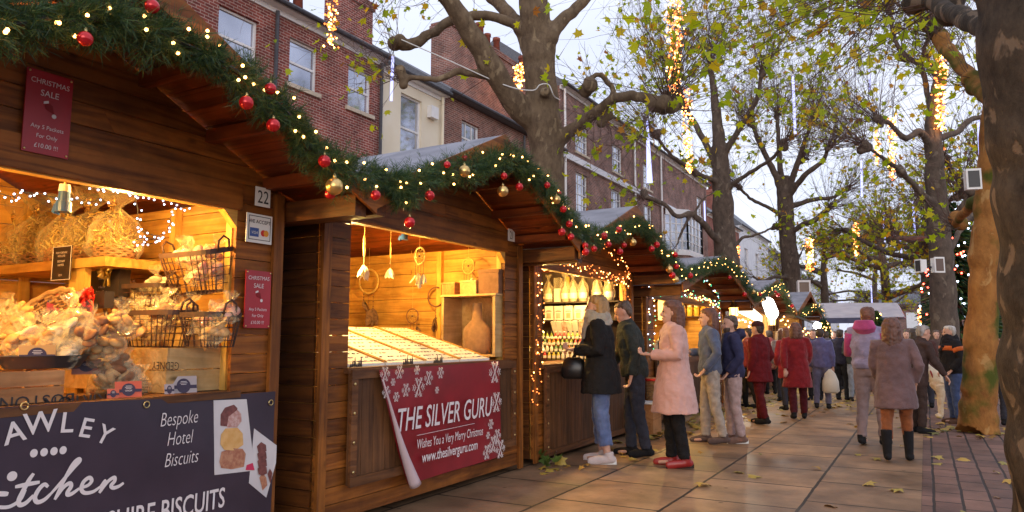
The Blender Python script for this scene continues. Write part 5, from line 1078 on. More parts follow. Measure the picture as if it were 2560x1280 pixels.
# ================================================================ dog
def dog(label, foot, heading, s=1.0):
    G = onz(foot[0],foot[1],0); M = Matrix.Translation(Vector(G)) @ Matrix.Rotation(math.radians(heading),4,'Z') @ Matrix.Scale(s,4); root = empty('dog', G, label, 'dog'); b = MB()
    b.tube([(0,-.36,.52),(0,-.28,.54),(0,-.08,.53),(0,.12,.52),(0,.26,.54),(0,.34,.57)], [(.10,.09),(.125,.12),(.12,.115),(.155,.13),(.15,.12),(.09,.08)], 16, ref=(1,0,0))
    b.tube([(0,.26,.58),(0,.36,.68),(0,.42,.76)], [.115,.10,.085], 14)
    b.ell((0,.45,.79),(.085,.10,.085),14,10); b.tube([(0,.50,.785),(0,.58,.755),(0,.635,.745)], [(.055,.058),(.044,.042),(.034,.032)], 12)
    for sx in (-1,1):
        b.tube([(sx*.075,.41,.83),(sx*.105,.41,.78),(sx*.10,.42,.70)], [(.02,.03),(.018,.045),(.01,.025)], 8)
        b.tube([(sx*.09,.24,.50),(sx*.095,.22,.34),(sx*.09,.235,.20),(sx*.09,.235,.05)], [.075,.052,.036,.03], 10); b.ell((sx*.09,.265,.028),(.036,.055,.028),10,6)
        b.tube([(sx*.09,-.28,.50),(sx*.10,-.22,.36),(sx*.10,-.36,.20),(sx*.10,-.34,.05)], [.10,.075,.034,.028], 10); b.ell((sx*.10,-.31,.028),(.034,.055,.028),10,6)
    b.tube([(0,-.38,.56),(0,-.52,.50),(0,-.62,.40),(0,-.68,.32)], [.04,.055,.06,.02], 10)
    rr = random.Random(2)
    for i in range(70): y = rr.uniform(-.4,.3); a = rr.uniform(0,6.28); b.tube([(.11*math.cos(a),y,.53+.11*math.sin(a)),(.155*math.cos(a),y-.05,.50+.15*math.sin(a))],[.022,.006],5)
    b.xf(M); organic(b,'body',pbr('golden fur',(.62,.47,.30),(.75,.64,.48),.85,16,(1,1,1),.6,coord='O',bscale=60),root,.012,3)
    for sx in (-1,1): e = MB(); e.ell((sx*.045,.525,.815),.013,8,6); e.xf(M); e.build('eye',K['eyew'],root,True)
    e = MB(); e.ell((0,.655,.752),(.022,.018,.018),10,6); e.xf(M); e.build('nose',K['black'],root,True)
    e = MB(); e.tube([(.1*math.cos(q_),.335+.03*math.sin(q_),.655+.1*math.sin(q_)) for q_ in np.linspace(0,6.28,17)],.014,6); e.xf(M); e.build('collar',pbr('red collar',(.3,.03,.02)),root,True)
dog('cream golden dog standing by the white haired man', (2398,1046), 95, 1.08)
# ================================================================ lettering helpers
PY, PZ, PX = np.array([0,1.,0]), UP, np.array([1.,0,0])
def text(s, P, size, mat, parent, U=PY, V=PZ, N=PX, align='CENTER', shear=0, rot=0, off=0, name='lettering', xs=1.0, bold=0, disp=None):
    cu = bpy.data.curves.new('t','FONT'); cu.body = s; cu.size = size; cu.align_x = align; cu.align_y = 'BOTTOM_BASELINE'; cu.shear = shear; cu.offset = bold*size; cu.resolution_u = 3
    o = bpy.data.objects.new('t', cu); COL.objects.link(o); dg = bpy.context.evaluated_depsgraph_get(); dg.update()
    me = bpy.data.meshes.new_from_object(o.evaluated_get(dg)); COL.objects.unlink(o); bpy.data.objects.remove(o)
    n = len(me.vertices); co = np.empty(n*3,np.float32); me.vertices.foreach_get('co',co); co = co.reshape(-1,3).astype(float)
    c, sn = math.cos(rot), math.sin(rot); x = co[:,0]*xs*c-co[:,1]*sn; y = co[:,0]*xs*sn+co[:,1]*c
    W = np.asarray(P)+x[:,None]*U+y[:,None]*V+N*off
    if disp: W = W+N*np.array([disp(p) for p in W])[:,None]
    W = W-rootloc(parent); me.vertices.foreach_set('co', W.astype(np.float32).ravel()); me.update(); me.materials.clear()
    return link(name, me, mat, parent)
def ribbon(mb, pts, w, N=PX):
    P = spline(pts, max(6,len(pts)*5)); T = np.gradient(P,axis=0); Sd = np.cross(T,N); Sd /= np.linalg.norm(Sd,axis=1,keepdims=True)+1e-9
    W = w*(1-.35*np.abs(np.linspace(-1,1,len(P)))**3); k = len(P)
    mb.add(list(P-Sd*W[:,None]/2)+list(P+Sd*W[:,None]/2), [(i,i+1,k+i+1,k+i) for i in range(k-1)])
def plate(mb, P, w, h, U=PY, V=PZ, N=PX, t=.006):
    P = np.asarray(P,float); q = [P-U*w/2-V*h/2,P+U*w/2-V*h/2,P+U*w/2+V*h/2,P-U*w/2+V*h/2]; mb.prism(q, -N*t)
def disc(mb, P, rx, ry, U=PY, V=PZ, N=PX, n=24, t=.001):
    P = np.asarray(P,float); mb.prism([P+U*rx*math.cos(a)+V*ry*math.sin(a) for a in np.linspace(0,2*math.pi,n,endpoint=False)], -N*t)
K['ltr'] = pbr('white print', (.72,.66,.66), rough=.6); K['ltrd'] = pbr('dark print', (.03,.025,.025), rough=.6)
K['signred'] = pbr('red sign board', (.40,.012,.02), (.33,.010,.016), .35, 6)
K['banblk'] = pbr('black banner vinyl', (.030,.020,.034), (.045,.030,.048), .38, 3)
K['banred'] = pbr('red banner vinyl', (.27,.008,.016), (.20,.006,.012), .4, 4)
# ---- signs on the nearest stall
def plane_rect(x0,y0,x1,y1,X):
    a = onx(x0,(y0+y1)/2,X); b = onx(x1,(y0+y1)/2,X); c = onx((x0+x1)/2,y0,X); d = onx((x0+x1)/2,y1,X); return np.array([X,(a[1]+b[1])/2,(c[2]+d[2])/2]), abs(b[1]-a[1]), abs(c[2]-d[2])
def sale(x0,y0,x1,y1,label,X=XF+.034):
    P,w,h = plane_rect(x0,y0,x1,y1,X); t = empty('sale_sign', P-UP*h/2, label, 'sign'); m = MB(); plate(m,P,w,h,t=.008); m.build('board', K['signred'], t)
    L = K['ltr']; o = P+PX*.002
    for s,z,sz in (('CHRISTMAS',.34,.135),('SALE',.20,.16),('Any 5 Packets',-.20,.105),('For Only',-.31,.105),('£10.00 !!!',-.43,.115)): text(s,o+UP*h*z,sz*w*1.25,L,t,shear=.05,xs=.95)
    m = MB()
    m.prism([o+PY*w*a+UP*h*b for a,b in ((-.09,.10),(-.03,.14),(.08,.10),(.12,.0),(.07,.02),(-.07,.05))],PX*.001); m.build('hat_picture', pbr('dark red print',(.22,.006,.01)), t)
    m = MB(); m.prism([o+PY*w*a+UP*h*b for a,b in ((-.12,.135),(-.02,.155),(-.01,.125),(-.12,.105))],PX*.002); disc(m,o+PX*.002+PY*w*.12+UP*h*-.02,w*.05,w*.05); m.build('hat_trim', L, t)
    m = MB()
    for a in (-1,1):
        for b in (-1,1): m.ell(P+PY*a*w*.45+UP*b*h*.47+PX*.003,(.004,.006,.006),8,6)
    m.build('screws', K['cap'], t, True)
sale(60,181,178,388,'large red sale sign high on the gable boards over the opening')
sale(613,677,676,820,'small red sale sign on the right post of the biscuit stall')
P,w,h = plane_rect(616,536,680,608,XF+.034); t = empty('card_sign', P-UP*h/2, 'white framed notice of accepted payment cards on the right post', 'sign'); m = MB(); plate(m,P,w,h); m.build('board', K['whitep'], t)
o = P+PX*.002; m = MB()
for a,b,c,d in ((-.42,.42,.41,.43),(-.42,.42,-.40,-.38),(-.43,-.41,-.40,.43),(.41,.43,-.40,.43)): m.span(o+PY*w*a+UP*h*c,o+PY*w*b+UP*h*d+PX*.001)
m.build('border', K['ltrd'], t); text('WE ACCEPT',o+UP*h*.18,w*.155,K['ltrd'],t,bold=.01)
m = MB(); plate(m,o-PY*w*.20-UP*h*.14,w*.34,h*.30,t=.001); m.build('blue_logo', pbr('blue print',(.05,.10,.32)), t); text('VISA',o+PX*.002-PY*w*.20-UP*h*.20,w*.13,K['whitep'],t,shear=.2)
for dx,cc in ((-.05,(.6,.03,.02)),(.06,(.75,.32,.03))): m = MB(); disc(m,o+PX*.001*(1+dx)+PY*w*(.2+dx)-UP*h*.14,w*.10,w*.10); m.build('round_logo', pbr('logo print',cc), t)
def number(x0,y0,x1,y1,s,label,X=XF+.034):
    P,w,h = plane_rect(x0,y0,x1,y1,X); t = empty('number_plate', P-UP*h/2, label, 'number plate'); m = MB(); plate(m,P,w,h); m.build('board', K['whitep'], t); text(s,P+PX*.002-UP*h*.33,h*.95,K['ltrd'],t,xs=.8 if s=='22' else .6)
number(639,469,676,517,'22','white number 22 plate at the top of the right post'); number(1271,573,1287,603,'21','white number 21 plate at the top right of the banner stall')
# ---- black banner
XB = XF+.045
def bdisp(p): return .005*math.sin(p[1]*5.1+p[2]*2)+.004*math.sin(p[2]*9+p[1]*3)+.003
def bp(x,y,d=.003): p = onx(x,y,XB); return p+PX*(bdisp(p)+d)
t = empty('banner', (XB,1.9,.0), 'black vinyl banner with white lettering across the front of the biscuit stall', 'banner')
ys = np.linspace(.45,3.28,60); zs = np.linspace(.02,1,24); V = []
for z in zs:
    for y in ys: zz = z*(1.005-.035*(y/3.28)**2+.006*math.sin(y*4)); p = np.array([XB,y,zz]); V.append(p+PX*bdisp(p))
F = np.array([(j*60+i,j*60+i+1,(j+1)*60+i+1,(j+1)*60+i) for j in range(23) for i in range(59)]); mesh_np('sheet',V,[F],K['banblk'],t,True)
cr = lambda x,y: (x*.28125, 960+y*.28125)
for s,x,y,sz,ro in (('S',-60,470,.105,22),('A',140,455,.108,12),('W',360,370,.112,5),('L',580,370,.106,-4),('E',735,415,.102,-14),('Y',885,470,.098,-26)):
    P = onx(*cr(x,y),XB); text(s,P-UP*sz*.28,sz*1.25,K['ltr'],t,rot=math.radians(ro),off=.005,bold=.012,disp=bdisp)
m = MB()
for x,y in ((300,615),(390,606),(477,597),(557,588)): disc(m,bp(*cr(x,y)),.0165,.0185)
disc(m,bp(*cr(110,820)),.021,.021); m.build('dots', K['ltr'], t)
m = MB()
for st,w in (([(300,795),(262,850),(205,955),(168,1035),(180,1075),(235,1055),(300,990)],.021),([(135,915),(240,893),(355,872)],.019),([(430,915),(395,893),(345,940),(312,1010),(335,1050),(395,1030),(455,975)],.02),([(455,975),(560,855),(650,745),(702,685),(690,668),(640,720),(560,875),(488,1028)],.019),([(488,1028),(560,925),(618,882),(632,910),(602,962),(606,985),(645,972),(705,928)],.02),([(705,928),(780,900),(812,860),(790,832),(742,868),(722,930),(752,968),(825,957),(890,912)],.019),([(890,912),(932,860),(905,925),(880,968)],.019),([(880,968),(955,865),(1008,830),(1012,862),(982,902),(1002,922),(1050,908),(1092,878)],.019),([(-60,1075),(0,1095),(90,1088),(180,1030),(230,940)],.016),([(-30,975),(75,978)],.022),([(-260,700),(-300,900),(-340,1080)],.024),([(-120,740),(-250,900),(-320,930)],.022),([(-290,920),(-220,960),(-180,1040),(-60,1075)],.022)): ribbon(m,[bp(*cr(*q_),.004) for q_ in st],w)
m.build('script_lettering', K['ltr'], t)
Pb = onx(*cr(1990,1086),XB); Pa = onx(*cr(1400,1165),XB); text('YORKSHIRE BISCUITS',Pb,.155,K['ltr'],t,align='RIGHT',off=.005,bold=.012,xs=.66,disp=bdisp)
for s,x,y,sz in (('Bespoke',1580,360,.105),('Hotel',1580,535,.105),('Biscuits',1595,715,.105)): text(s,onx(*cr(x,y),XB),sz,K['ltr'],t,off=.005,shear=.22,bold=-.012,xs=.66,disp=bdisp)
K['photo'] = pbr('printed pale photo', (.55,.52,.53), (.66,.63,.63), .4, 3)
m = MB(); m.prism([bp(*cr(*q_),.003) for q_ in ((1897,808),(2258,768),(2195,135),(1900,145))],(-.001,0,0)); m.build('biscuit_picture', K['photo'], t)
m = MB(); m.prism([bp(*cr(*q_),.003) for q_ in ((2208,880),(2365,1010),(2448,700),(2456,545),(2260,395))],(-.001,0,0)); m.build('chocolate_picture', K['photo'], t)
def blob(pts, mat, nm, d=.005): m = MB(); m.prism([bp(*cr(*q_),d) for q_ in pts],(-.0008,0,0)); m.build(nm, mat, t)
c1 = pbr('printed chocolate',(.12,.035,.03),(.22,.07,.06),.4,40); c2 = pbr('printed golden biscuit',(.62,.33,.09),(.70,.42,.16),.4,25); c3 = pbr('printed cracked biscuit',(.50,.25,.14),(.34,.12,.07),.4,45); c4 = pbr('printed nougat',(.60,.42,.38),(.42,.20,.17),.4,50); c5 = pbr('printed raspberry',(.55,.03,.09))
blob([(1955,370),(1960,270),(2000,210),(2080,183),(2112,215),(2100,290),(2040,380)],c1,'picture_shape'); blob([(2012,385),(2030,290),(2110,230),(2142,262),(2146,330),(2105,385)],c4,'picture_shape',.0065)
blob([(1950,535),(1958,450),(2000,395),(2110,388),(2155,440),(2158,540),(2080,590),(1985,585)],c2,'picture_shape'); blob([(1940,690),(1960,600),(2060,570),(2150,575),(2178,620),(2160,735),(2050,757),(1955,745)],c3,'picture_shape'); blob([(2175,765),(2185,720),(2240,700),(2256,765)],c5,'picture_shape')
for k_ in range(4): y = 545+k_*66; blob([(2290,y+58),(2280,y+8),(2318,y-30),(2360,y-4),(2364,y+50),(2325,y+72)],c1,'picture_shape',.005+.001*k_)
blob([(2300,830),(2330,790),(2360,830),(2370,900),(2330,945)],c3,'picture_shape'); blob([(2372,800),(2392,752),(2415,790),(2398,885)],c1,'picture_shape')
for x,y in ((1290,182),(2405,165),(210,195)): p = bp(*cr(x,y),.006); m = MB(); m.tube([p+np.array([0,.016*math.cos(a),.016*math.sin(a)]) for a in np.linspace(0,6.28,17)],.0035,6); o = m.build('eyelet', K['cap'], t, True)
# ---- red banner
XR = -3.515; t = empty('banner', (XR,5.1,.3), 'red vinyl banner with snowflakes and a curled white corner below the counter', 'banner')
def rp(x,y,d=0): return onx(x,y,XR)+PX*d
TL,TR,BR,BL = [onx(*q_,XR) for q_ in ((948,925),(1248,903),(1251,1140),(985,1224))]
def rdisp(u,v): return .012*math.sin(u*7+v*2)*v+.010*math.sin(v*6)*(1-u)
nu,nv = 40,26; V = []; 
for j in range(nv):
    v = j/(nv-1); cut = .12*v**1.5
    for i in range(nu):
        u = cut+(1-cut)*i/(nu-1); p = TL*(1-u)*(1-v)+TR*u*(1-v)+BR*u*v+(BL+PY*-.02)*(1-u)*v; p = np.array([XR,p[1],p[2]])+PX*rdisp(u,v); V.append(p)
F = np.array([((j+1)*nu+i,(j+1)*nu+i+1,j*nu+i+1,j*nu+i) for j in range(nv-1) for i in range(nu-1)]); mesh_np('sheet',V,[F],K['banred'],t,True)
cp = [V[j*nu]+PX*(.012+.03*(j/(nv-1)))+PY*(.0+.035*(j/(nv-1))) for j in range(2,nv)]
m = MB(); m.tube([Vector(p) for p in cp],[(.006+.042*(j/(nv-3))**1.6) for j in range(nv-2)],14); m.build('curled_corner', pbr('banner back',(.50,.38,.40),(.58,.46,.48),.5,5), t, True)
text('THE SILVER GURU',rp(983,1080),.245,K['ltr'],t,align='LEFT',shear=.2,xs=.70,off=.026,bold=.006)
m = MB(); a,b = rp(1037,1088,.024),rp(1180,1056,.024); m.bar(a,np.array([a[0],b[1],a[2]+.01]),.012,.002); m.build('rule', K['ltr'], t)
text('Wishes You a Very Merry Christmas',rp(1035,1122),.105,K['ltr'],t,align='LEFT',shear=.15,xs=.62,off=.026); text('www.thesilverguru.com',rp(1048,1156),.115,K['ltr'],t,align='LEFT',shear=.1,xs=.74,off=.026,bold=.01)
m = MB()
def flake(P, r, sq=1):
    for k_ in range(6):
        a = k_*math.pi/3; d = PY*math.cos(a)+UP*math.sin(a); e = -PY*math.sin(a)+UP*math.cos(a); m.bar(P,P+d*r,.0015+r*.09,.001)
        for f_,l_ in ((.45,.32),(.72,.24)):
            for s_ in (-1,1): m.bar(P+d*r*f_,P+d*r*(f_+l_*.7)+e*s_*r*l_,.001+r*.07,.001)
for x,y,r in ((993,930,.055),(1037,925,.04),(1066,945,.062),(1096,932,.05),(1041,968,.085),(1009,975,.055),(985,992,.04),(960,980,.05),(977,955,.03),(957,935,.06),(1087,975,.03),(1232,930,.11),(1236,1005,.10),(1222,1060,.05),(1238,1090,.07),(1228,1110,.08),(1212,1130,.07),(1246,1122,.09),(1215,1088,.035)):
    flake(rp(x,y,.022),r)
m.build('snowflakes', K['ltr'], t)
# ================================================================ goods of the biscuit stall
def cello(name, tint, al):
    m_, t_, b, N, L = nt(name); b.inputs['Base Color'].default_value = rgba(tint); b.inputs['Roughness'].default_value = .12; b.inputs['Specular IOR Level'].default_value = 1.0
    fr = N('ShaderNodeLayerWeight'); fr.inputs['Blend'].default_value = .35; mr = N('ShaderNodeMapRange'); mr.inputs['To Min'].default_value = al; mr.inputs['To Max'].default_value = min(1,al+.42); L(fr.outputs['Facing'],mr.inputs['Value']); L(mr.outputs[0],b.inputs['Alpha']); return m_
K['cello'] = cello('clear cellophane', (.92,.80,.52), .07); K['cellog'] = cello('crumpled cellophane', (.88,.74,.45), .05)
K['bisc'] = pbr('golden biscuit', (.58,.34,.13), (.44,.22,.07), .8, 30, coord='O', bump=.4); K['bisd'] = pbr('dark biscuit', (.28,.12,.05), (.18,.07,.03), .8, 30, coord='O', bump=.4); K['bisp'] = pbr('pink sugared biscuit', (.62,.25,.20), (.66,.42,.32), .7, 14, coord='O', bump=.3); K['bisw'] = pbr('pale meringue', (.74,.62,.44), (.64,.48,.28), .8, 20, coord='O', bump=.3)
def crumple(mb, c, r, rng, top=.5, nu=18, nv=10, amp=.16, flare=.6):
    """cellophane hull : body, pinched neck, flared top"""
    vs = []; prof = [(-1,.25),(-.92,.75),(-.6,1),(-.2,1.02),(.2,.95),(.55,.7),(.85,.28),(1.0,.14),(1.12,.24),(1.12+top*.5,.24+flare*.45),(1.12+top,.24+flare*.75)]
    for z,w in prof:
        for j in range(nu):
            a = 2*math.pi*j/nu; k = w*(1+rng.normal(0,amp)); vs.append(Vector((c[0]+r[0]*k*math.cos(a), c[1]+r[1]*k*math.sin(a), c[2]+r[2]*(z+rng.normal(0,amp*.35)))))
    n = len(prof); fs = [(i*nu+j,i*nu+(j+1)%nu,(i+1)*nu+(j+1)%nu,(i+1)*nu+j) for i in range(n-1) for j in range(nu)]; mb.add(vs, [f_[:3] for f_ in fs]+[(f_[0],f_[2],f_[3]) for f_ in fs])
GB = 'cellophane bags of biscuits'
def bag_proto(i, kind):
    rng = np.random.default_rng(100+i); t = empty('biscuit_bag', (0,0,0), 'x', 'bag', GB); m = MB()
    if kind == 'stack':
        for k_ in range(5): m.rings([(rng.normal(0,.003),rng.normal(0,.003),.006+k_*.015,.030,.030),(0,0,.010+k_*.015,.036,.036),(0,0,.018+k_*.015,.030,.030)],14)
        hull = ((0,0,.05),(.042,.042,.055))
    else:
        for k_ in range(7): m.ell((rng.normal(0,.026),rng.normal(0,.022),.035+rng.uniform(0,.06)),(rng.uniform(.028,.042),rng.uniform(.026,.036),rng.uniform(.012,.022)),12,7,Matrix.Rotation(rng.uniform(-1,1),3,'X') @ Matrix.Rotation(rng.uniform(0,3),3,'Z'))
        hull = ((0,0,.062),(.068,.056,.064))
    m.build('biscuits', K[{'gold':'bisc','dark':'bisd','pink':'bisp','pale':'bisw','stack':'bisc'}[kind]], t, True)
    m = MB(); crumple(m,*hull,rng,top=.75); m.build('wrapping', K['cello'], t)
    if i % 3 == 0 and kind != 'stack': m = MB(); m.tube([(.012*math.cos(a),.012*math.sin(a),hull[0][2]+hull[1][2]) for a in np.linspace(0,6.28,10)],.004,5); m.build('tie', K['cap'], t, True)
    return t
PROTO = {k_:[bag_proto(i*7+j,k_) for j in range(2)] for i,k_ in enumerate(('gold','dark','pink','pale','stack'))}
USED = set()
def bag(kind, P, s, rng, label, group=GB, tilt=.5):
    o = PROTO[kind][int(rng.integers(2))]
    if o.name in USED: o = copy_tree(o)
    else: USED.add(o.name)
    o.location = [float(a) for a in P]; o.scale = (s,)*3; o.rotation_euler = (rng.normal(0,tilt),rng.normal(0,tilt),rng.uniform(0,6.28)); o['label'] = label; o['group'] = group; return o
rng = np.random.default_rng(42)
# display tables and crates
def crate(name, label, a, b, mat, txt=None, slats=2, cat='crate', flip=True):
    t = empty(name, ((a[0]+b[0])/2,(a[1]+b[1])/2,a[2]), label, cat); m = MB(); h = b[2]-a[2]; th = .014
    for k_ in range(slats):
        z0, z1 = a[2]+h*k_/slats+.003, a[2]+h*(k_+1)/slats-.003
        m.span((a[0],a[1],z0),(b[0],a[1]+th,z1)); m.span((a[0],b[1]-th,z0),(b[0],b[1],z1)); m.span((b[0]-th,a[1]+th,z0),(b[0],b[1]-th,z1)); m.span((a[0],a[1]+th,z0),(a[0]+th,b[1]-th,z1))
    m.span((a[0]+th,a[1]+th,a[2]),(b[0]-th,b[1]-th,a[2]+th)); m.build('boards', mat, t)
    m = MB()
    for x in (a[0]+th,b[0]-th-.03):
        for y in (a[1]+th,b[1]-th-.03): m.span((x,y,a[2]+th),(x+.03,y+.03,b[2]-.004))
    m.build('corner_blocks', mat, t); return t
t = empty('display_table', (-4.9,1.9,.1), 'wooden table running behind the counter of the biscuit stall', 'table'); m = MB(); m.span((-5.9,.5,.90),(-4.16,3.2,.945)); m.build('tabletop', K['int_y'], t)
for x,y in ((-5.8,.6),(-4.3,.6),(-5.8,3.1),(-4.3,3.1)): m = MB(); m.span((x-.03,y-.03,.1),(x+.03,y+.03,.9)); m.build('leg', K['int_z'], t)
zc = .996
c1_ = crate('fruit_crate','brown fruit crate with upside down stencilled letters at the front left of the counter',(-4.0,.78,zc),(-3.69,2.06,zc+.155),K['crate'],slats=2)
for s,x in (('BOSTON',95),('KIRTON',190)): text(s,onx(x,1007,-3.688)+UP*.035,.085,K['ltrd'],c1_,U=-PY,V=-PZ,off=.002,name='stencil')
cA = ony(190,985,2.62); cB = ony(518,870,2.62); zt_ = max(cA[2],cB[2]); x0_ = ony(150,900,2.62)[0]; x1_ = min(-3.70, ony(518,900,2.62)[0])
c2_ = crate('fruit_crate','large pale crate with upside down stencilled letters under the wire baskets',(x0_,2.62,zc if x1_>-4.1 else .947),(x1_,2.98,zt_),K['crate_p'],slats=2)
text('GEDNEY',ony(415,905,2.615)+UP*.0,.062,K['ltrd'],c2_,U=-PX,V=-PZ,N=-PY,off=.002,name='stencil')
zb_ = ony(340,800,2.99)[2]; c3_ = crate('fruit_crate','second pale crate raised behind the wire baskets',(ony(255,800,2.99)[0],2.99,zt_),(ony(520,800,2.99)[0],3.22,zb_),K['crate_p'],slats=2)
# shelf of hampers
Ysh = 2.72; sa = ony(-160,648,Ysh); se = ony(264,640,Ysh); sb = ony(264,664,Ysh); t = empty('hamper_shelf', (sa[0]*.5+se[0]*.5,3.0,sb[2]), 'deep yellow pine shelf carrying the cellophane hampers', 'shelf')
m = MB(); m.span((-5.9,Ysh,sb[2]),(se[0],3.24,se[2])); m.build('shelf_board', K['int_x'], t); up_ = ony(192,700,Ysh+.02); m = MB(); m.span((up_[0]-.09,Ysh+.02,.947),(up_[0]+.09,Ysh+.06,sb[2]-.001)); m.build('upright', K['int_z'], t)
K['goldshred'] = leafmat('gold paper shred', [(0,(.55,.36,.08)),(.5,(.72,.50,.12)),(1,(.85,.68,.30))], .2)
zsh = se[2]
def hamper(px, Y, s, seed, lab):
    rng = np.random.default_rng(seed); P = ony(px,640,Y); P[2] = zsh; t = empty('gift_hamper', P, lab, 'gift hamper', 'cellophane wrapped hampers on the shelf'); m = MB()
    for k_ in range(6): m.tube([(P[0]+.15*s*math.cos(a)*(1+.02*k_),P[1]+.12*s*math.sin(a)*(1+.02*k_),P[2]+.012+.018*k_*s+.006*math.sin(a*11+k_*3.1)) for a in np.linspace(0,6.28,45)],.009*s,5)
    m.build('basket', K['crate'], t); N = 420; a = rng.uniform(0,6.28,N); r = np.sqrt(rng.random(N)); pos = np.stack([P[0]+.17*s*r*np.cos(a),P[1]+.14*s*r*np.sin(a),P[2]+.10*s+.30*s*(1-r*r)*rng.random(N)],1)
    T = np.array([(-.003,-.03,0),(.003,-.03,0),(.003,-.01,.006),(-.003,-.01,.006),(.003,.012,-.004),(-.003,.012,-.004),(.003,.03,.006),(-.003,.03,.006)]); Fq = np.array([(0,1,2,3),(3,2,4,5),(5,4,6,7)]); V,F = scatter_np(T,Fq,pos,rand_rot(rng,N),rng.uniform(.8,1.6,N)*s); mesh_np('gold_shred',V,[F],K['goldshred'],t)
    m = MB(); crumple(m,(P[0],P[1],P[2]+.2*s),(.21*s,.17*s,.2*s),rng,top=.55,nu=30,amp=.13,flare=.8); m.build('wrapping', K['cellog'], t)
    m = MB(); q_ = Vector(P)+Vector((0,-.02,.42*s)); 
    for k_ in range(6): aa = k_*1.05; m.tube([q_,q_+Vector((.05*math.cos(aa),-.02,.05*math.sin(aa)))*s,q_+Vector((.02*math.cos(aa+.6),-.03,.02*math.sin(aa+.6)))*s],[.004,.012,.004],5)
    m.build('gold_bow', K['gold'], t, True)
for px,Y,s,lab in ((-40,2.95,1.0,'wrapped gift hamper cut off by the left picture edge'),(35,2.9,.95,'wrapped gift hamper left of the hanging blue plug'),(95,2.98,1.05,'tall wrapped gift hamper right behind the hanging blue plug'),(160,2.88,.9,'wrapped gift hamper directly above the small black price sign'),(225,2.98,1.0,'wrapped gift hamper on the shelf under the white fairy lights'),(285,2.92,.9,'rightmost wrapped gift hamper at the shelf end')): hamper(px,Y,s,px+200,lab)
# hanging blue plug
def plug(P, label, s=1.0):
    t = empty('hanging_plug', P, label, 'plug'); P = Vector(P); bl = pbr('blue plug plastic',(.02,.07,.24),(.03,.09,.28),.35,10)
    m = MB(); m.rings([(P.x,P.y,P.z-.065*s,.040*s,.040*s),(P.x,P.y,P.z-.01*s,.038*s,.038*s),(P.x,P.y,P.z-.008*s,.030*s,.030*s),(P.x,P.y,P.z+.045*s,.028*s,.028*s)],16); m.box(P+Vector((-.045*s,-.01,-.045*s)),(.03*s,.03*s,.05*s),Matrix.Rotation(.5,3,'Y')); m.build('body', bl, t)
    m = MB(); m.rings([(P.x,P.y,P.z+.046*s,.030*s,.030*s),(P.x,P.y,P.z+.085*s,.026*s,.026*s)],16); m.build('collar', K['whitep'], t); m = MB(); m.tube([P+Vector((0,0,.085*s)),P+Vector((.005,0,.3))],.006,6); m.build('cable', K['cap'], t)
plug(onx(160,500,-4.0),'blue mains plug hanging inside the biscuit stall opening'); plug(onx(1011,585,-4.0),'blue mains plug hanging inside the dreamcatcher stall',.8)
# wire baskets
def wbasket(P, w, d, h, label, rz=0, tiltx=0):
    t = empty('wire_basket', (0,0,0), label, 'wire basket', 'dark wire baskets of biscuits'); m = MB(); sup = lambda k_,u: (math.copysign(abs(math.cos(u))**.55,math.cos(u))*k_*w/2, math.copysign(abs(math.sin(u))**.55,math.sin(u))*k_*d/2)
    U = np.linspace(0,2*math.pi,29)[:-1]
    for f_ in (0,.2,.4,.6,.8): k_ = .78+.22*f_; m.tube([(*sup(k_,u),h*f_+.003) for u in list(U)+[U[0]]],.0022,4)
    for u in U: m.bar((*sup(.78,u),.003),(*sup(1,u),h),.004,.004)
    for g_ in np.linspace(-.7,.7,7): m.bar((g_*.4*w,-.36*d,.004),(g_*.4*w,.36*d,.004),.004,.004)
    m.build('wire_mesh', K['rust'], t); m = MB()
    ring = [sup(1.01,u) for u in U]; k_ = len(ring); m.add([(x,y,h-.014) for x,y in ring]+[(x,y,h+.016) for x,y in ring]+[(x*.985,y*.985,h+.016) for x,y in ring]+[(x*.985,y*.985,h-.014) for x,y in ring],[(i+a*k_,(i+1)%k_+a*k_,(i+1)%k_+((a+1)%4)*k_,i+((a+1)%4)*k_) for a in range(4) for i in range(k_)]); m.build('rim', K['rust'], t)
    for s_ in (-1,1): m = MB(); m.tube([(s_*w*.5,-d*.16,h),(s_*w*.53,-d*.14,h+.06),(s_*w*.54,0,h+.085),(s_*w*.53,d*.14,h+.06),(s_*w*.5,d*.16,h)],.007,6); m.build('handle', K['rust'], t, True)
    t.location = [float(a) for a in P]; t.rotation_euler = (tiltx,0,rz); return t
K['rust'] = pbr('rusty iron', (.08,.035,.022), (.045,.022,.016), .7, 12)
def fillb(px, py, Y, n, kinds, w, h, lab, seed, s=1.0):
    rng = np.random.default_rng(seed); c = ony(px,py,Y)
    for k_ in range(n): bag(kinds[k_%len(kinds)],c+np.array([rng.uniform(-.32,.32)*w,rng.uniform(-.05,.05),rng.uniform(0,h)]),s,rng,lab,'bags of biscuits in the wire baskets',.4)
def bspec(x0,y0,x1,y1,Y): a = ony(x0,y1,Y); b = ony(x1,y0,Y); return (a+b)/2*np.array([1,1,0])+UP*a[2], b[0]-a[0], b[2]-a[2]
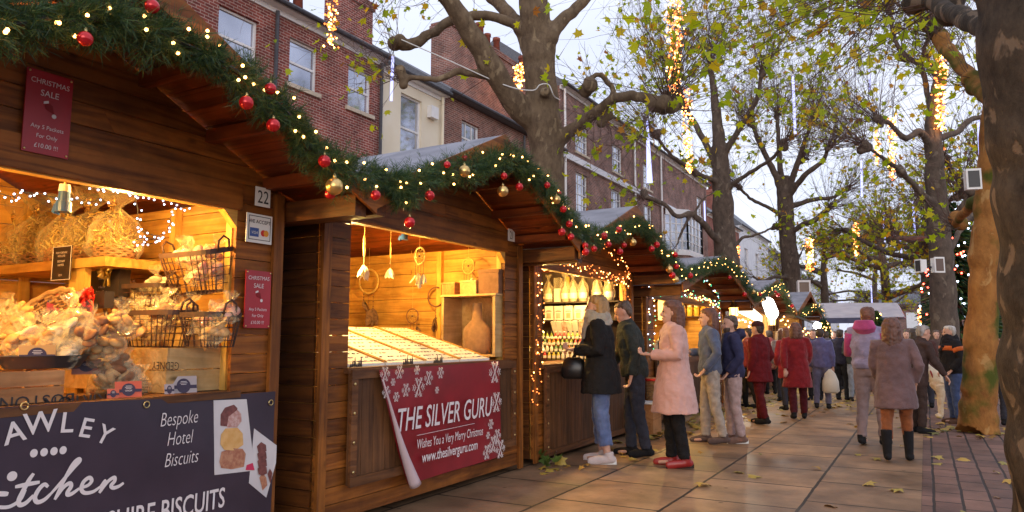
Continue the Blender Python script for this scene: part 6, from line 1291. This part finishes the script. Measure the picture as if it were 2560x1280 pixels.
for (x0,y0,x1,y1,Y,lab,kinds,n,blab,tx) in ((440,625,578,735,2.95,'wire basket of pink sugared treats hung highest on the side wall',['pink'],8,'bag of pink sugared treats in the highest wire basket',.22),(268,715,428,800,3.05,'wire basket at the back left holding pale meringues',['pale','pale','gold'],7,'bag of pale meringues in the back left wire basket',0),(330,782,466,868,2.80,'wire basket in the middle of the large crate top',['gold','dark','gold'],8,'bag of mixed biscuits in the middle wire basket',0),(478,787,574,868,2.82,'wire basket at the right end beside the post',['pale','gold','pink'],6,'bag of mixed biscuits in the right end wire basket',0)):
    P,w,h = bspec(x0,y0,x1,y1,Y); wbasket(P,w,.26,h,lab,tiltx=tx); fillb((x0+x1)/2,y1-12,Y,n,kinds,w,h*.75,blab,x0,1.0)
# tilted wicker basket
K['wick'] = pbr('wicker', (.42,.25,.10), (.26,.13,.05), .7, 30, bump=.4)
P = ony(155,842,2.35); t = empty('wicker_basket', P, 'brown wicker basket tipped toward us spilling biscuit bags', 'wicker basket'); m = MB(); Rt = Matrix.Translation(Vector(P)) @ Matrix.Rotation(.95,4,'X') @ Matrix.Rotation(.15,4,'Z'); rr = random.Random(5)
for k_ in range(13):
    f_ = k_/12; r = .13+.075*f_; m.tube([(r*1.25*math.cos(a)*(1+.03*math.sin(a*14+k_*math.pi)),r*math.sin(a)*(1+.03*math.sin(a*14+k_*math.pi)),f_*.17) for a in np.linspace(0,6.283,85)],.0085 if k_ < 12 else .016,6)
for k_ in range(28): a = k_*2*math.pi/28; m.tube([(.13*1.25*math.cos(a),.13*math.sin(a),0),(.205*1.25*math.cos(a),.205*math.sin(a),.18)],.006,5)
m.prism([(.13*1.2*math.cos(a),.13*math.sin(a),.004) for a in np.linspace(0,6.283,24)[:-1]],(0,0,.01)); m.xf(Rt); m.build('weave', K['wick'], t, True)
# heap of bags over the counter
HL = 'clear bag of biscuits in the heap over the counter of the biscuit stall'
for k_ in range(46):
    px = rng.uniform(-20,345); f_ = rng.random(); py = 800+f_*155+max(0,(px-180))*.18; Y = 2.32-.45*f_+rng.normal(0,.04)+max(0,px-200)*.0012
    if px < 235 and py > 915: continue
    P = ony(px,min(py,965),Y)
    if P[0] > -3.82: P = onx(px,min(py,965),-3.84)
    bag(['gold','gold','pale','dark','gold'][k_%5],P,rng.uniform(.95,1.25),rng,HL,'bags heaped on the counter',.6)
for k_,px in enumerate((338,352,395,420,448,470,488,505)): P = onx(px,985-(px-338)*.02,-3.85+.02*(k_%2)); P[2] = zc; bag('stack',P,1.05,rng,'small bag with a neat stack of round biscuits at the counter edge','bags of stacked biscuits',.05)
for k_,px in enumerate((255,285,305,325,365,385,408,436,462,480)): P = onx(px,960,-4.02-.03*(k_%3)); P[2] = zc; bag(['gold','pale','dark'][k_%3],P,1.15,rng,'upright bag of biscuits standing behind the small price cards','bags standing behind the cards',.15)
m = MB(); P = onx(105,948,-3.86); P[2] = zc+.157; m.rings([(0,0,0,.085,.17),(0,0,.006,.095,.18),(0,0,.06,.115,.215),(0,0,.064,.13,.23),(0,0,.064,.115,.212),(0,0,.012,.09,.17)],28); m.xf(Matrix.Translation(Vector(P))); o = m.build('baking_tin', pbr('grey tin',(.12,.12,.13),rough=.4,metal=.6), None, True); tag(o,'dark grey oblong baking tin on the front crate','baking tin')
# price cards
def card(x0,y0,x1,y1,X,col,label,word=None,dark=(.035,.02,.05),yaw=0.0,tall=None):
    P,w,h = plane_rect(x0,y0,x1,y1,X); U = PY*math.cos(yaw)-PX*math.sin(yaw); N = PX*math.cos(yaw)+PY*math.sin(yaw); V = UP*.97-N*.2; t = empty('price_card', P-UP*h/2, label, 'price card', 'little price cards among the biscuits'); m = MB(); plate(m,P,w,h,U,V,N,.004); m.build('card', pbr('card stock',col,tuple(c*.85 for c in col),.5,5), t); dk = pbr('dark card print',dark,rough=.5)
    m = MB(); disc(m,P+N*.0015+V*h*.03,w*.26,h*.36,U,V,N); m.build('round_emblem', dk, t); m = MB(); plate(m,P+N*.002-V*h*.02,w*.98,h*.17,U,V,N,.001); m.build('band', dk, t)
    if word: text(word,P+N*.003-V*h*.065,h*.13,K['ltr'],t,U,V,N,xs=.8)
    m = MB()
    for k_,ww in enumerate((.22,.28,.2)): plate(m,P+N*.003+V*h*(.24-.07*k_),w*ww,h*.02,U,V,N,.0005)
    m.build('small_print', K['ltr'], t); return t
card(122,726,192,778,-4.35,(.42,.03,.04),'red price card propped in the wicker basket','CRANBERRY & ORANGE',yaw=-.5); card(50,862,134,918,-3.80,(.60,.33,.10),'orange brown card standing in the grey baking tin',yaw=-.3)
card(184,898,248,936,-3.92,(.45,.17,.11),'terracotta card right of the front crate',yaw=-.4); card(326,882,384,922,-4.02,(.50,.30,.22),'dusty pink card in front of the large pale crate',yaw=-.4)
card(292,953,350,998,-3.66,(.62,.11,.05),'bright orange card at the counter edge','GINGER',yaw=-.3); card(270,972,296,998,-3.66,(.62,.13,.06),'tiny orange card left of the bright orange one',yaw=-.3); card(430,940,487,992,-3.68,(.42,.36,.36),'grey card at the right of the counter edge',yaw=-.3); card(413,960,434,990,-3.67,(.40,.34,.35),'tiny grey card beside the larger grey one',yaw=-.3)
# black hanging sign and gift boxes
def blackboard(name,x0,y0,x1,y1,Y,label,lines,cat,depth=.006,bow=None):
    a = ony(x0,y1,Y); b = ony(x1,y0,Y); P = (a+b)/2; w,h = b[0]-a[0], b[2]-a[2]; t = empty(name,(P[0],P[1],a[2]),label,cat); m = MB(); plate(m,P,w,h,PX,PZ,-PY,depth); m.build('panel' if depth < .02 else 'box', pbr('black card',(.022,.016,.016),rough=.5), t)
    if depth < .02:
        m = MB()
        for s_ in (-1,1): plate(m,P-PY*.001+PX*s_*w*.485,w*.03,h,PX,PZ,-PY,.001); plate(m,P-PY*.001+PZ*s_*h*.49,w*.94,h*.018,PX,PZ,-PY,.001)
        m.build('border', K['ltr'], t)
    for s,z,sz,sh in lines: text(s,P-PY*.003+PZ*h*z,sz*h,K['ltr'],t,PX,PZ,-PY,shear=sh,xs=.85)
    if bow:
        c = P+PX*bow[0]*w+PZ*bow[1]*h-PY*.03; m = MB()
        for k_ in range(9): aa = k_*.7; L_ = .055*bow[3]; d = Vector((math.cos(aa),0,math.sin(aa))); q_ = Vector(c); m.tube([q_,q_+d*L_+Vector((0,-.02,0)),q_+d*L_*.95+Vector((0,-.045,0)),q_+d*.01+Vector((0,-.03,0))],[(.004,.012),(.003,.02),(.003,.02),(.004,.012)],6)
        for s_ in (-.3,.2): q_ = Vector(c); m.bar(q_,q_+Vector((s_*.1,-.01,-.11)),.022,.003)
        m.build('bow', bow[2], t, True)
    return t
blackboard('hanging_sign',127,613,180,702,2.68,'small black price sign with white border hanging from the hamper shelf',[('FROM YORKSHIRE',.28,.085,0),('WITH LOVE',.18,.085,0),('BRIMHAM',.02,.10,0),('HAMPER',-.09,.10,0),('£25.95',-.38,.075,0)],'sign')
gold_ = pbr('gold ribbon',(.62,.40,.08),rough=.3,metal=.6); redr = pbr('red ribbon',(.60,.025,.015),rough=.3)
blackboard('gift_box',212,664,300,745,2.9,'large black gift box with a gold bow under the shelf',[('SAWLEY',.26,.09,0),('Kitchen',.08,.15,.35),('A Box of',-.2,.11,.3),('Delicious Treats',-.36,.11,.3)],'gift box',.08,(.32,.36,gold_,1.1)); blackboard('gift_box',180,728,262,772,2.55,'low black gift box with a red bow behind the red card',[('SAWLEY',.18,.17,0),('Kitchen',-.2,.28,.35)],'gift box',.06,(.28,.1,redr,1.0))
for k_,(px,py,Y) in enumerate(((70,905,2.05),(12,870,2.1),(205,870,2.2))): pass
# ================================================================ dreamcatcher stall
K['raffia'] = pbr('raffia', (.60,.42,.14), (.48,.30,.08), .8, 40, bump=.4); K['feath'] = pbr('white feathers', (.78,.70,.52), (.66,.55,.34), .8, 30); K['feathd'] = pbr('dark feathers', (.10,.05,.03), (.22,.12,.06), .8, 30); K['leath'] = pbr('brown leather', (.16,.07,.03), (.22,.10,.05), .7, 20)
def dream(px,py,X,Y,rpx,label,fm='feath',nf=3,web=True,yaw=0.9,beads=0,hoop='raffia',drop=None,opn=False):
    P = onx(px,py,X) if X else ony(px,py,Y); D = float((P-CC)@CF); r = rpx*D/FOC; t = empty('dreamcatcher', P, label, 'dreamcatcher', 'dreamcatchers in the banner stall'); U = Vector((math.cos(yaw),-math.sin(yaw),0)) if X else Vector((1,0,0)); Vv = Vector((0,0,1)); C = Vector(P); N_ = U.cross(Vv)
    ring = lambda k_,a: C+U*math.cos(a)*r*k_+Vv*math.sin(a)*r*k_
    m = MB(); A0,A1 = (0,6.283) if not opn else (1.2,5.6); m.tube([ring(1,a) for a in np.linspace(A0,A1,29)],r*.085,7); m.build('hoop', K[hoop], t, True)
    if web:
        m = MB(); n = 9
        for l_ in range(4):
            k0,k1 = 1-.22*l_,1-.22*(l_+1)
            for j in range(n): a0 = 2*math.pi*(j+.5*l_)/n; m.bar(ring(k0,a0),ring(k1,a0+math.pi/n),.0022,.0022); m.bar(ring(k0,a0),ring(k1,a0-math.pi/n),.0022,.0022)
        m.build('web', K['raffia'], t); m = MB(); m.ell(C,r*.16,10,8); m.build('centre_bead', K['leath'], t, True)
    rr = random.Random(px); m = MB(); b = MB()
    for j in range(nf):
        a = -math.pi/2+(j-(nf-1)/2)*.55; s = ring(1,a); L_ = r*rr.uniform(.7,1.5); e = s+Vector((0,0,-L_)); b.bar(s,e,.003,.003)
        for q_ in (.3,.6,.9): b.ell(s.lerp(e,q_),r*.06,6,5)
        for w_ in range(4):
            d = Vector((rr.uniform(-.5,.5),rr.uniform(-.5,.5),-1)).normalized(); fl = r*rr.uniform(1.0,1.7); sd = d.cross(Vector((rr.uniform(-1,1),rr.uniform(-1,1),.2))).normalized()
            pts = [(0,.02),(.2,.16),(.5,.2),(.8,.14),(1,.0)]; k_ = len(pts); bend = Vector((rr.uniform(-.2,.2),rr.uniform(-.2,.2),0))*fl
            m.add([e+d*fl*u+bend*u*u-sd*fl*wd for u,wd in pts]+[e+d*fl*u+bend*u*u+Vector((0,0,.01)) for u,wd in pts]+[e+d*fl*u+bend*u*u+sd*fl*wd for u,wd in pts],[(i,i+1,k_+i+1,k_+i) for i in range(k_-1)]+[(k_+i,k_+i+1,2*k_+i+1,2*k_+i) for i in range(k_-1)])
    m.build('feathers', K[fm], t, True); b.build('beads', K['leath'], t)
    m = MB(); m.bar(ring(1,math.pi/2),ring(1,math.pi/2)+Vector((0,0,drop if drop else .25)),.003,.003); m.build('cord', K['raffia'], t)
dream(911,615,-4.3,None,25,'pale dreamcatcher hanging nearest the left opening edge',nf=3); dream(976,626,-4.5,None,19,'sunflower yellow dreamcatcher with a beaded tail',nf=1); dream(922,704,None,6.40,30,'big raffia hoop with leather lacing on the wall',fm='feathd',web=False,nf=3)
dream(1028,682,-5.0,None,14,'small dark feathered dreamcatcher in mid air',fm='feathd',hoop='leath',nf=3); dream(1049,640,-4.2,None,22,'bright raffia dreamcatcher with fluffy white feathers in the middle',nf=4,yaw=.3,drop=.3); dream(1110,662,-4.6,None,15,'narrow dreamcatcher hanging edge-on',nf=2,yaw=2.3,drop=.25); dream(1171,665,-4.1,None,20,'rightmost hanging dreamcatcher with fluffy white feathers',nf=4,yaw=.2,drop=.3)
dream(1090,742,None,6.42,24,'open leather crescent with a dark tuft on the wall',web=False,fm='feathd',hoop='leath',nf=1,opn=True); dream(1031,790,None,6.40,18,'dark feathered dreamcatcher disc low on the wall',fm='feathd',hoop='leath',nf=4)
# jewellery trays
xf_,zf_ = -4.65, float(ony(1040,820,6.0)[2]); xn_,zn_ = -3.66, 1.115
K['velvet'] = pbr('white tray velvet', (.80,.78,.70), (.72,.70,.62), .8, 50)
for k_ in range(4):
    y0,y1 = 3.96+.52*k_, 3.96+.52*k_+.505; lab = ['white jewellery tray partly hidden by the left post','second white jewellery tray, right beside the hidden one','third white jewellery tray, left of the last','last white jewellery tray, nearest the wooden crate shelf'][k_]
    t = empty('jewellery_tray',(-4.15,(y0+y1)/2,1.1),lab,'jewellery tray','sloping white jewellery trays'); m = MB(); m.prism([(xn_,y0,zn_),(xn_,y1,zn_),(xf_,y1,zf_),(xf_,y0,zf_)],(0,0,-.02)); m.build('tray', K['velvet'], t); m = MB()
    for y in (y0,y1-.012): m.prism([(xn_,y,zn_+.001),(xn_,y+.012,zn_+.001),(xf_,y+.012,zf_+.001),(xf_,y,zf_+.001)],(0,0,.012))
    m.build('rails', K['int_x'], t); m = MB(); j_ = MB()
    for r_ in range(11):
        f_ = (r_+.5)/11; x = xn_+(xf_-xn_)*f_; z = zn_+(zf_-zn_)*f_+.003
        for q_ in range(9):
            y = y0+.045+q_*.05
            if rng.random() < .8: j_.box((x+rng.normal(0,.006),y+rng.normal(0,.005),z),(rng.uniform(.006,.026),rng.uniform(.008,.022),.008))
        if r_ % 3 == 0: m.bar((x+.04,y0+.02,z),(x+.04,y1-.02,z),.004,.003)
    j_.build('jewellery', pbr('silver and stones',(.06,.055,.05),(.5,.48,.45),.3,60,metal=.5), t); m.build('rows', K['ltrd'], t)
t = empty('trestle_table',(-4.3,5.0,.1),'plain table carrying the jewellery trays inside the banner stall','table'); m = MB(); m.span((-4.8,3.95,1.02),(-4.16,6.1,1.05)); m.build('tabletop',K['int_y'],t)
for x,y in ((-4.75,4.0),(-4.2,4.0),(-4.75,6.0),(-4.2,6.0)): m = MB(); m.span((x-.02,y-.02,.1),(x+.02,y+.02,1.02)); m.build('leg',K['int_z'],t)
# little trees along the counter edge
for k_,px in enumerate((890,1020,1095)):
    P = onx(px,915,-3.64); P[2] = 1.096; m = MB()
    for j in range(6): y = P[1]+(j-2.5)*.022; h = .03+.02*((j*7)%3); m.rings([(P[0],y,P[2],.010,.010),(P[0],y,P[2]+h,.001,.001)],6)
    o = m.build('ornament_row', K['ltrd']); tag(o,['row of tiny dark tree ornaments at the left of the tray edge','row of tiny dark tree ornaments at the middle of the tray edge','row of tiny dark tree ornaments at the right of the tray edge'][k_],'ornament','tiny tree ornaments')
# crate shelf with bust and boxes
a = ony(1102,890,6.1); b = ony(1238,738,6.1); t = empty('display_crate',(a[0]*.5+b[0]*.5,6.25,a[2]),'upright wooden crate shelf holding a jewellery bust','display crate'); m = MB(); th = .03
m.span((a[0],6.1,a[2]),(a[0]+th,6.45,b[2])); m.span((b[0]-th,6.1,a[2]),(b[0],6.45,b[2])); m.span((a[0]-.01,6.09,b[2]+.001),(b[0]+.01,6.46,b[2]+.02)); m.span((a[0]+th,6.1,a[2]),(b[0]-th,6.45,a[2]+.02)); m.span((a[0]+th,6.43,a[2]+.02),(b[0]-th,6.45,b[2])); m.build('crate_frame',K['crate_p'],t)
cx_ = (a[0]+b[0])/2; t2 = empty('jewellery_bust',(cx_,6.28,a[2]+.02),'brown cloth neck bust standing in the crate shelf','bust'); m = MB(); z0 = a[2]+.022; H_ = (b[2]-a[2])*.86; m.rings([(cx_,6.28,z0+H_*q_,w_,d_) for q_,w_,d_ in ((0,.13,.07),(.12,.15,.08),(.35,.165,.085),(.5,.155,.075),(.6,.10,.06),(.68,.055,.048),(.93,.048,.045),(1,.046,.043))],20); m.build('bust_form',cloth('brown cloth',(.30,.17,.09)),t2,True)
for k_,(x0,x1,y0,lab,mt) in enumerate(((1104,1136,702,'small tan box on the left of the crate shelf top','crate'),(1150,1190,698,'square wooden box in the middle of the crate shelf top','crate_p'),(1196,1246,672,'dark tall basketwork box at the right of the crate shelf top','leath'))):
    a2 = ony(x0,735,6.15); b2 = ony(x1,y0,6.15); z0 = b[2]+.021; t = empty('box',((a2[0]+b2[0])/2,6.25,z0),lab,'box'); m = MB(); m.span((a2[0],6.15,z0),(b2[0],6.38,z0+(b2[2]-a2[2])*.86)); m.build('box_body',K[mt],t); m = MB(); m.span((a2[0]-.006,6.144,z0+(b2[2]-a2[2])*.861),(b2[0]+.006,6.386,z0+(b2[2]-a2[2]))); m.build('lid',K[mt],t)
# ================================================================ bottle stall and the stall beyond
Yb = 9.42
def shelf(name,x0,x1,py,Y,label,mat='dark',depth=.3):
    a = ony(x0,py,Y); b = ony(x1,py,Y); m = MB(); m.span((a[0],Y,a[2]-.02),(b[0],Y+depth,a[2])); o = m.build(name,K[mat]); tag(o,label,'shelf'); return float(a[2])
m = MB(); q0 = ony(1352,920,9.73); q1 = ony(1548,640,9.73); m.span((q0[0],9.728,.9),(q1[0],9.745,q1[2])); o = m.build('backing_panel',K['dark']); tag(o,'dark backing panel behind the shelves of bottles','panel')
zs1 = shelf('bottle_shelf',1352,1546,756,Yb,'upper black shelf of gift wrapped bottles'); zs2 = shelf('box_shelf',1352,1546,800,Yb,'lower black shelf of white gift boxes')
K['labelw'] = pbr('white label', (.74,.70,.58), rough=.5); K['bottle'] = pbr('pale bottle glass', (.62,.58,.42), (.50,.42,.22), .1, 8, trans=.3)
def gbottle(px,label,w=16):
    P = ony(px,755,Yb+.13); P[2] = zs1; s = 1.0; t = empty('gift_bottle',P,label,'gift bottle','cellophane wrapped bottles on the upper shelf'); x,y,z = P; m = MB(); m.rings([(x,y,z+.005,.055,.055),(x,y,z+.14,.058,.058),(x,y,z+.20,.045,.045),(x,y,z+.235,.02,.02),(x,y,z+.30,.018,.018)],16); m.build('bottle',K['bottle'],t,True); m = MB(); m.rings([(x,y,z+.05,.0585,.0585),(x,y,z+.13,.0595,.0595)],16,False); m.build('label',K['labelw'],t,True); r_ = np.random.default_rng(px); m = MB(); crumple(m,(x,y,z+.17),(.082,.075,.17),r_,top=.3,amp=.08,flare=.5); m.build('wrapping',K['cello'],t)
for px,lab in zip((1371,1413,1433,1458,1494,1522),('wrapped gift bottle at the left end of the upper shelf','wrapped gift bottle right of the tall clear carton','wrapped gift bottle touching the one by the clear carton','wrapped gift bottle standing alone in the shelf middle','wide wrapped gift bottle above the black coat','wrapped gift bottle at the right end of the upper shelf')): gbottle(px,lab)
P = ony(1392,755,Yb+.1); P[2] = zs1; t = empty('carton',P,'tall clear carton between the wrapped bottles','carton'); m = MB(); m.span((P[0]-.05,P[1],P[2]),(P[0]+.05,P[1]+.1,P[2]+.36)); m.build('sleeve',K['cello'],t); m = MB(); m.span((P[0]-.046,P[1]+.004,P[2]+.002),(P[0]+.046,P[1]+.096,P[2]+.2)); m.build('insert',K['labelw'],t)
for k_,px in enumerate((1372,1396,1421,1446,1466)):
    P = ony(px,799,Yb+.06); P[2] = zs2; t = empty('gift_box',P,'white gift box with a dark window, %s on the lower shelf'%('leftmost','second from left','in the centre','second from right','rightmost')[k_],'gift box','white gift boxes on the lower shelf'); m = MB(); m.span((P[0]-.062,P[1],P[2]),(P[0]+.062,P[1]+.12,P[2]+.20)); m.build('carton',K['labelw'],t); m = MB(); m.span((P[0]-.035,P[1]-.002,P[2]+.02),(P[0]+.035,P[1]-.0005,P[2]+.10)); m.build('window',K['bottle'],t); m = MB(); m.span((P[0]-.045,P[1]-.002,P[2]+.115),(P[0]+.045,P[1]-.0005,P[2]+.125)); m.span((P[0]-.03,P[1]-.002,P[2]+.135),(P[0]+.03,P[1]-.0005,P[2]+.142)); m.build('print',K['ltrd'],t)
steps = [(905,-.0,1.03),(888,.16,1.115),(868,.32,1.20),(845,.48,1.29)]
t = empty('tiered_stand',(-4.1,8.9,1.03),'black tiered stand of miniature bottles on the counter','stand'); m = MB()
for k_ in range(4): y = 8.55+k_*.2; z = 1.03+.085*k_; m.span((-4.75,y,z-.01 if k_ else 1.026),(-3.68,y+.19,z))
m.build('tiers',K['dark'],t)
mini = [(.22,.30,.05),(.45,.05,.05),(.5,.45,.08),(.75,.7,.6),(.15,.28,.12),(.5,.22,.04)]; mm = [pbr('miniature bottle %d'%i,c,rough=.15,spec=.8) for i,c in enumerate(mini)]
protoB = []
for i in range(6):
    t = empty('mini_bottle',(0,0,0),'x','bottle','miniature bottles on the tiered stand'); m = MB(); m.rings([(0,0,0,.019,.019),(0,0,.055,.020,.020),(0,0,.07,.010,.010),(0,0,.085,.009,.009)],10); m.build('glass',mm[i],t,True); m = MB(); m.rings([(0,0,.085,.0105,.0105),(0,0,.105,.0105,.0105)],8); m.build('cap',K['labelw'] if i % 2 else K['black'],t,True); m = MB(); m.rings([(0,0,.015,.0205,.0205),(0,0,.045,.0207,.0207)],10,False); m.build('label',K['labelw'],t,True); protoB.append(t)
usedB = set(); cols_ = ('green','red','yellow green','clear','dark green','amber')
for k_ in range(4):
    for j in range(16):
        i = (j//3+k_*2)%6; o = protoB[i]
        if i in usedB: o = copy_tree(o)
        else: usedB.add(i)
        o.location = (-4.7+j*.066,8.60+k_*.2,1.031+.085*k_); o.scale = (1.15,)*3; o['label'] = '%s miniature bottle on the %s tier of the bottle stand'%(cols_[i],('front','second','third','top')[k_])
for k_,px in enumerate((1388,1400,1412,1426,1440,1455)): P = ony(px,838,9.36); m = MB(); R_ = Matrix.Rotation(.35,3,'X') @ Matrix.Rotation(.12*(k_%3-1),3,'Y'); m.box(P+UP*.10,(.075,.035,.21),R_); o = m.build('chocolate_box',pbr('box print %d'%k_,((.62,.5,.3),(.7,.62,.5),(.45,.2,.1))[k_%3],(.75,.7,.6),.4,14)); tag(o,('slanted cream packet at the left of the row above the bottles','slanted packet second in the row above the bottles','slanted brown packet third in the row above the bottles','slanted cream packet fourth in the row above the bottles','slanted packet fifth in the row above the bottles','slanted brown packet at the right of the row above the bottles')[k_],'packet','slanted packets above the miniature bottles')
# ---- stall beyond: shelves on its far side wall
Yc = 14.5
zq = shelf('jar_shelf',1636,1790,792,Yc,'long dark shelf inside the green lit stall')
zq2 = shelf('top_shelf',1636,1790,784-40,Yc,'pale upper shelf inside the green lit stall','int_x')
for k_ in range(9):
    px = 1640+k_*17; P = ony(px,790,Yc+.1); P[2] = zq+.001 if px > 1690 else zq2+.001; t = empty('jar',P,'golden jar, %s along the shelf of the green lit stall'%(ORD[k_] if k_ else 'leftmost'),'jar','golden jars in the green lit stall'); x,y,z = P; m = MB(); m.rings([(x,y,z,.06,.06),(x,y,z+.16,.062,.062),(x,y,z+.19,.045,.045)],12); m.build('glass',pbr('honey jar',(.75,.42,.08),rough=.15) if k_==0 else bpy.data.materials['honey jar'],t,True); m = MB(); m.rings([(x,y,z+.19,.055,.055),(x,y,z+.22,.055,.055)],12); m.build('lid',K['labelw'],t,True)
P = ony(1672,800,14.2); t = empty('menu_box',P,'white square box lamp with a brown picture inside the green lit stall','box lamp'); m = MB(); m.span((P[0]-.22,P[1],P[2]),(P[0]+.22,P[1]+.2,P[2]+.5)); m.build('case',K['labelw'],t); m = MB(); m.span((P[0]-.08,P[1]-.004,P[2]+.12),(P[0]+.10,P[1]-.001,P[2]+.38)); m.build('picture',K['raffia'],t)
for k_,px in enumerate((1640,1655,1670,1690,1710)): P = onx(px,905,-3.85); P[2] = .996; x,y,z = P; t = empty('candle_jar',P,'%s clear jar on the counter of the green lit stall'%('leftmost','second','middle','fourth','rightmost')[k_],'jar','clear jars on the green lit counter'); m = MB(); m.rings([(x,y,z,.07,.07),(x,y,z+.2+.08*(k_%2),.07,.07),(x,y,z+.24+.08*(k_%2),.04,.04)],12); m.build('glass',K['bottle'],t,True); m = MB(); m.rings([(x,y,z+.241+.08*(k_%2),.045,.045),(x,y,z+.28+.08*(k_%2),.045,.045)],10); m.build('lid',K['gold'],t,True)
# ---- bits on the ground
t = empty('wooden_box',(-3.28,9.55,0),'wooden box with a white lid standing by the green lit stall','box'); m = MB(); m.span((-3.50,9.6,0),(-3.25,9.95,.42)); m.build('box_body',K['crate'],t); m = MB(); m.span((-3.54,9.56,.421),(-3.10,9.98,.435)); m.build('lid',K['whitep'],t)
P = onz(1640,1010,.45); t = empty('wicker_hamper',(-3.40,10.1,.45),'small wicker hamper with red trim beside the stall corner','wicker hamper'); m = MB()
for k_ in range(14): m.tube([(-3.40+.12*math.cos(a)*(1+.03*math.sin(9*a+k_*3.14)),10.15+.12*math.sin(a)*(1+.03*math.sin(9*a+k_*3.14)),.45+k_*.022) for a in np.linspace(0,6.283,40)],.010,5)
m.build('weave',K['wick'],t,True); m = MB(); m.tube([(-3.40+.125*math.cos(a),10.15+.125*math.sin(a),.72) for a in np.linspace(0,6.283,24)],.02,6); m.build('red_trim',redr,t,True)
t = empty('leafy_sprig',onz(1372,1165,0),'green and yellow leaf sprig lying at the post foot of the bottle stall','leaves'); G = onz(1372,1165,0); rg = np.random.default_rng(8)
put_leaves('leaves',G+np.stack([rg.normal(0,.08,9),rg.normal(0,.08,9),rg.uniform(.03,.14,9)],1),.17,rg,K['leafs'] if 'leafs' in K else leafmat('sprig leaves',[(0,(.05,.10,.02)),(.6,(.12,.18,.03)),(1,(.45,.30,.05))],.1),t)
m = MB(); m.tube([G+UP*.02,G+np.array([.05,.05,.10]),G+np.array([.1,-.02,.16])],.006,5); m.build('stem',K['twig'],t)
